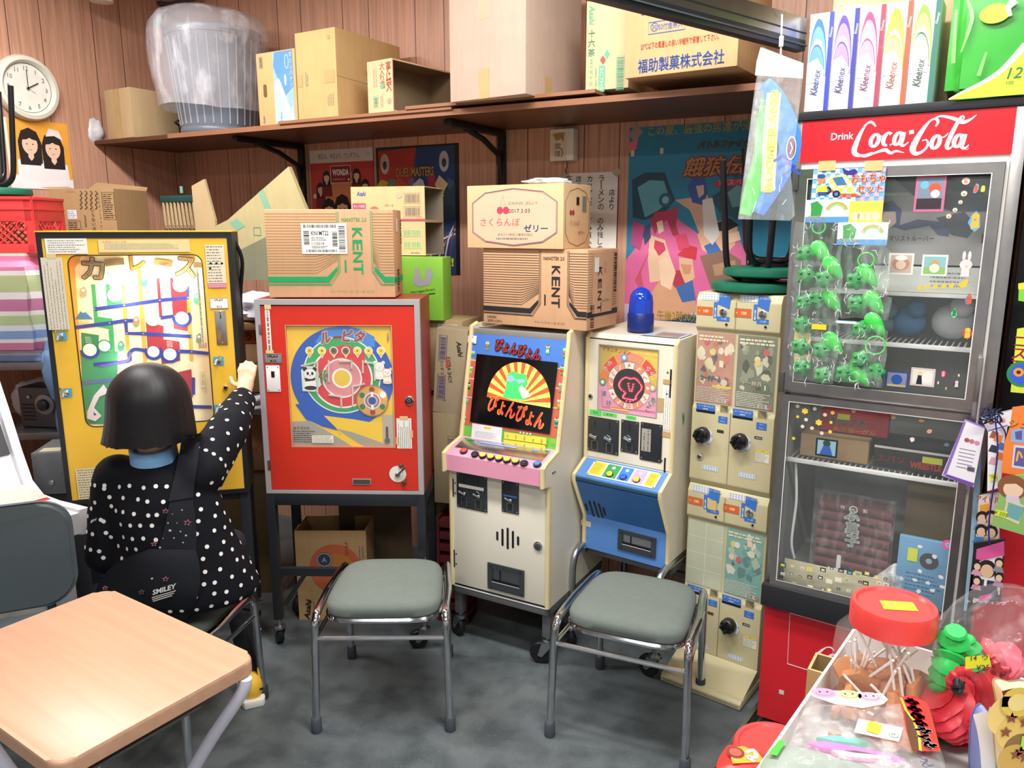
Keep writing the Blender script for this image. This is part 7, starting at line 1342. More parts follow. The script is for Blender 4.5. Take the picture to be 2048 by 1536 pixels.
# packs lying at the front of the carton
def flat(z): return Matrix.Translation((0,0,z)) @ Matrix.Rotation(R(-90),4,'X')
def pack(nm,label,cat,z,pts,mat,th=.02,draw=None,seed=0,wr=.004,group=None):
    """pillow-shaped pack lying about level; outline given by where it is seen"""
    F = flat(z);L = [onF(F,*p) for p in pts];cx = sum(p[0] for p in L)/len(L);cy = sum(p[1] for p in L)/len(L);t = thing(nm,label,cat,Matrix.Translation((cx,cy,z-th)),group)
    P2 = [(a.x,a.y) for a in catmull([(p[0],p[1],0) for p in L],5,True)];B = MB(F);vs = [];n_ = len(P2);rings = ((1,0),(.93,.5),(.75,.85),(.5,1),(.25,1.04));
    for s_,h in rings:
        for x,y in P2: X,Y = cx+(x-cx)*s_,cy+(y-cy)*s_;vs.append((X,-h*th-wr*noise.noise(Vector((X*60+seed,Y*60,0)))*(1 if h else .3),Y))
    fs = [(i*n_+k,i*n_+(k+1) % n_,(i+1)*n_+(k+1) % n_,(i+1)*n_+k) for i in range(len(rings)-1) for k in range(n_)]+[tuple((len(rings)-1)*n_+k for k in range(n_))]
    B.add(vs,fs,mat,True);B.build('wrapper',t)
    if draw: draw(t,F,lambda a,b: onF(F,a,b))
    return t
zo = lambda a,b: (1440+a/3.37,1160+b/3.37)
CF = FILM('#f6f2f4',.16,.07,.8,30)
def dp(t,F,f):
    l0 = .026
    for nm,c,pts in (('gummy_strip','#e85ac0',((575,1150),(700,1140),(900,1175),(1100,1215),(1250,1262),(900,1230),(700,1190))),('gummy_strip','#3fd0a8',((640,1110),(760,1100),(920,1120),(1000,1150),(940,1160),(760,1140))),('gummy_strip','#f0a8c8',((740,1200),(900,1200),(1180,1250),(1000,1262),(800,1240))),('gummy_strip','#e88a7a',((720,1070),(780,1065),(820,1090),(760,1100)))):
        B = MB(F);B.prism([f(*zo(*p)) for p in pts],-.012,-.004,P(c,.35,var=.08),F,bev=.002);B.build(nm,t)
    B = MB(F);B.poly([f(*zo(*p)) for p in ((920,1065),(1220,1130),(1190,1225),(890,1160))],p4('#efeef0'),F,.0275);x,z = f(*zo(1155,1180));B.disc(x,z,.006,p5('#8a8a90'),F,.028,14);B.disc(x,z,.005,p4('#efeef0'),F,.0282,14);B.text('PP',x,z,.004,INK,F,.0285);B.build('label',t,'white paper label')
    B = MB(F);B.poly([f(*zo(*p)) for p in ((990,1085),(1078,1115),(1055,1182),(968,1155))],p4('#f2dc3c'),F,.029);B.build('price_sticker',t,'yellow price sticker')
    B = MB(F);B.poly([f(*zo(*p)) for p in ((1190,910),(1300,905),(1385,960),(1420,1080),(1470,1290),(1290,1290),(1240,1150),(1215,1000))],P('#e03a34',.3,var=.04),F,.0272);B.poly([f(*zo(*p)) for p in ((1225,1000),(1290,1080),(1330,1180),(1330,1290),(1280,1290),(1250,1180))],p4('#5a3a2a'),F,.0276);B.line([f(*zo(*p)) for p in ((1205,920),(1240,1010),(1290,1080),(1325,1180),(1335,1290))],.003,p4('#e8b83c'),F,.028)
    for i,(ch,c) in enumerate(zip('おおきなガムゼ',('#fbeee6','#fbeee6','#fbeee6','#fbeee6','#3f5fe0','#3f5fe0','#3f5fe0'))): x,z = f(*zo(1265+18*i,950+50*i));B.text(ch,x+.003,z,.0125,P(c,.4),F,.0284+.00005*i,.0145,.06,0,-52,out=P('#d82a3c' if i < 4 else '#f2f2f6',.4),ow=.09)
    B.build('printed_band',t,'red printed band with Japanese lettering')
    B = MB(F);B.poly([f(*zo(*p)) for p in ((590,880),(650,862),(800,870),(1080,890),(1120,930),(1090,960),(950,990),(760,960),(620,910))],p4('#f3eef2'),F,.0272)
    for a,b,c in ((690,885,'#e58fb2'),(860,900,'#b9cf8a'),(1000,915,'#eaa0ac')): x,z = f(*zo(a,b));B.disc(x,z,.016,P(c,.4),F,.0276,16,.011);B.ring(x,z,.010,.0115,p5('#8a7a80'),F,.0278,14,180,360,.6);[B.disc(x+e*.005,z+.002,.0015,INK,F,.028,6) for e in (-1,1)]
    B.build('printed_panel',t,'pale printed panel with round faces')
pack('sweets_pack','clear pack of pink and green sweets with a red lettered band at the bottom','sweets',.936,[zo(470,1100),zo(560,890),(zo(700,850)),zo(1100,880),zo(1320,900),zo(1400,960),zo(1500,1330),zo(900,1330),zo(380,1330)],CF,.024,dp,4,.006)
pack('sweets_box','green and grey sweets box at the bottom edge under the clear pack','sweets',.935,[zo(390,1125),zo(700,1190),zo(1000,1270),zo(1000,1330),zo(300,1330)],P('#8b9a8c',.4,var=.1),.008,lambda t,F,f: MB(F).poly([f(*zo(*p)) for p in ((395,1130),(440,1140),(380,1240),(320,1220))],p4('#4fb83c'),F,.011).build('green_edge',t,'green edge'),7,.001)
def dr(t,F,f):
    B = MB(F);B.poly([f(*zo(*p)) for p in ((55,1195),(150,1180),(250,1220),(300,1290),(80,1300)) ],p4('#f0a03c'),F,.0165);B.disc(*f(*zo(100,1225)),.014,p4('#7a3a2f'),F,.017,14);B.disc(*f(*zo(100,1225)),.010,p4('#b05a4a'),F,.0174,10);B.line([f(*zo(*p)) for p in ((170,1230),(220,1210),(240,1260),(180,1255),(230,1290))],.006,p4('#f6eae0'),F,.0174,False,4);B.build('print',t)
pack('sweets_pack','red and orange sweets pack cut by the bottom edge left of the white carton','sweets',.74,[zo(30,1140),zo(180,1165),zo(300,1210),zo(440,1262),zo(440,1330),zo(0,1330)],P('#dc3530',.35,var=.05),.014,dr,9,.002)
# bag of rubber toys
q = aty(1945,1400,.95);FG = Matrix.Translation((q.x,q.y,0));t = thing('toy_bag','big clear bag of green and red rubber toys right of the jar','toy bag',Matrix.Translation((q.x,q.y,.84)))
def rub(pts,r,c,nm,y=.95):
    B = MB();V = [aty(a,b,y+d) for a,b,d in pts];P3 = catmull(V,6);n_ = len(P3);B.tube(P3,[r*(1+.25*math.sin(i*2.1))*(1 if 2 < i < n_-3 else .7) for i in range(n_)],P(c,.4,var=.12,sc=50),10);B.build(nm,t)
zq = zo
for pts,r,c,nm in (([(1590,340,0),(1570,450,.01),(1540,560,0),(1500,680,.01),(1490,770,0)],.017,'#2fc45a','rubber_lizard'),([(1650,390,.03),(1680,500,.03),(1700,600,.03),(1740,690,.03)],.015,'#2fb858','rubber_lizard'),([(1460,560,.04),(1520,520,.04),(1600,560,.04)],.014,'#37c862','rubber_lizard')):
    rub([(*zq(a,b),d) for a,b,d in pts],r,c,nm)
for pts,r,c,nm in (([(1460,760,0),(1520,820,0),(1600,900,.01),(1650,1020,.01),(1680,1120,0)],.03,'#d8343f','rubber_crab'),([(1560,720,.02),(1640,740,.02),(1760,720,.02),(1900,660,.02)],.028,'#e04050','rubber_crab'),([(1800,560,.03),(1880,540,.03),(1960,620,.03)],.026,'#e2485a','rubber_crab'),([(1545,720,-.03),(1570,650,-.035),(1650,610,-.035),(1720,680,-.03)],.006,'#c02a38','rubber_tentacle'),([(1480,880,-.02),(1540,960,-.02),(1600,1060,-.02)],.02,'#d03040','rubber_crab')):
    rub([(*zq(a,b),d) for a,b,d in pts],r,c,nm)
rub([(*zq(a,b),d) for a,b,d in ((1580,650,-.03),(1600,700,-.045),(1570,720,-.03),(1610,760,-.045),(1640,690,-.03))],.004,'#23262c','black_coil');rub([(*zq(a,b),d) for a,b,d in ((1830,520,-.02),(1870,590,-.03),(1850,620,-.02),(1930,600,-.03),(1900,650,-.02))],.005,'#a8303a','rubber_tentacle')
rub([(*zq(a,b),d) for a,b,d in ((1430,1020,.03),(1500,1080,.03),(1600,1130,.03),(1680,1160,.03))],.02,'#1f7a3c','rubber_lizard')
FQ = frame(q.x,.89,0,0);B = MB(FQ);L = [onF(FQ,*zq(*p)) for p in ((1650,515),(1810,500),(1825,580),(1650,598))];B.poly(L,p4('#e6e63c'),FQ,.001);x,z = onF(FQ,*zq(1740,548));B.text('14  ウ',x,z+.006,.008,INK,FQ,.0016,rot=3);B.text('¥25',x+.006,z-.008,.008,INK,FQ,.0016,rot=3);B.build('price_sticker',t,'yellow price sticker')
B = MB();b = bmesh.new();bmesh.ops.create_icosphere(b,subdivisions=4,radius=1);C_ = aty(2030,1385,1.0)
for v in b.verts:
    d = noise.noise(v.co*2.5)*.10+noise.noise(v.co*7)*.04;v.co = Vector((C_.x+v.co.x*.115*(1+d),C_.y+v.co.y*.11*(1+d),max(.80,C_.z+.01+v.co.z*.145*(1+d))))
B.bm(b,FILM('#f4f4f6',.05,.05,.9,22),True);B.build('clear_bag',t,'clear plastic bag')
# printed snack bags at the right edge
def upright(nm,label,y,pts,col,draw,th=.03):
    F = frame(0,y,0,0);L = [onF(F,*zq(*p)) for p in pts];cx = sum(p[0] for p in L)/len(L);cz = sum(p[1] for p in L)/len(L);t = thing(nm,label,'snack bag',Matrix.Translation((cx,y,min(p[1] for p in L))));P2 = [(a.x,a.y) for a in catmull([(p[0],p[1],0) for p in L],4,True)];B = MB(F);n_ = len(P2);vs = [];rings = ((1,0),(.9,.6),(.65,.95),(.3,1.05))
    for s_,h in rings: vs += [(cx+(x-cx)*s_,-th*h-.004*noise.noise(Vector((x*40,z*40,h)))*(1 if h else 0),cz+(z-cz)*s_) for x,z in P2]
    B.add(vs,[(i*n_+k,(i+1)*n_+k,(i+1)*n_+(k+1) % n_,i*n_+(k+1) % n_)[::-1] for i in range(len(rings)-1) for k in range(n_)]+[tuple((len(rings)-1)*n_+k for k in range(n_))],P(col,.3,var=.06),True);B.add([(x,.004,z) for x,z in P2],[tuple(range(n_))[::-1]],P(col,.3,var=.06));B.build('bag',t);draw(t,F,lambda a,b: onF(shift(F,0,-th),*zq(a,b)),th);return t
def ds(t,F,f,th):
    B = MB(F);l = th+.006
    for a,b,r_,c in ((1950,900,.03,'#f0cf7a'),(1990,1010,.026,'#e8c46a'),(2010,1120,.022,'#8a6a3a'),(1960,1180,.02,'#caa24e'),(2020,820,.018,'#c99a3c')): x,z = f(a,b);B.disc(x,z,r_,P(c,.4),F,l,20);l += .0003
    for a,b in ((1940,905),(2030,935),(1900,1000),(2000,1130),(1970,1150),(2030,1170)): x,z = f(a,b);B.star(x,z,.008,p4('#8a4a2a'),F,l);
    B.poly([f(*p) for p in ((1880,730),(1960,710),(2048,730),(2048,880),(1985,850),(1960,790),(1900,800))],p4('#7a3f30'),F,th+.0055);x,z = f(1980,800);B.disc(x,z,.02,p4('#e8c45a'),F,l,16);B.disc(x,z,.012,p4('#f4dc8a'),F,l+.0003,12)
    for k in range(4): B.line([f(1885+16*k,760),f(1880+16*k,830)],.003,p4('#f0dcb0'),F,l)
    x,z = f(2035,1075);B.rect(x-.006,x+.01,z-.01,z+.01,p4('#a8e04a'),F,l);B.build('print',t)
upright('snack_bag','cream snack bag with brown star prints cut by the right edge',.86,[(1850,680),(1950,690),(2070,710),(2090,1000),(2080,1330),(1900,1330),(1850,1050),(1870,850)],'#f0d8a0',ds)
upright('snack_bag','blue and white snack bag behind the cream snack bag',.90,[(1710,900),(1760,840),(1800,900),(1830,1100),(1860,1330),(1700,1330),(1690,1050)],'#8f9fd8',lambda t,F,f,th: MB(F).line([f(1740,880),f(1770,1000),f(1790,1150),f(1800,1320)],.018,p3('#e6e6ee'),F,th+.004,False,4).build('white_stripe',t))
# carton pieces by the fridge base
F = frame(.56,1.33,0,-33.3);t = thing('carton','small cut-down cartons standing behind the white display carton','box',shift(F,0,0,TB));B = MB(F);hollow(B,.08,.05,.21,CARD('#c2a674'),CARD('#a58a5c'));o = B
b2 = MB(F @ Matrix.Translation((0,0,TB)));hollow(b2,.07,.07,.25,CARD('#c9ab78'),CARD('#a58a5c'));b2.vtext('どうぞ',.03,.2,.018,GREYINK,b2.F);b2.build('carton_body',t)
# ================================================================ cartons on and around the machines
CG = 'cartons around the machines'
def stripes(B,F,x0,x1,z0,z1,n,bend,col,w_=.0016):
    for k in range(n):
        z = z1-(z1-z0)*k/n;s_ = bend*max(0,(k-n*.35)/(n*.65)) ** 1.5 if bend else 0
        B.line([(x0,z),(x0+(x1-x0)*.7,z)]+([(x1,z+s_)] if bend else [(x1,z)]),w_,col,F,.0012)
def kent(F,w,d,h,label,col,lab):
    t = thing('carton',label,'box',F,CG);B = MB(F);B.box(0,w,0,d,0,h,CARD('#cfa27c'),.004);K = P(col,.6);s = lambda f: w*f;v = lambda f: h*f
    LC = P('#8f7a4a' if lab else '#3a3430',.7)
    stripes(B,F,0,s(.555),v(.25),v(.95),22,.05,LC);stripes(B,F,s(1),s(.835),v(.25),v(.95),22,.05,LC) 
    for a in (.56,.575,.815,.83): pass
    for dx in (0,.012): 
        B.line([(s(.56)+dx*w,v(.98)),(s(.56)+dx*w,v(.30)),(s(.49)+dx*w*.8,v(.155)-dx*h),(0,v(.155)-dx*h)],.0018,K,F,.0013);B.line([(s(.835)-dx*w,v(.98)),(s(.835)-dx*w,v(.30)),(s(.90)-dx*w*.8,v(.155)-dx*h),(s(1),v(.155)-dx*h)],.0018,K,F,.0013)
    B.poly([(0,v(.175)),(s(.48),v(.175)),(s(.552),v(.31)),(s(.552),v(.36)),(s(.47),v(.24)),(0,v(.24))],K,F,.0016);B.poly([(s(1),v(.175)),(s(.915),v(.175)),(s(.843),v(.31)),(s(.843),v(.36)),(s(.925),v(.24)),(s(1),v(.24))],K,F,.0016)
    B.text('NANOTEK 2.0',s(.695),v(.885),h*.045,K,F,w=s(.19),bold=.01);B.text('1',s(.615),v(.36),h*.14,K,F,bold=.0)
    for i,ch in enumerate('KENT'): B.text(ch,s(.715),v(.735)-i*h*.135,.034*w/.44,K,F,None,h*.118,.02,0,-90)
    B.text('ケント・ナノテック・メンソール・1・KS・ボックス' if lab else 'ケント・ナノテック・1・KS・ボックス',s(.66),v(.07),h*.032,K,F,w=s(.34 if lab else .28))
    S = right_side(F,w);B.rect(0,d,v(.16),v(.23),K,S,.0012)
    if lab: B.bars(d*.3,d*.55,v(.05),v(.32),14,INK,S,3,True);B.bars(d*.85,d*.98,v(.6),v(.9),12,INK,S,4,True);B.rect(d*.25,d*.45,v(.75),v(.9),PAPER,S)
    else:
        stripes(B,S,d*.02,d*.95,v(.25),v(.95),22,0,LC,.0012);B.rect(d*.15,d*.8,v(.2),v(.96),CARD('#cfa27c'),S,.0014)
        for i,ch in enumerate('KENT'): B.text(ch,d*.38,v(.72)-i*h*.15,.03,K,S,.002,h*.12,.02,0,-90)
        B.text('NANOTEK 2.0',d*.6,v(.35),.008,GREYINK,S,.002);B.bars(d*.1,d*.22,v(.03),v(.33),14,INK,S,5,True);B.bars(d*.86,d*.95,v(.45),v(.95),16,INK,S,6,True);B.rect(d*.2,d*.34,v(.72),v(.9),PAPER,S,.0022);B.vtext('大物',d*.55,v(.85),.02,p6('#c05a4a'),S);B.text('10000',s(.09),v(.095),h*.032,K,F,w=s(.09));B.text("200's/20's",s(.12),v(.045),h*.032,K,F,w=s(.15))
    B.build('carton_body',t)
    if lab:
        B = MB(F);x0,x1,z0,z1 = s(.28),s(.635),v(.50),v(.845);B.rect(x0,x1,z0,z1,PAPER,F,.0024);B.k = 30;W_,H_ = x1-x0,z1-z0;B.bars(x0+W_*.05,x0+W_*.78,z1-H_*.15,z1-H_*.05,34,INK,F,7);B.bars(x0+W_*.82,x1-W_*.04,z0+H_*.06,z1-H_*.08,22,INK,F,8,True);B.bars(x0+W_*.1,x0+W_*.77,z0+H_*.06,z0+H_*.14,34,INK,F,9);B.bars(x0+W_*.68,x0+W_*.79,z0+H_*.25,z1-H_*.25,12,INK,F,10,True);B.bars(x0+W_*.05,x0+W_*.17,z0+H_*.3,z1-H_*.25,12,INK,F,11,True)
        B.text('KN1MT22',x0+W_*.41,z1-H_*.32,H_*.14,INK,F,w=W_*.38,bold=.01);B.text('11/2014',x0+W_*.36,z0+H_*.34,H_*.09,INK,F,w=W_*.27);B.scribble(x0+W_*.22,x0+W_*.62,z0+H_*.42,z0+H_*.56,2,GREYINK,F,.4,2);B.scribble(x0+W_*.22,x0+W_*.6,z0+H_*.18,z0+H_*.27,2,INK,F,.4,3);B.build('shipping_label',t,'white shipping label with barcodes')
    return t
kent(frame(-.853,2.725,1.3285,.5),.443,.2,.303,'tan cigarette carton with green stripes and a white label on the red machine','#1f9a5a',True)
FKB = frame(*(G1 @ Vector((onF(shift(G1,0,.19),967,643)[0],.19,0)))[:2],1.2165,-33);w = onF(FKB,1173,664)[0];h = onF(FKB,967,496)[1]
kent(FKB,w,.24,h,'tan cigarette carton with black stripes on the sunburst screen machine','#22242a',False)
hk = h;FS_ = shift(FKB,0,-.012,hk+.0005);x0 = onF(FS_,935,487)[0];FS_ = shift(FS_,x0);w = onF(FS_,1126,495)[0];h = onF(FS_,938,372)[1]
t = thing('carton','cherry jelly carton stacked on the black striped cigarette carton','box',FS_,CG);B = MB(FS_);B.box(0,w,0,.2,0,h,CARD('#ddb98c'),.003);s = lambda f: w*f;v = lambda f: h*f
bar = [(s(.06),v(.25)),(s(.06),v(.72)),(s(.2),v(.88)),(s(.5),v(.94)),(s(.8),v(.88)),(s(.94),v(.72)),(s(.94),v(.25)),(s(.8),v(.1)),(s(.5),v(.04)),(s(.2),v(.1))];B.line(bar,.0022,p6('#5a5f88'),FS_,None,True);B.poly([(s(.5)+(a-s(.5))*.975,v(.49)+(b-v(.49))*.96) for a,b in bar],P('#e3b89a',.7,var=.03),FS_,.0011);B.line([(s(.5)+(a-s(.5))*.975,v(.49)+(b-v(.49))*.96) for a,b in bar],.002,p6('#d0606a'),FS_,None,True)
for dx in (0,.026): B.disc(s(.36)+dx,v(.60),.0135,p5('#d8405a'),FS_,None,16);B.line([(s(.36)+dx,v(.64)),(s(.39),v(.84))],.0012,p6('#7a8a6a'),FS_)
B.text('DRINK JELLY',s(.60),v(.70),.013,GREYINK,FS_,w=s(.30));B.text('2017.3.03',s(.56),v(.59),.014,INK,FS_,w=s(.22));B.text('さくらんぼ',s(.36),v(.415),.028,p6('#d8505a'),FS_,w=s(.42),bold=.0);B.text('ゼリー',s(.73),v(.32),.025,p6('#34508f'),FS_,w=s(.24),bold=.05);B.text('まるたけ食品工業株式会社',s(.52),v(.22),.009,GREYINK,FS_,w=s(.36));B.scribble(s(.32),s(.68),v(.13),v(.18),1,GREYINK,FS_,.5,4)
S = right_side(FS_,w);q = [(.2*a/w,b) for a,b in bar];B.line(q,.0018,INK,S,None,True);[B.disc(.05+dx,v(.56),.009,p5('#b0404a'),S,None,12) for dx in (0,.018)];B.text('さくらんぼ',.08,v(.4),.018,p6('#b8606a'),S,w=.07);B.text('ゼリー',.13,v(.25),.014,INK,S);B.rect(.135,.165,v(.58),v(.82),GREYINK,S);B.rect(.09,.11,v(.68),v(.8),INK,S);B.build('carton_body',t)
c_ = FS_ @ Vector((w*.72,.09,h+.0005));crumple('plastic_bag','white plastic bag lying on top of the cherry jelly carton',c_,.075,.05,.012,P('#d9dae6',.4,var=.06),5,None,'bag',.35)
# two open-ended cartons, stacked, behind the green striped carton
KO = CARD('#e0bd8c')
for k,lab in ((1,'empty open ended drinks carton with red print, upper of two behind the green striped carton'),(0,'empty open ended carton with green print, lower of two behind the green striped carton')):
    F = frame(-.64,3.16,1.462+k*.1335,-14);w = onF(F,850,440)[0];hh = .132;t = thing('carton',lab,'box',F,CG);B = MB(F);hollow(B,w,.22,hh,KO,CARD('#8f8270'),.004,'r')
    if k:
        B.text('Asahi',w*.08,hh*.80,.018,BLUEINK,F,w=w*.13,shear=.25,bold=.02,al='L');B.rect(w*.02,w*.2,hh*.2,hh*.52,p6('#d8506a'),F);B.text('ホット販売',w*.11,hh*.43,.011,WHITE,F,w=w*.15);B.text('不可',w*.11,hh*.28,.012,WHITE,F);B.disc(w*.32,hh*.26,.022,p6('#d86a6a'),F);B.disc(w*.32,hh*.2,.014,p6('#3f6fb0'),F);B.text('バヤリース',w*.52,hh*.45,.010,INK,F,w=w*.12);B.text('さらさら毎日',w*.53,hh*.22,.017,p6('#e0806a'),F,w=w*.24)
        for z in (.5,.12): B.frame_line(w*.72,w*.95,hh*z,hh*(z+.3),.0012,GREYINK,F);B.bars(w*.735,w*.935,hh*(z+.03),hh*(z+.27),20,GREYINK,F,3)
        B.disc(w*.66,hh*.75,.012,p6('#e8b09a'),F);B.rect(0,w,0,hh*.06,p6('#d8506a'),F)
    else:
        for z in (.55,.2): B.rect(w*.7,w*.95,hh*z,hh*(z+.22),p6('#c9cf9a'),F);B.bars(w*.71,w*.94,hh*(z+.02),hh*(z+.2),16,p6('#8aa06a'),F,4)
        B.scribble(w*.8,w*.96,hh*.05,hh*.1,1,GREYINK,F,.5,2)
    B.build('carton_body',t)
F = frame(-.46,3.04,1.215,-14);t = thing('carton','bright green gadget carton under the open ended cartons','box',F,CG);B = MB(F);w = onF(F,886,560)[0];B.box(0,w,0,.1,0,.243,P('#7fb83c',.5,var=.08),.002)
x,z = onF(F,848,551);B.poly([(x-.045,z-.03),(x-.035,z+.03),(x-.02,z+.03),(x-.015,z-.01),(x+.0,z-.02),(x+.012,z+.03),(x+.03,z+.028),(x+.038,z+.0),(x+.02,z-.035),(x-.02,z-.045)],p3('#9a9aa0'),F);a = onF(F,846,582);B.text('HornigearSmart',a[0],a[1],.012,INK,F,w=.1,rot=8);B.line([(a[0]-.05,a[1]-.02),(a[0]+.05,a[1]-.008)],.004,INK,F);B.build('carton_body',t)
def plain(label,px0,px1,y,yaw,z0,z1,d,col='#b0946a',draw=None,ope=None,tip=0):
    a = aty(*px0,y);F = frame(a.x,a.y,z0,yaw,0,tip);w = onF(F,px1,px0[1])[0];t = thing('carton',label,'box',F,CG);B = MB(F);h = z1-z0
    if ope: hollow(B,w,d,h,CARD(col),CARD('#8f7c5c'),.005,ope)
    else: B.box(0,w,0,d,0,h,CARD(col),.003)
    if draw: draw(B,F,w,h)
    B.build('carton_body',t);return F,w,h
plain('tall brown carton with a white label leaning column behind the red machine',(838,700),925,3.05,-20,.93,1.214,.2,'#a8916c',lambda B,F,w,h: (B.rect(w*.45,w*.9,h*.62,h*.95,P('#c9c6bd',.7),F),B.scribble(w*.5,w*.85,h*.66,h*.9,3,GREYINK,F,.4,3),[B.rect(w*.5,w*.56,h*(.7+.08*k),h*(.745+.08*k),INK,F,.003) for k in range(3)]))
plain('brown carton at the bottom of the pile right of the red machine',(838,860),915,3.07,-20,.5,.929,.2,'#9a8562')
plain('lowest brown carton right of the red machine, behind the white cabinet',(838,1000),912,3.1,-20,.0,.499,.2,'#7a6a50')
def dw(B,F,w,h):
    B.text('Asahi',w*.78,h*.78,.02,INK,F,rot=-78,w=.06,shear=.2,bold=.02);B.text('EXTRA SHOT',w*.48,h*.52,.016,INK,F,rot=-82,w=.1);B.text('ワンダ エクストラショット',w*.3,h*.38,.014,INK,F,rot=-82,w=.16);B.rect(w*.36,w*.46,h*.55,h*.64,p6('#b8453c'),F)
    for z in (.62,.16): B.frame_line(w*.12+(w*.0),w*.36,h*z,h*(z+.3),.0025,p6('#4a4a66'),F);B.bars(w*.15,w*.33,h*(z+.02),h*(z+.28),22,p6('#5a5a7a'),F,5,True)
plain('grey brown coffee carton with bar codes standing between the red and cream machines',(866,845),925,2.92,-16,.87,1.20,.1,'#a39478',dw,None,4)
plain('grey brown carton under the coffee carton between the red and cream machines',(868,950),922,2.92,-16,.5,.868,.1,'#968768',lambda B,F,w,h: (B.frame_line(w*.55,w*.85,h*.4,h*.75,.002,p6('#4a4a66'),F),B.bars(w*.58,w*.82,h*.42,h*.73,18,p6('#5a5a7a'),F,5,True)))
F = frame(-.30,2.90,0,-16);t = thing('plastic_crate','dark red slatted crate on the floor between the red and cream machines','crate',F);B = MB(F)
for k in range(9): B.box(0,.13,0,.1,.05*k+.004,.05*k+.034,p6('#6a2326'),.002)
for x in (0,.118): B.box(x,x+.012,-.004,.104,0,.45,p6('#5a1d20'))
B.build('slats',t)
# under the red machine
F = frame(-.868,2.905,0,0);t = thing('carton','open drinks carton with a big red circle under the red machine','box',F,CG);w,h = .285,.385;B = MB(F);hollow(B,w,.17,h,CARD('#c6a070'),CARD('#a98a5c'));B.disc(w*.55,h*.58,.105,P('#cf6a45',.7,var=.12),F,None,36);B.disc(w*.55,h*.62,.07,P('#c9803c',.7),F,None,30,.05);B.disc(w*.40,h*.68,.032,p6('#3a4a6a'),F,None,20);B.ring(w*.40,h*.68,.026,.029,p6('#d9c6a0'),F);B.text('A',w*.40,h*.68,.02,p6('#d9c6a0'),F);B.vtext('25',w*.72,h*.88,.028,p6('#8f3a2a'),F);B.text('Asahi',w*.13,h*.12,.024,INK,F,rot=82,w=.09,shear=.2,bold=.03);B.scribble(w*.2,w*.24,h*.03,h*.22,1,GREYINK,F,.5,4,True);B.scribble(w*.88,w*.97,h*.6,h*.9,2,GREYINK,F,.4,6,True);B.build('carton_body',t)
F = frame(-.60,2.96,.0,12);t = thing('carton','dark plain carton standing behind the stand of the red machine','box',F,CG);MB(F).box(-.1,.2,.12,.3,0,.485,CARD('#5d4d3a'),.003).build('carton_body',t)
F = frame(-.58,2.90,.4855,26);t = thing('carton','small drinks carton with a bar code just under the red machine','box',F,CG);B = MB(F);B.box(0,.155,.08,.25,0,.095,CARD('#b99765'),.002);Fq = shift(F,0,.08);B.text('Asahi',.03,.05,.016,INK,Fq,rot=80,w=.05);B.frame_line(.055,.085,.015,.08,.002,INK,Fq);B.bars(.058,.082,.018,.077,10,INK,Fq,2,True);[B.disc(.125,.02+.025*k,.005,INK,Fq,None,8) for k in range(3)];B.build('carton_body',t)
F = frame(-.86,2.98,.50,0,0,5);t = thing('metal_tray','tilted metal tray holding a white sheet under the red machine','tray',F);B = MB(F);B.prism([(0,.09),(.26,.055),(.27,.065),(.01,.1)],0,.12,STEEL);B.build('tray',t);B = MB(F);B.prism([(.03,.098),(.25,.069),(.25,.073),(.03,.102)],.01,.11,WHITE);B.build('sheet',t,'white sheet');B = MB(F);B.tube([(.19,.06,.07),(.19,.06,.112)],.004,CHROME,6);B.build('screw_hook',t)
# pile between the yellow and the red machines
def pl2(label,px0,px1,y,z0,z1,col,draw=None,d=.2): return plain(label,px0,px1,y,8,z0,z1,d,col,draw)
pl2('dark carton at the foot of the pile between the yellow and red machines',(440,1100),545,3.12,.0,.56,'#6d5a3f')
pl2('brown carton with red lettering, third from the top of the pile beside the red machine',(440,950),545,3.12,.561,.80,'#b58d66',lambda B,F,w,h: B.text('パイパ',w*.72,h*.4,.03,p6('#c9583c'),F))
pl2('brown carton with red lettering, second from the top of the pile beside the red machine',(440,800),545,3.12,.90,1.10,'#c09a70',lambda B,F,w,h: B.text('パイパ',w*.72,h*.6,.03,p6('#c9583c'),F))
pl2('orange printed flat carton on top of the pile between the machines',(440,640),545,3.14,1.101,1.16,'#e08a3c',lambda B,F,w,h: B.text('うまい',w*.7,h*.5,.03,p6('#5a2f1c'),F,bold=.03))
c_ = aty(505,880,3.12);crumple('plastic_bag','white plastic bag squeezed into the pile beside the red machine',Vector((c_.x,3.2,.801)),.15,.085,.045,P('#dcdce2',.45,var=.08),12,None,'bag',.3)
F = frame(-1.22,3.10,1.161,6);t = thing('wooden_shelf_board','brown board on the pile under the white bag behind the yellow machine','board',F);MB(F).box(0,.3,0,.2,0,.03,P('#8a6a48',.5,var=.2),.002).build('board',t)
c_ = aty(512,560,3.18);crumple('plastic_bag','white plastic bag on the board above the pile beside the red machine',Vector((c_.x,3.2,1.1915)),.12,.09,.06,P('#dfe0e8',.45,var=.06),17,None,'bag',.25)
B = MB();B.tube(catmull([aty(466,478,2.86),aty(484,520,2.88),aty(481,600,2.9),aty(486,760,2.9),aty(488,900,2.9)],6),.007,BLACK,8);one(B,'cable','thick black cable hanging beside the yellow machine','cable')
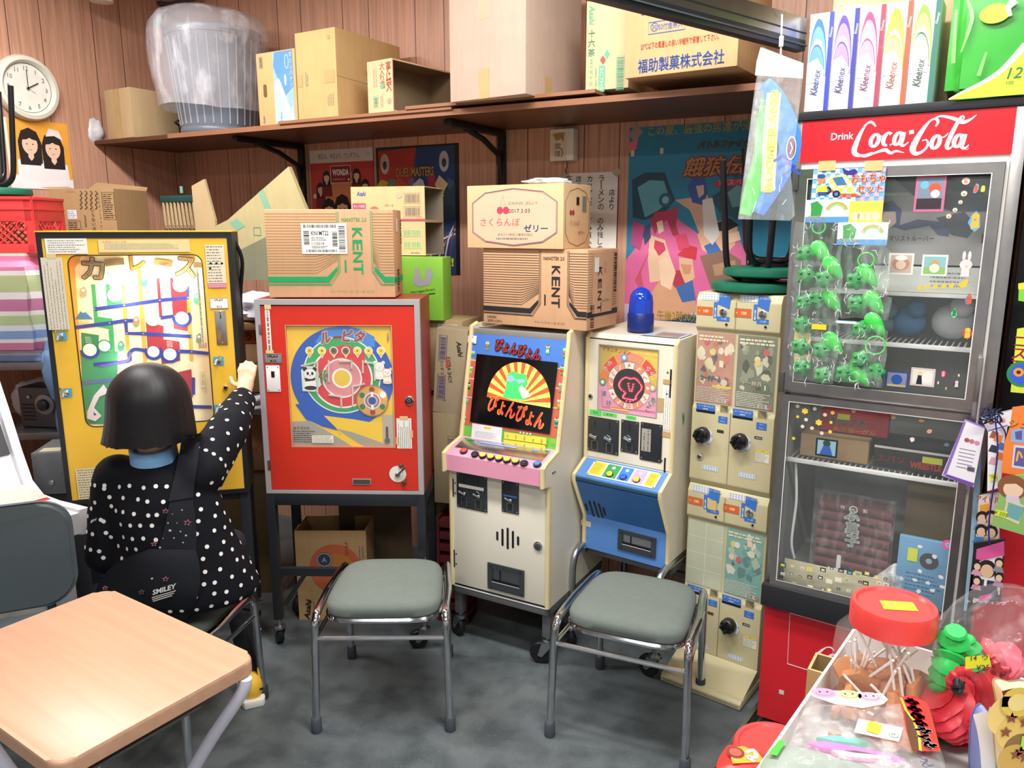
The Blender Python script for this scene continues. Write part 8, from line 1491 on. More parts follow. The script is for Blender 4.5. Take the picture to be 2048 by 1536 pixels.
# flattened carton, strip and broom leaning in the corner
def sheet(nm,label,y,pts,mat,th=.02,draw=None,tip=.0):
    q = aty(*pts[0],y);F = frame(q.x,q.y,0,-24);L = [onF(F,*p) for p in pts];t = thing(nm,label,'cardboard',shift(F,L[0][0],0,min(p[1] for p in L)));B = MB(F);B.prism(L,0,th,mat)
    if draw: draw(B,F,lambda a,b: onF(F,a,b))
    B.build('sheet',t);return t
sheet('flattened_carton','pale flattened carton with green print leaning behind the machines',3.42,[(395,470),(455,440),(577,333),(622,445),(600,560),(470,560),(400,560)],CARD('#b9ab80'),.02,lambda B,F,f: (B.poly([f(*p) for p in ((517,385),(526,378),(548,430),(538,440))],p6('#7fae90'),F),B.poly([f(*p) for p in ((460,445),(475,437),(490,452),(474,462))],p6('#7fae90'),F),B.frame_line(f(478,0)[0],f(492,0)[0],f(0,468)[1],f(0,455)[1],.004,p6('#4f9a7a'),F),B.poly([f(*p) for p in ((470,505),(540,470),(600,470),(600,560),(470,560))],CARD('#7f8068'),F)))
sheet('cardboard_strip','narrow beige cardboard strip standing between the broom and flattened carton',3.5,[(400,560),(383,372),(408,358),(430,440),(440,560)],CARD('#c0a880'),.012)
q = aty(355,400,3.62);F = frame(q.x,q.y,0,-24);f = lambda a,b: onF(F,a,b);t = thing('broom','straw broom with a dark green cap standing in the corner','broom',shift(F,0,0,.9));B = MB(F);L = [f(323,392),f(390,390),f(390,404),f(325,404)];B.prism(L,-.012,.03,p4('#1f4a48'),bev=.004);B.build('cap',t,'dark green cap');B = MB(F);a = f(360,386);B.tube([(a[0],.01,a[1]),(a[0],.01,a[1]+.03)],.007,p3('#6fb0a0'),8);B.build('hook',t)
B = MB(F);ST = P('#b8a078',.8,var=.2,sc=60);x0,x1 = f(328,404)[0],f(390,404)[0];zt = f(328,404)[1]
for k in range(26): x = x0+(x1-x0)*k/25;B.tube([(x,.008+.012*(k % 3-1),zt+.004),(x+.02+.0016*k,.008+.012*(k % 3-1),zt-.45)],.0055,ST,5)
B.build('bristles',t,'straw bristles')
for dz in (.11,.135): B = MB(F);B.box(x0+.004,x1+.02,-.022,-.016,zt-dz,zt-dz+.004,P('#7a6a4a',.7));B.build('binding',t)
# scribbled carton on a pile in the corner
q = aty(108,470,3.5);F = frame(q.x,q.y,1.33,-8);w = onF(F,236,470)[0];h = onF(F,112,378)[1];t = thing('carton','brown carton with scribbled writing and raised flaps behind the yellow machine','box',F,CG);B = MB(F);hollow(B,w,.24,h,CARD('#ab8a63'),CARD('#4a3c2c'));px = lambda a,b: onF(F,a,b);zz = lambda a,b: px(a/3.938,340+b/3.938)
a = zz(800,175);b = zz(915,390);B.frame_line(a[0],b[0],b[1],a[1],.0022,INK,F);B.scribble(a[0]+.004,b[0]-.004,b[1]+.004,a[1]-.004,8,INK,F,.35,4,dens=8);a = zz(540,400);b = zz(650,560);B.frame_line(a[0],b[0],b[1],a[1],.002,INK,F);B.scribble(a[0]+.003,b[0]-.003,b[1],a[1]-.004,6,INK,F,.35,5,dens=8)
for k,x in enumerate((640,680,720,760)): p = [zz(x+(8 if j % 2 else -8),165+18*j) for j in range(9)];B.line(p,.004,P('#4a3a2c',.7),F,None,False,3)
a = zz(730,320);B.vtext('いらないボックス',a[0],a[1]+.01,.016,INK,F,.02);a = zz(775,190);B.vtext('ｲﾝｽﾀﾝﾄﾗｰﾒﾝ',a[0],a[1]+.005,.012,INK,F,.017);a = zz(560,172);B.text('テーブルマーク',a[0],a[1],.006,INK,F);a = zz(675,400);B.text('INSTANT',a[0],a[1],.009,INK,F,rot=90);B.build('carton_body',t)
B = MB(F);a = zz(530,315);b = zz(610,385);B.rect(a[0],b[0],b[1],a[1],P('#d9d8e0',.7),F);B.scribble(a[0]+.002,b[0]-.002,b[1]+.004,a[1]-.004,3,GREYINK,F,.5,2);B.build('address_label',t,'white address label')
B = MB(F);B.add([(0,.24,h),(w,.24,h),(w*.9,.30,h+.02),(.02,.30,h+.045)],[(0,1,2,3)],CARD('#ab8a63'));B.build('flap',t);B = MB(F);B.add([(0,0,h),(0,.24,h),(-.06,.2,h+.02),(-.06,.02,h+.01)],[(0,1,2,3)],CARD('#b8976d'));B.build('flap',t)
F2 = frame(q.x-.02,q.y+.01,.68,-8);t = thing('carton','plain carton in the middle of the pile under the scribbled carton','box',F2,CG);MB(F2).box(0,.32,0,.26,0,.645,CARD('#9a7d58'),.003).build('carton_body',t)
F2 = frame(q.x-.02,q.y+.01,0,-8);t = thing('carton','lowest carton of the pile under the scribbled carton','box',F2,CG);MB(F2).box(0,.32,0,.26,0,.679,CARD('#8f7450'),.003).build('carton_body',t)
# ================================================================ left side: rack, striped bag, crate, upturned stool
q = aty(60,900,2.86);RX = q.x;F = frame(-2.38,2.97,0,6);t = thing('metal_rack','grey metal rack at the left edge carrying the radio and striped bag','rack',F);RM = METAL('#9a9ca0',.35);zr = aty(75,868,3.0).z;zb = 1.045
for z in (zr,zb,.3): B = MB(F);B.box(0,.66,0,.38,z-.03,z,RM,.003);B.build('shelf_plate',t)
for x,y in ((.0,0),(.63,0),(.0,.35),(.63,.35)): B = MB(F);B.box(x,x+.03,y,y+.03,0,zb,RM,.002);B.build('post',t)
RD_ = P('#55565a',.4,.5);a = F @ Vector((.36,.1,zr+.0005));FR3 = frame(a.x,a.y,a.z,-6);t = thing('radio','old grey radio with a round dial on the rack at the left edge','radio',FR3);B = MB(FR3);B.box(0,.19,0,.12,0,.17,RD_,.012);B.build('case',t);B = MB(FR3);knob(B,.12,.10,.042,.012,P('#8f9095',.3,.6));B.build('dial_ring',t);B = MB(FR3);knob(B,.12,.10,.024,.03,p3('#2a2b30'));B.build('knob',t,'black knob')
for x,z in ((.05,.13),(.17,.15),(.17,.04)): B = MB(FR3);knob(B,x,z,.008,.008,STEEL);B.build('small_knob',t)
B = MB(FR3);[B.rect(.015,.07,.03+.016*k,.037+.016*k,BLACK,FR3) for k in range(5)];B.build('grille',t)
c_ = aty(112,845,2.78);crumple('plastic_bag','blue plastic bag hanging beside the radio left of the yellow machine',Vector((-1.80,3.06,zr+.0005)),.06,.06,.2,FILM('#7fa8d8',.7,.25,.4),31,None,'bag',.45)
c_ = aty(55,800,2.95);crumple('plastic_bag','white plastic bag behind the radio under the striped bag',Vector((-2.02,3.26,zr+.0005)),.11,.07,.09,P('#d5d6dc',.5,var=.08),33,None,'bag',.25)
def stripe_mat():
    m = bpy.data.materials.new('striped_woven_plastic');tr,b_ = nodes(m);tc = tr.nodes.new('ShaderNodeTexCoord');sp = tr.nodes.new('ShaderNodeSeparateXYZ');tr.links.new(tc.outputs['Object'],sp.inputs[0])
    mr = tr.nodes.new('ShaderNodeMapRange');mr.inputs['From Max'].default_value = .46;tr.links.new(sp.outputs[2],mr.inputs[0]);n = tr.nodes.new('ShaderNodeValToRGB');tr.links.new(mr.outputs[0],n.inputs[0]);n.color_ramp.interpolation = 'CONSTANT'
    st = [(0,'#7f9fd0'),(.05,'#c9d0dc'),(.09,'#b8608a'),(.17,'#d5d0d0'),(.2,'#6f8fc0'),(.27,'#d0d4dc'),(.32,'#a8b884'),(.4,'#d8d4cc'),(.44,'#b0608a'),(.54,'#d8cfd0'),(.6,'#a3ad78'),(.74,'#dcd4d0'),(.78,'#d87098'),(.9,'#d8d0b8'),(.96,'#e6d0d4')]
    e = n.color_ramp.elements;e[0].position,e[0].color = st[0][0],(*lin(st[0][1]),1);e[1].position,e[1].color = st[1][0],(*lin(st[1][1]),1)
    for p,c in st[2:]: k = e.new(p);k.color = (*lin(c),1)
    w_ = tr.nodes.new('ShaderNodeTexWave');w_.inputs['Scale'].default_value = 90;w_.bands_direction = 'Z';tr.links.new(tc.outputs['Object'],w_.inputs['Vector']);tr.links.new(mixc(tr,n.outputs[0],(.8,.8,.8),.06),b_.inputs['Base Color']);bp = tr.nodes.new('ShaderNodeBump');bp.inputs['Strength'].default_value = .3;bp.inputs['Distance'].default_value = .002;tr.links.new(w_.outputs['Fac'],bp.inputs['Height']);tr.links.new(bp.outputs[0],b_.inputs['Normal']);b_.inputs['Roughness'].default_value = .5;return m
b = bmesh.new();bmesh.ops.create_cube(b,size=1);bmesh.ops.bevel(b,geom=b.edges[:],offset=.12,segments=3,affect='EDGES');bmesh.ops.subdivide_edges(b,edges=b.edges[:],cuts=4,use_grid_fill=True);FB_ = frame(-2.08,3.17,zb+.001,6)
for v_ in b.verts:
    p = v_.co;d = .012*noise.noise(Vector((p.x*5,p.y*5,p.z*5))+Vector((9,0,0)));v_.co = Vector((p.x*(.46-.03*p.z)+d,p.y*.34+d,(p.z+.5)*.425))
B = MB(FB_);B.bm(b,stripe_mat(),True);t = thing('tote_bag','striped pink, green and blue woven tote bag under the red crate','bag',FB_);B.build('bag_body',t)
# red crate
CRD = P('#e0403f',.4,var=.05);FC = frame(-2.22,3.04,zb+.4275,6);w,d,h = .36,.26,.215;t = thing('plastic_crate','bright red plastic crate on the striped bag at the left edge','crate',FC);B = MB(FC)
g0,g1 = .035,.12
for Fq,W_ in ((FC,w),(right_side(FC,w),d),(FC @ Matrix.Translation((0,d,0)),w),(FC,0)):
    if not W_: continue
    S = MB(Fq);S.box(0,W_,-.003,.006,g1,h,CRD,.002);S.box(0,W_,-.003,.006,0,g0,CRD,.002);S.box(0,.03,-.003,.006,0,h,CRD);S.box(W_-.03,W_,-.003,.006,0,h,CRD)
    n_ = int(W_/.028)
    for k in range(-2,n_+1):
        for s_ in (1,-1):
            xa = .03+k*.028;xb = xa+(g1-g0);a0,a1 = (xa,xb) if s_ > 0 else (xb,xa);za,zc = g0,g1
            if min(xa,xb) < .03: continue
            if max(xa,xb) > W_-.03: continue
            S.tube([(a0,.002,za),(a1,.002,zc)],.0035,CRD,5)
    S.box(0,W_,-.008,.008,h-.012,h,CRD,.002);S.box(0,W_,-.006,.006,h-.05,h-.044,CRD)
    S.build('crate_side',t)
B = MB(FC);B.box(.005,w-.005,.006,d-.006,0,.008,CRD);B.build('crate_base',t);B = MB(FC);x,z = w-.045,.105;B.lathe([(.014,-.006),(.02,-.006),(.02,.004),(.014,.004)],CRD,20,FC @ Matrix.Translation((x,-.004,z)) @ Matrix.Rotation(R(90),4,'X'),cap=False);B.build('round_socket',t)
c_ = FC @ Vector((.155,.11,h+.001));o = round_stool(frame(c_.x,c_.y,c_.z,-20),'upturned green stool with black legs on the red crate at the left');o['group'] = 'upturned green stools'
# grey coin box low at the left
a = aty(128,985,2.62);F = frame(-1.76,2.72,.60,10);t = thing('coin_box','small grey metal coin box with a lock left of the yellow machine','coin box',F);CBM = P('#85878a',.4,.3);B = MB(F);B.box(0,.12,0,.2,0,.16,CBM,.004);B.build('box',t);B = MB(F);knob(B,.06,.045,.010,.006,CHROME);B.build('lock',t);B = MB(F);B.box(.02,.09,.02,.07,.16,.1605,p6('#d9d0b0'));B.build('label',t,'pale label');B = MB(F);screws(B,[(.012,.148),(.108,.148)],F,.004);B.build('screws',t)
F = frame(-1.79,2.73,0,10);t = thing('cabinet','dark low cabinet under the grey coin box','cabinet',F);B = MB(F);B.box(0,.165,.0,.2,0,.598,p5('#2c2d30'),.004);B.build('body',t)
# ---------------------------------------------------------------- white sit-down game cabinet
FA = frame(-1.70,1.85,0,53.5);w = .60;t = thing('arcade_machine','white sit-down video game cabinet cut by the left edge','arcade machine',FA);AW = P('#e6e6ea',.35,var=.03)
far = right_side(FA,w)                                   # plane of the far side: x runs into the cabinet
fs = lambda a,b: onF(far,a,b)
prof = [fs(178,1014),fs(120,1000),fs(88,988),fs(66,960),fs(45,900),fs(20,820),fs(-5,745),fs(-25,690)]
pr = [(p[0],p[1]) for p in prof];top = pr[-1]
side = [(pr[0][0],pr[0][1]-.085)]+pr+[(top[0]+.1,top[1]),(top[0]+.12,top[1]-.3),(top[0]+.12,0),(pr[0][0]+.16,0),(pr[0][0]+.16,pr[0][1]-.12)]
B = MB(FA)
for x in (0,w-.03): B.prism(side,x,x+.03,AW,axis='x',bev=.004)
inner = [(pr[0][0]+.005,pr[0][1]-.08),(pr[0][0]+.005,pr[0][1]-.012)]+[(a+.02,b-.012) for a,b in pr[1:]]+[(top[0]+.1,top[1]-.01),(top[0]+.115,top[1]-.3),(top[0]+.115,.02),(pr[0][0]+.18,.02),(pr[0][0]+.18,pr[0][1]-.11)]
B.prism(inner,.028,w-.028,AW,axis='x');B.build('cabinet',t)
i0,i1 = inner[5],inner[8];an = math.atan2(i1[0]-i0[0],i1[1]-i0[1]);FSC = FA @ Matrix.Translation((0,i0[0],i0[1])) @ Matrix.Rotation(-an,4,'X');L_ = math.hypot(i1[0]-i0[0],i1[1]-i0[1])
B = MB(FSC);B.box(.035,w-.035,-.006,.002,0,L_*.98,P('#101216',.12,var=0,spec=.6));B.build('screen',t,'dark screen');B = MB(FSC);B.box(.035,w-.035,-.009,-.006,0,L_*.3,p3('#23252b'));B.build('screen_bezel',t)
i0,i1 = inner[1],inner[4];an = math.atan2(i1[0]-i0[0],i1[1]-i0[1]);FCP = FA @ Matrix.Translation((0,i0[0],i0[1])) @ Matrix.Rotation(-an,4,'X');L_ = math.hypot(i1[0]-i0[0],i1[1]-i0[1]);pc = lambda a,b: onF(FCP,a,b)
B = MB(FCP);B.rect(.03,w-.03,L_*.5,L_*.96,P('#c9b8ac',.4,var=.25,sc=30),FCP,.004);rg = random.Random(4)
for k in range(16): cx,cz = rg.uniform(.06,w-.06),rg.uniform(L_*.58,L_*.9);B.poly([(cx+rg.uniform(.008,.03)*math.cos(a),cz+rg.uniform(.006,.018)*math.sin(a)) for a in (0,1,2,3.1,4.2,5.2)],P(rg.choice(['#a87f6a','#8f8f96','#d9a48a','#6a5f6a','#e6e2dc','#7a4a3c']),.4),FCP)
a = pc(62,1010);b = pc(84,995);B.rect(min(a[0],b[0]),max(a[0],b[0])+.01,min(a[1],b[1]),max(a[1],b[1])+.02,p4('#d8343c'),FCP);B.build('panel_print',t,'printed control panel strip')
B = MB(FCP);B.rect(w-.26,w-.05,L_*.08,L_*.4,p3('#2f3634'),FCP,.004,.012);B.line(rrect(w-.26,w-.05,L_*.08,L_*.4,.012),.005,p3('#b9bbb8'),FCP,.0045,True);B.build('button_tray',t,'dark inset button tray')
for x in (w-.24,w-.20): B = MB(FCP);knob(B,x,L_*.26,.013,.016,p3('#f0d83c'));B.build('button',t,'yellow round button')
B = MB(FA);B.box(.1,.5,pr[0][0]+.155,pr[0][0]+.162,.1,.42,p4('#d9d6cc'),.002);B.box(.2,.26,pr[0][0]+.15,pr[0][0]+.156,.25,.33,BLACK);B.build('coin_door',t)
# ================================================================ stools, chair and table
CUSH = P('#6f7771',.85,var=.10,sc=40,spec=.15)
def stool(F,label,wf=.40,wr=.36,d=.37):
    t = thing('stool',label,'stool',F,'grey cushioned chrome stools');B = MB(F);H = .44
    def ring(z,k,n=44):
        out = []
        for i in range(n):
            a = 2*math.pi*i/n;c,s_ = math.cos(a),math.sin(a);x = abs(c) ** .42*(1 if c >= 0 else -1);y = abs(s_) ** .42*(1 if s_ >= 0 else -1);hw = (wf+(wr-wf)*(y+1)/2)/2-.012;out.append((x*(hw-k),y*(d/2-k-.005),z))
        return out
    vs = [];prof = ((.374,.03),(.372,.006),(.378,.0),(.40,-.002),(.412,.004),(.421,.02),(.427,.05),(.430,.1));[vs.extend(ring(z,k)) for z,k in prof];n = 44
    B.add(vs,[(i*n+k,i*n+(k+1) % n,(i+1)*n+(k+1) % n,(i+1)*n+k) for i in range(len(prof)-1) for k in range(n)]+[tuple((len(prof)-1)*n+k for k in range(n)),tuple(range(n))[::-1]],CUSH,True);B.build('cushion',t,'grey fabric cushion')
    B = MB(F);rim = ring(.365,.004,40);B.tube(rim,.010,CHROME,8,True);B.build('seat_rim',t,'chrome seat rim')
    fy,ry =-d/2-.012,d/2+.03
    for s_ in (-1,1):
        fx,rx = s_*wf/2,s_*wr/2
        B = MB(F);B.tube(catmull([(fx,-.02,.395-.004),(fx,fy+.045,.392),(fx+s_*.002,fy+.018,.378),(fx+s_*.004,fy+.004,.345),(fx+s_*.008,fy-.002,.2),(fx+s_*.012,fy-.008,.03)],5),.0125,CHROME,12);l = B.build('leg',t,'chrome front leg');K = MB(F);K.lathe([(.0165,.0),(.0175,.004),(.0165,.045),(.013,.05)],p6('#4a5058'),14,F @ Matrix.Translation((fx+s_*.012,fy-.008,0)));K.build('rubber_foot',l,'dark rubber foot')
        B = MB(F);B.tube(catmull([(fx,-.02,.395-.004),(rx+(fx-rx)*.2,ry-.06,.392),(rx,ry-.025,.378),(rx,ry-.008,.345),(rx,ry+.0,.2),(rx,ry+.01,.03)],5),.0125,CHROME,12);l = B.build('leg',t,'chrome rear leg');K = MB(F);K.lathe([(.0165,.0),(.0175,.004),(.0165,.045),(.013,.05)],p6('#34383e'),14,F @ Matrix.Translation((rx,ry+.01,0)));K.build('rubber_foot',l,'dark rubber foot')
        B = MB(F);B.tube([(fx+s_*.004,fy+.002,.315),(rx,ry-.004,.315)],.007,CHROME,8);B.build('stretcher',t,'chrome side stretcher')
    B = MB(F);B.tube([(-wf/2-.004,fy,.318),(wf/2+.004,fy,.318)],.0075,CHROME,8);B.build('stretcher',t,'chrome front stretcher');B = MB(F);B.tube([(-wr/2,ry-.004,.325),(wr/2,ry-.004,.325)],.0075,CHROME,8);B.build('stretcher',t,'chrome rear stretcher');return t
stool(frame(-.412,2.40,0,1),'empty grey cushioned chrome stool in front of the red machine')
stool(frame(.395,2.275,0,-23.5),'empty grey cushioned chrome stool in front of the white hand game machine')
stool(frame(-1.075,2.195,0,-14),'grey cushioned chrome stool on which the person sits')
def wood_top():
    m = bpy.data.materials.new('pale_wood_laminate');tr,b_ = nodes(m);c = lin('#c4997c');f = noise_n(tr,30,4,sc3=(.08,1.6,1));tr.links.new(ramp(tr,f,[(.3,dim(c,.9)),(.6,c),(.8,dim(c,1.06))]),b_.inputs['Base Color']);b_.inputs['Roughness'].default_value = .38;return m
FT = frame(-.872,1.4415,0,-33.4);w,d = .567,.405;t = thing('table','small school table with a pale wood top and white legs in the foreground','table',FT)
B = MB(FT);b = bmesh.new();L = rrect(-w/2,w/2,-d/2,d/2,.035,6);V0 = [b.verts.new((x,y,.672)) for x,y in L];V1 = [b.verts.new((x,y,.702)) for x,y in L];n = len(L);b.faces.new(V0[::-1]);ft = b.faces.new(V1)
for i in range(n): b.faces.new((V0[i],V0[(i+1) % n],V1[(i+1) % n],V1[i]))
bmesh.ops.bevel(b,geom=[e for e in ft.edges],offset=.008,segments=3,affect='EDGES',profile=.5);B.bm(b,wood_top(),True);B.build('tabletop',t,'pale wood table top')
WT = P('#e2e0ee',.3,var=.03)
I = FT.inverted();pp = [I @ Vector(v) for v in ((-.545,1.43,.668),(-.557,1.431,.63),(-.63,1.438,.52),(-.70,1.444,.40),(-.80,1.45,.2),(-.88,1.455,.012))]
for sx in (1,-1):
    for sy in (1,-1):
        if sx == 1 and sy == 1: pts = [tuple(p) for p in pp]
        else:
            e = Vector((sx*(w/2-.04),sy*(d/2-.04),.668));k = Vector((sx*.13,sy*.03,.2));pts = [tuple(e),(e.x*.96,e.y*.9,.6),((e.x+k.x)/2,(e.y+k.y)/2,.43),tuple(k),(k.x*.95,k.y+sy*.05,.012)]
        B = MB(FT);B.tube(catmull(pts,6),.0135,WT,12);B.build('leg',t,'white bent tube leg')
B = MB(FT);B.box(-.2,.2,-.15,.12,.60,.605,P('#8f9296',.3,.6));B.box(-.2,.2,-.152,-.148,.60,.64,STEEL);B.build('under_shelf',t,'grey metal book tray')
# grey backed chair
FCH = frame(-1.31,1.80,0,24);t = thing('chair','grey plastic backed chair behind the wooden table at the left edge','chair',FCH);GRB = P('#4a5357',.5,var=.06)
B = MB(FCH);pts = rrect(-.19,.19,.60,.885,.075,8);b = bmesh.new();V0 = [b.verts.new((x,0+.9*x*x,z)) for x,z in pts];V1 = [b.verts.new((x,.03+.9*x*x,z)) for x,z in pts];n = len(pts);f0 = b.faces.new(V0);f1 = b.faces.new(V1[::-1])
for i in range(n): b.faces.new((V0[i],V1[i],V1[(i+1) % n],V0[(i+1) % n]))
bmesh.ops.recalc_face_normals(b,faces=b.faces[:]);bmesh.ops.bevel(b,geom=[e for e in b.edges if f0 in e.link_faces or f1 in e.link_faces],offset=.01,segments=3,affect='EDGES');B.bm(b,GRB,True);B.build('backrest',t)
B = MB(FCH);B.box(-.18,.18,.05,.34,.41,.45,GRB,.015);B.build('seat',t)
for s_ in (-1,1):
    B = MB(FCH);B.tube(catmull([(s_*.12,.05,.72),(s_*.12,.05,.58),(s_*.15,.03,.44),(s_*.17,-.01,.2),(s_*.18,-.03,.01)],5),.011,P('#5a5d62',.3,.7),8);B.build('leg',t,'dark metal rear leg');B = MB(FCH);B.tube([(s_*.16,.26,.42),(s_*.18,.31,.01)],.011,P('#5a5d62',.3,.7),8);B.build('leg',t,'dark metal front leg')
# ================================================================ the seated person, seen from behind
def chain(B,pts,mat,sc=1.0):
    """overlapping ellipsoids along a path; each entry (x, y, z, rx, ry, rz)"""
    for a,b in zip(pts,pts[1:]):
        n = max(2,int((Vector(a[:3])-Vector(b[:3])).length/.012))
        for i in range(n+1): t = i/n;q = [p+(r-p)*t for p,r in zip(a,b)];B.ball(q[:3],1,mat,None,[k*sc for k in q[3:]],14,9)
def lim(p,r): return (*p,r,r,r)
SK = P('#e3b08f',.5,var=.04)
TORSO = [(-1.035,2.17,.875,.085,.07,.05),(-1.03,2.165,.845,.14,.095,.06),(-1.015,2.16,.77,.165,.115,.07),(-1.0,2.16,.67,.178,.128,.07),(-.99,2.165,.57,.205,.15,.07),(-.985,2.18,.505,.222,.168,.05)]
ELB,WRI,PALM = aty(458,858,2.34),aty(484,800,2.56),aty(492,768,2.635)
RA = [lim((-.915,2.17,.87),.075),lim(ELB,.062),lim(WRI,.046)]
LA = [lim((-1.155,2.165,.855),.068),lim((-1.195,2.13,.63),.058),lim((-1.15,2.33,.60),.045)]
t = PERS = thing('person','person with black bob hair and polka dot jacket seated at the yellow game machine','person',frame(-1.06,2.19,.44))
B = MB();chain(B,TORSO,SK,.78);chain(B,[lim((-1.04,2.165,.86),.05),lim((-1.04,2.17,1.0),.046)],SK)
B.ball((-1.042,2.185,1.065),1,SK,None,(.077,.092,.105),20,14);B.ball((-1.044,2.225,1.005),1,SK,None,(.05,.052,.045));B.ball((-1.045,2.28,1.045),.012,SK,None,(.9,1.1,1.1))
for s_ in (-1,1): B.ball((-1.042+s_*.077,2.185,1.05),1,SK,None,(.012,.02,.03))
chain(B,[(*p[:3],p[3]*.7,p[3]*.7,p[3]*.7) for p in RA[:2]]+[lim(WRI,.026),lim(PALM,.027)],SK);chain(B,[(*p[:3],p[3]*.7,p[3]*.7,p[3]*.7) for p in LA[:2]]+[lim(LA[2][:3],.026),(-1.12,2.40,.565,.03,.035,.02)],SK)
UPV = Vector((0,.35,.94)).normalized();SDV = Vector((1,0,0));TH = []
for k,(o,ln_) in enumerate(((-.022,.058),(-.0075,.068),(.0075,.064),(.022,.05))):
    a = PALM+SDV*o+UPV*.018;b = a+UPV*ln_*.5+SDV*o*.2;c = b+(UPV*.7+Vector((0,.5,0)))*ln_*.5;chain(B,[lim(a,.0095),lim(b,.0088),lim(c,.0075)],SK)
a = PALM+SDV*-.02-UPV*.012;chain(B,[lim(a,.011),lim(a+Vector((-.026,.008,.012)),.0098),lim(a+Vector((-.038,.022,.03)),.0082)],SK)
for k in range(4): a = Vector((-1.145+.017*k,2.415,.56));chain(B,[lim(a,.009),lim(a+Vector((.004,.034,-.008)),.0085),lim(a+Vector((.006,.055,-.028)),.0075)],SK)
a = Vector((-1.09,2.395,.57));chain(B,[lim(a,.010),lim(a+Vector((.028,.022,-.004)),.009),lim(a+Vector((.03,.045,-.014)),.008)],SK)
LEGS = [[(-.95,2.22,.50,.08,.08,.065),(-.97,2.50,.50,.058,.058,.055),lim((-.895,2.40,.09),.037)],[(-1.10,2.24,.50,.08,.08,.065),(-1.17,2.53,.505,.058,.058,.055),lim((-1.19,2.50,.09),.037)]]
for L in LEGS: chain(B,[(*p[:3],p[3]*.85,p[4]*.85,p[5]*.85) for p in L],SK)
vs,fs = evaluated(B,[('REMESH',{'mode': 'VOXEL','voxel_size': .0058}),('SMOOTH',{'factor': .5,'iterations': 4})]);B = MB();B.add(vs,fs,SK,True);body = B.build('body',t)
B = MB()
for s_ in (-1,1): B.ball((-1.043+s_*.03,2.266,1.068),.011,WHITE,None,(1.2,.6,.7));B.ball((-1.043+s_*.03,2.272,1.068),.006,HAIR,None,(1,.5,1))
B.tube(catmull([(-1.065,2.268,1.012),(-1.044,2.276,1.008),(-1.022,2.268,1.012)],4),.004,p5('#b8605a'),6)
for s_ in (-1,1): B.tube([(-1.043+s_*.045,2.262,1.085),(-1.043+s_*.015,2.274,1.089)],.0025,HAIR,5)
B.build('face_features',t)
# hair
HM = P('#131013',.5,var=.35,sc=60,spec=.35);C_ = Vector((-1.042,2.168,1.075));N = 84;vs = [];rows = []
def hr(a,u,k):
    """a: angle from the back, u 0 crown .. 1 tips, k: shell scale"""
    z = .118*math.cos(u*2.0) if u < .72 else .118*math.cos(1.44)-(u-.72)*.42
    r = math.sin(min(u*2.0,1.5708)) if u < .72 else .99+.06*((u-.72)/.28)
    d = 1+.018*noise.noise(Vector((math.cos(a)*9,math.sin(a)*9,u*1.2)))+.012*noise.noise(Vector((math.cos(a)*26,math.sin(a)*26,u)))
    fl = .016*max(0,(u-.72)/.28) ** 2*max(0,math.cos(a+1.15))
    return C_+Vector((-math.sin(-a)*.113*r*d*k-fl,-math.cos(a)*.118*r*d*k,z*k+.008*(u > .95)*noise.noise(Vector((a*9,2,0)))))
U = [i/22 for i in range(23)]
for k in (1,.9):
    for u in U:
        for i in range(N):
            a = 2*math.pi*i/N-math.pi;f_ = abs(abs(a)-math.pi);uu = u if f_ > .95 else min(u,.52+.25*max(0,f_-.75));vs.append(hr(a,max(uu,.002),k))
M_ = len(U)*N;fs = []
for s_ in (0,1):
    for i in range(len(U)-1):
        for j in range(N):
            q = (s_*M_+i*N+j,s_*M_+i*N+(j+1) % N,s_*M_+(i+1)*N+(j+1) % N,s_*M_+(i+1)*N+j);fs.append(q if s_ else q[::-1])
i = len(U)-1;fs += [(i*N+j,i*N+(j+1) % N,M_+i*N+(j+1) % N,M_+i*N+j) for j in range(N)]
B = MB();B.add(vs,fs,HM,True);B.build('hair',t,'black bob hair')
B = MB();B.lathe([(.056,0),(.066,.004),(.064,.045),(.058,.047),(.054,.02)],p6('#7fb2e0'),28,Matrix.Translation((-1.04,2.165,.905)) @ Matrix.Rotation(R(8),4,'X'));B.build('collar',t,'pale blue collar')
# jacket
JK = P('#14151b',.85,var=.12,sc=40,spec=.15);B = MB();chain(B,TORSO,JK);chain(B,RA,JK);chain(B,LA,JK)
vs,fs = evaluated(B,[('REMESH',{'mode': 'VOXEL','voxel_size': .010}),('SMOOTH',{'factor': .5,'iterations': 6})])
for v in vs: v += Vector((noise.noise(v*14),noise.noise(v*14+Vector((5,0,0))),noise.noise(v*11+Vector((0,5,0)))))*.006
from mathutils.bvhtree import BVHTree
BV = BVHTree.FromPolygons(vs,fs);J = MB();J.add(vs,fs,JK,True);DOT = P('#e9e6e2',.7,var=.03);rg = random.Random(2)
def dot(o,d,far,r=.0063):
    h = BV.ray_cast(o+d*far,-d)
    if h[0] is None or (h[0]-o).length > far: return
    n = h[1];u = n.orthogonal().normalized();w = n.cross(u);J.add([h[0]+n*.0015+(u*math.cos(q*.7854)+w*math.sin(q*.7854))*r for q in range(8)],[tuple(range(8))],DOT)
for i in range(13):
    z = .468+.035*i
    if z > .88: break
    k = min(range(len(TORSO)),key=lambda j: abs(TORSO[j][2]-z));c = TORSO[k];n_ = int(2*math.pi*c[3]/.049)
    for j in range(n_): a = 2*math.pi*(j+.5*(i % 2)+rg.uniform(-.2,.2))/n_;dot(Vector((c[0],c[1],z+rg.uniform(-.004,.004))),Vector((math.cos(a),math.sin(a),0)),c[3]*1.35)
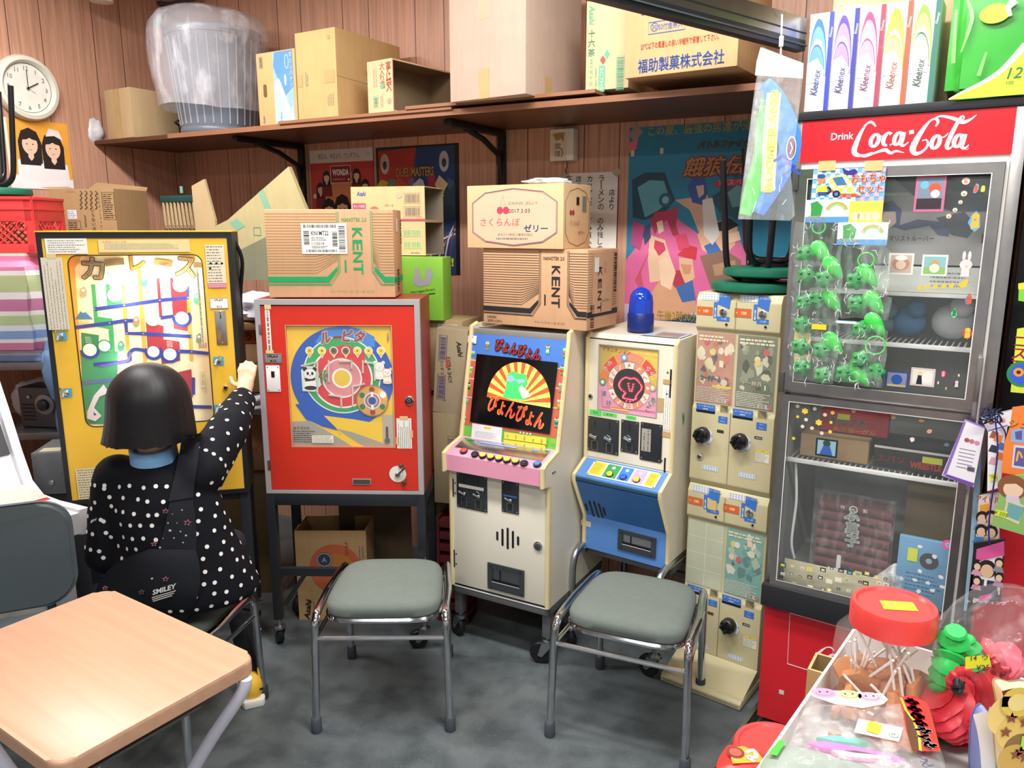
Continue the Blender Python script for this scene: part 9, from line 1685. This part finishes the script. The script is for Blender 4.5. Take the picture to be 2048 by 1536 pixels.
for ch in (RA,LA):
    for a,b in zip(ch,ch[1:]):
        p,q = Vector(a[:3]),Vector(b[:3]);ax = (q-p).normalized();u = ax.orthogonal().normalized();w = ax.cross(u);n_ = int((q-p).length/.040)
        for i in range(n_):
            f_ = (i+.5)/n_;r = a[3]+(b[3]-a[3])*f_;m = max(6,int(2*math.pi*r/.049))
            for j in range(m): g = 2*math.pi*(j+.5*(i % 2))/m;dot(p+(q-p)*f_,u*math.cos(g)+w*math.sin(g),r*1.4)
def hit(px_,py_,lift=.004,fall=2.03):
    d = ray(px_,py_).normalized();h = BV.ray_cast(EYEV,d);p = h[0] if h[0] is not None else aty(px_,py_,fall);return p-d*lift
def facing(px_,py_,lift=.004,roll=0):
    p = hit(px_,py_,lift);d = ray(px_,py_);return frame(p.x,p.y,p.z,math.degrees(math.atan2(-d.x,d.y)),-8,roll)
F = facing(187,1041,.006,-8);J.text('girl',0,0,.011,DOT,F,.0,None,.02,.4);J.build('jacket',t,'black jacket with white polka dots')
B = MB();[B.add(*evaluated(c,[('REMESH',{'mode': 'VOXEL','voxel_size': .009}),('SMOOTH',{'factor': .5,'iterations': 4})]),P('#1b1c22',.8),True) for c in [MB()] if not [chain(c,L,SK) for L in LEGS] is None];B.build('leggings',t,'black leggings')
YS = P('#eab93a',.6,var=.06)
for x,y,a in ((-.897,2.40,0),(-1.19,2.50,0)):
    F = frame(x,y,0,24);B = MB(F);c = MB();chain(c,[(0,-.055,.055,.036,.036,.05),(0,.0,.05,.037,.04,.045),(0,.09,.036,.042,.05,.03),(0,.13,.03,.038,.03,.022)],SK);v_,f_ = evaluated(c,[('REMESH',{'mode': 'VOXEL','voxel_size': .007}),('SMOOTH',{'factor': .5,'iterations': 3})]);B.add([Vector((q.x,q.y,max(.018,q.z))) for q in v_],f_,YS,True)
    Q = shift(F,0,-.0905);[B.disc(e*.022+.004,.062,.007,INK,Q,.002,10,.0045) for e in (-1,1)];s = B.build('shoe',t,'yellow slip-on shoe')
    B = MB(F);B.prism([(-.037,-.085),(-.03,-.098),(.03,-.098),(.037,-.085),(.04,.0),(.046,.08),(.035,.15),(0,.165),(-.035,.15),(-.046,.08),(-.04,0)],.001,.026,P('#e6e2d8',.6),axis='z',bev=.004);B.build('sole',s,'white rubber sole')
# shoulder bag worn across the back
BGM = P('#1c1e24',.75,var=.15,sc=50,spec=.2);p = hit(300,1180);t = thing('shoulder_bag','black shoulder bag with stars and SMILEY print across the back of the person','bag',Matrix.Translation(p))
def strip(name,Lp,Rp,bulge,lift,m=7,mat=BGM):
    L = catmull([Vector((*q,0)) for q in Lp],5);Rr = catmull([Vector((*q,0)) for q in Rp],5);vs = [];n = len(L)
    for sh in (0,1):
        for i in range(n):
            for j in range(m): q = L[i].lerp(Rr[i],j/(m-1));k = math.sin(math.pi*j/(m-1)) ** .6*(math.sin(math.pi*min(1,max(0,i/(n-1)))) ** .4 if bulge else 1);vs.append(hit(q.x,q.y,lift+bulge*k if not sh else -.002,2.10))
    o = n*m;fs = []
    for _ in range(8 if bulge else 2):
        w = vs[:o]
        for i in range(n):
            for j in range(m):
                q = [w[a*m+b] for a,b in ((i-1,j),(i+1,j),(i,j-1),(i,j+1)) if 0 <= a < n and 0 <= b < m];g = sum(q,Vector())/len(q);d = (vs[i*m+j]-EYEV).normalized();vs[i*m+j] = w[i*m+j]+d*(d.dot(g-w[i*m+j]))*.7
    for i in range(n-1):
        for j in range(m-1): q = (i*m+j,i*m+j+1,(i+1)*m+j+1,(i+1)*m+j);fs += [q[::-1],tuple(x+o for x in q)]
    rim = [j for j in range(m)]+[i*m+m-1 for i in range(1,n)]+[(n-1)*m+j for j in range(m-2,-1,-1)]+[i*m for i in range(n-2,0,-1)]
    fs += [(a,b,b+o,a+o) for a,b in zip(rim,rim[1:]+rim[:1])];B = MB();B.add(vs,fs,mat,True);return B
strip('strap_pad',[(364,872),(356,920),(346,965),(336,1003)],[(402,866),(396,920),(390,960),(386,995)],0,.014).build('strap_pad',t,'wide black strap pad')
strip('strap',[(342,985),(330,1050),(312,1110),(290,1150)],[(384,985),(392,1050),(392,1110),(385,1150)],0,.009).build('strap',t)
B = strip('pouch',[(300,1098),(235,1125),(196,1170),(188,1230),(200,1290)],[(392,1100),(400,1140),(396,1190),(372,1240),(330,1290)],.035,.012,9);B.build('pouch',t)
PK_ = p5('#e08aa0')
for a,b,r_,c in ((375,1045,.011,0),(331,1022,.009,0),(308,1088,.009,0),(331,1158,.009,0),(210,1176,.008,0),(364,1020,.003,1),(345,1028,.002,1),(336,1046,.003,1),(354,1046,.002,1),(340,1061,.005,1),(361,1063,.003,1),(372,1071,.004,1),(326,1077,.002,1),(348,1076,.003,1),(366,1085,.003,1),(320,1095,.004,1),(304,1157,.004,1),(283,1184,.009,2)):
    F = facing(a,b,.052 if b > 1100 else .013,a % 20);B = MB(F);B.star(0,0,r_,DOT if c == 1 else PK_ if c == 0 else GREYINK,F,0);
    if c != 1: B.star(0,0,r_*.66,BGM,F,.0006)
    B.build('star',t,('pink','white','grey')[c]+' star')
F = facing(329,1178,.052,-8);B = MB(F);B.text('SMILEY',0,0,.016,DOT,F,.001,.064,.03,.3);[B.rect(-.036,.026-.006*k,-.016-.006*k,-.0135-.006*k,DOT,F,.001) for k in range(3)];B.build('lettering',t,'white lettering')
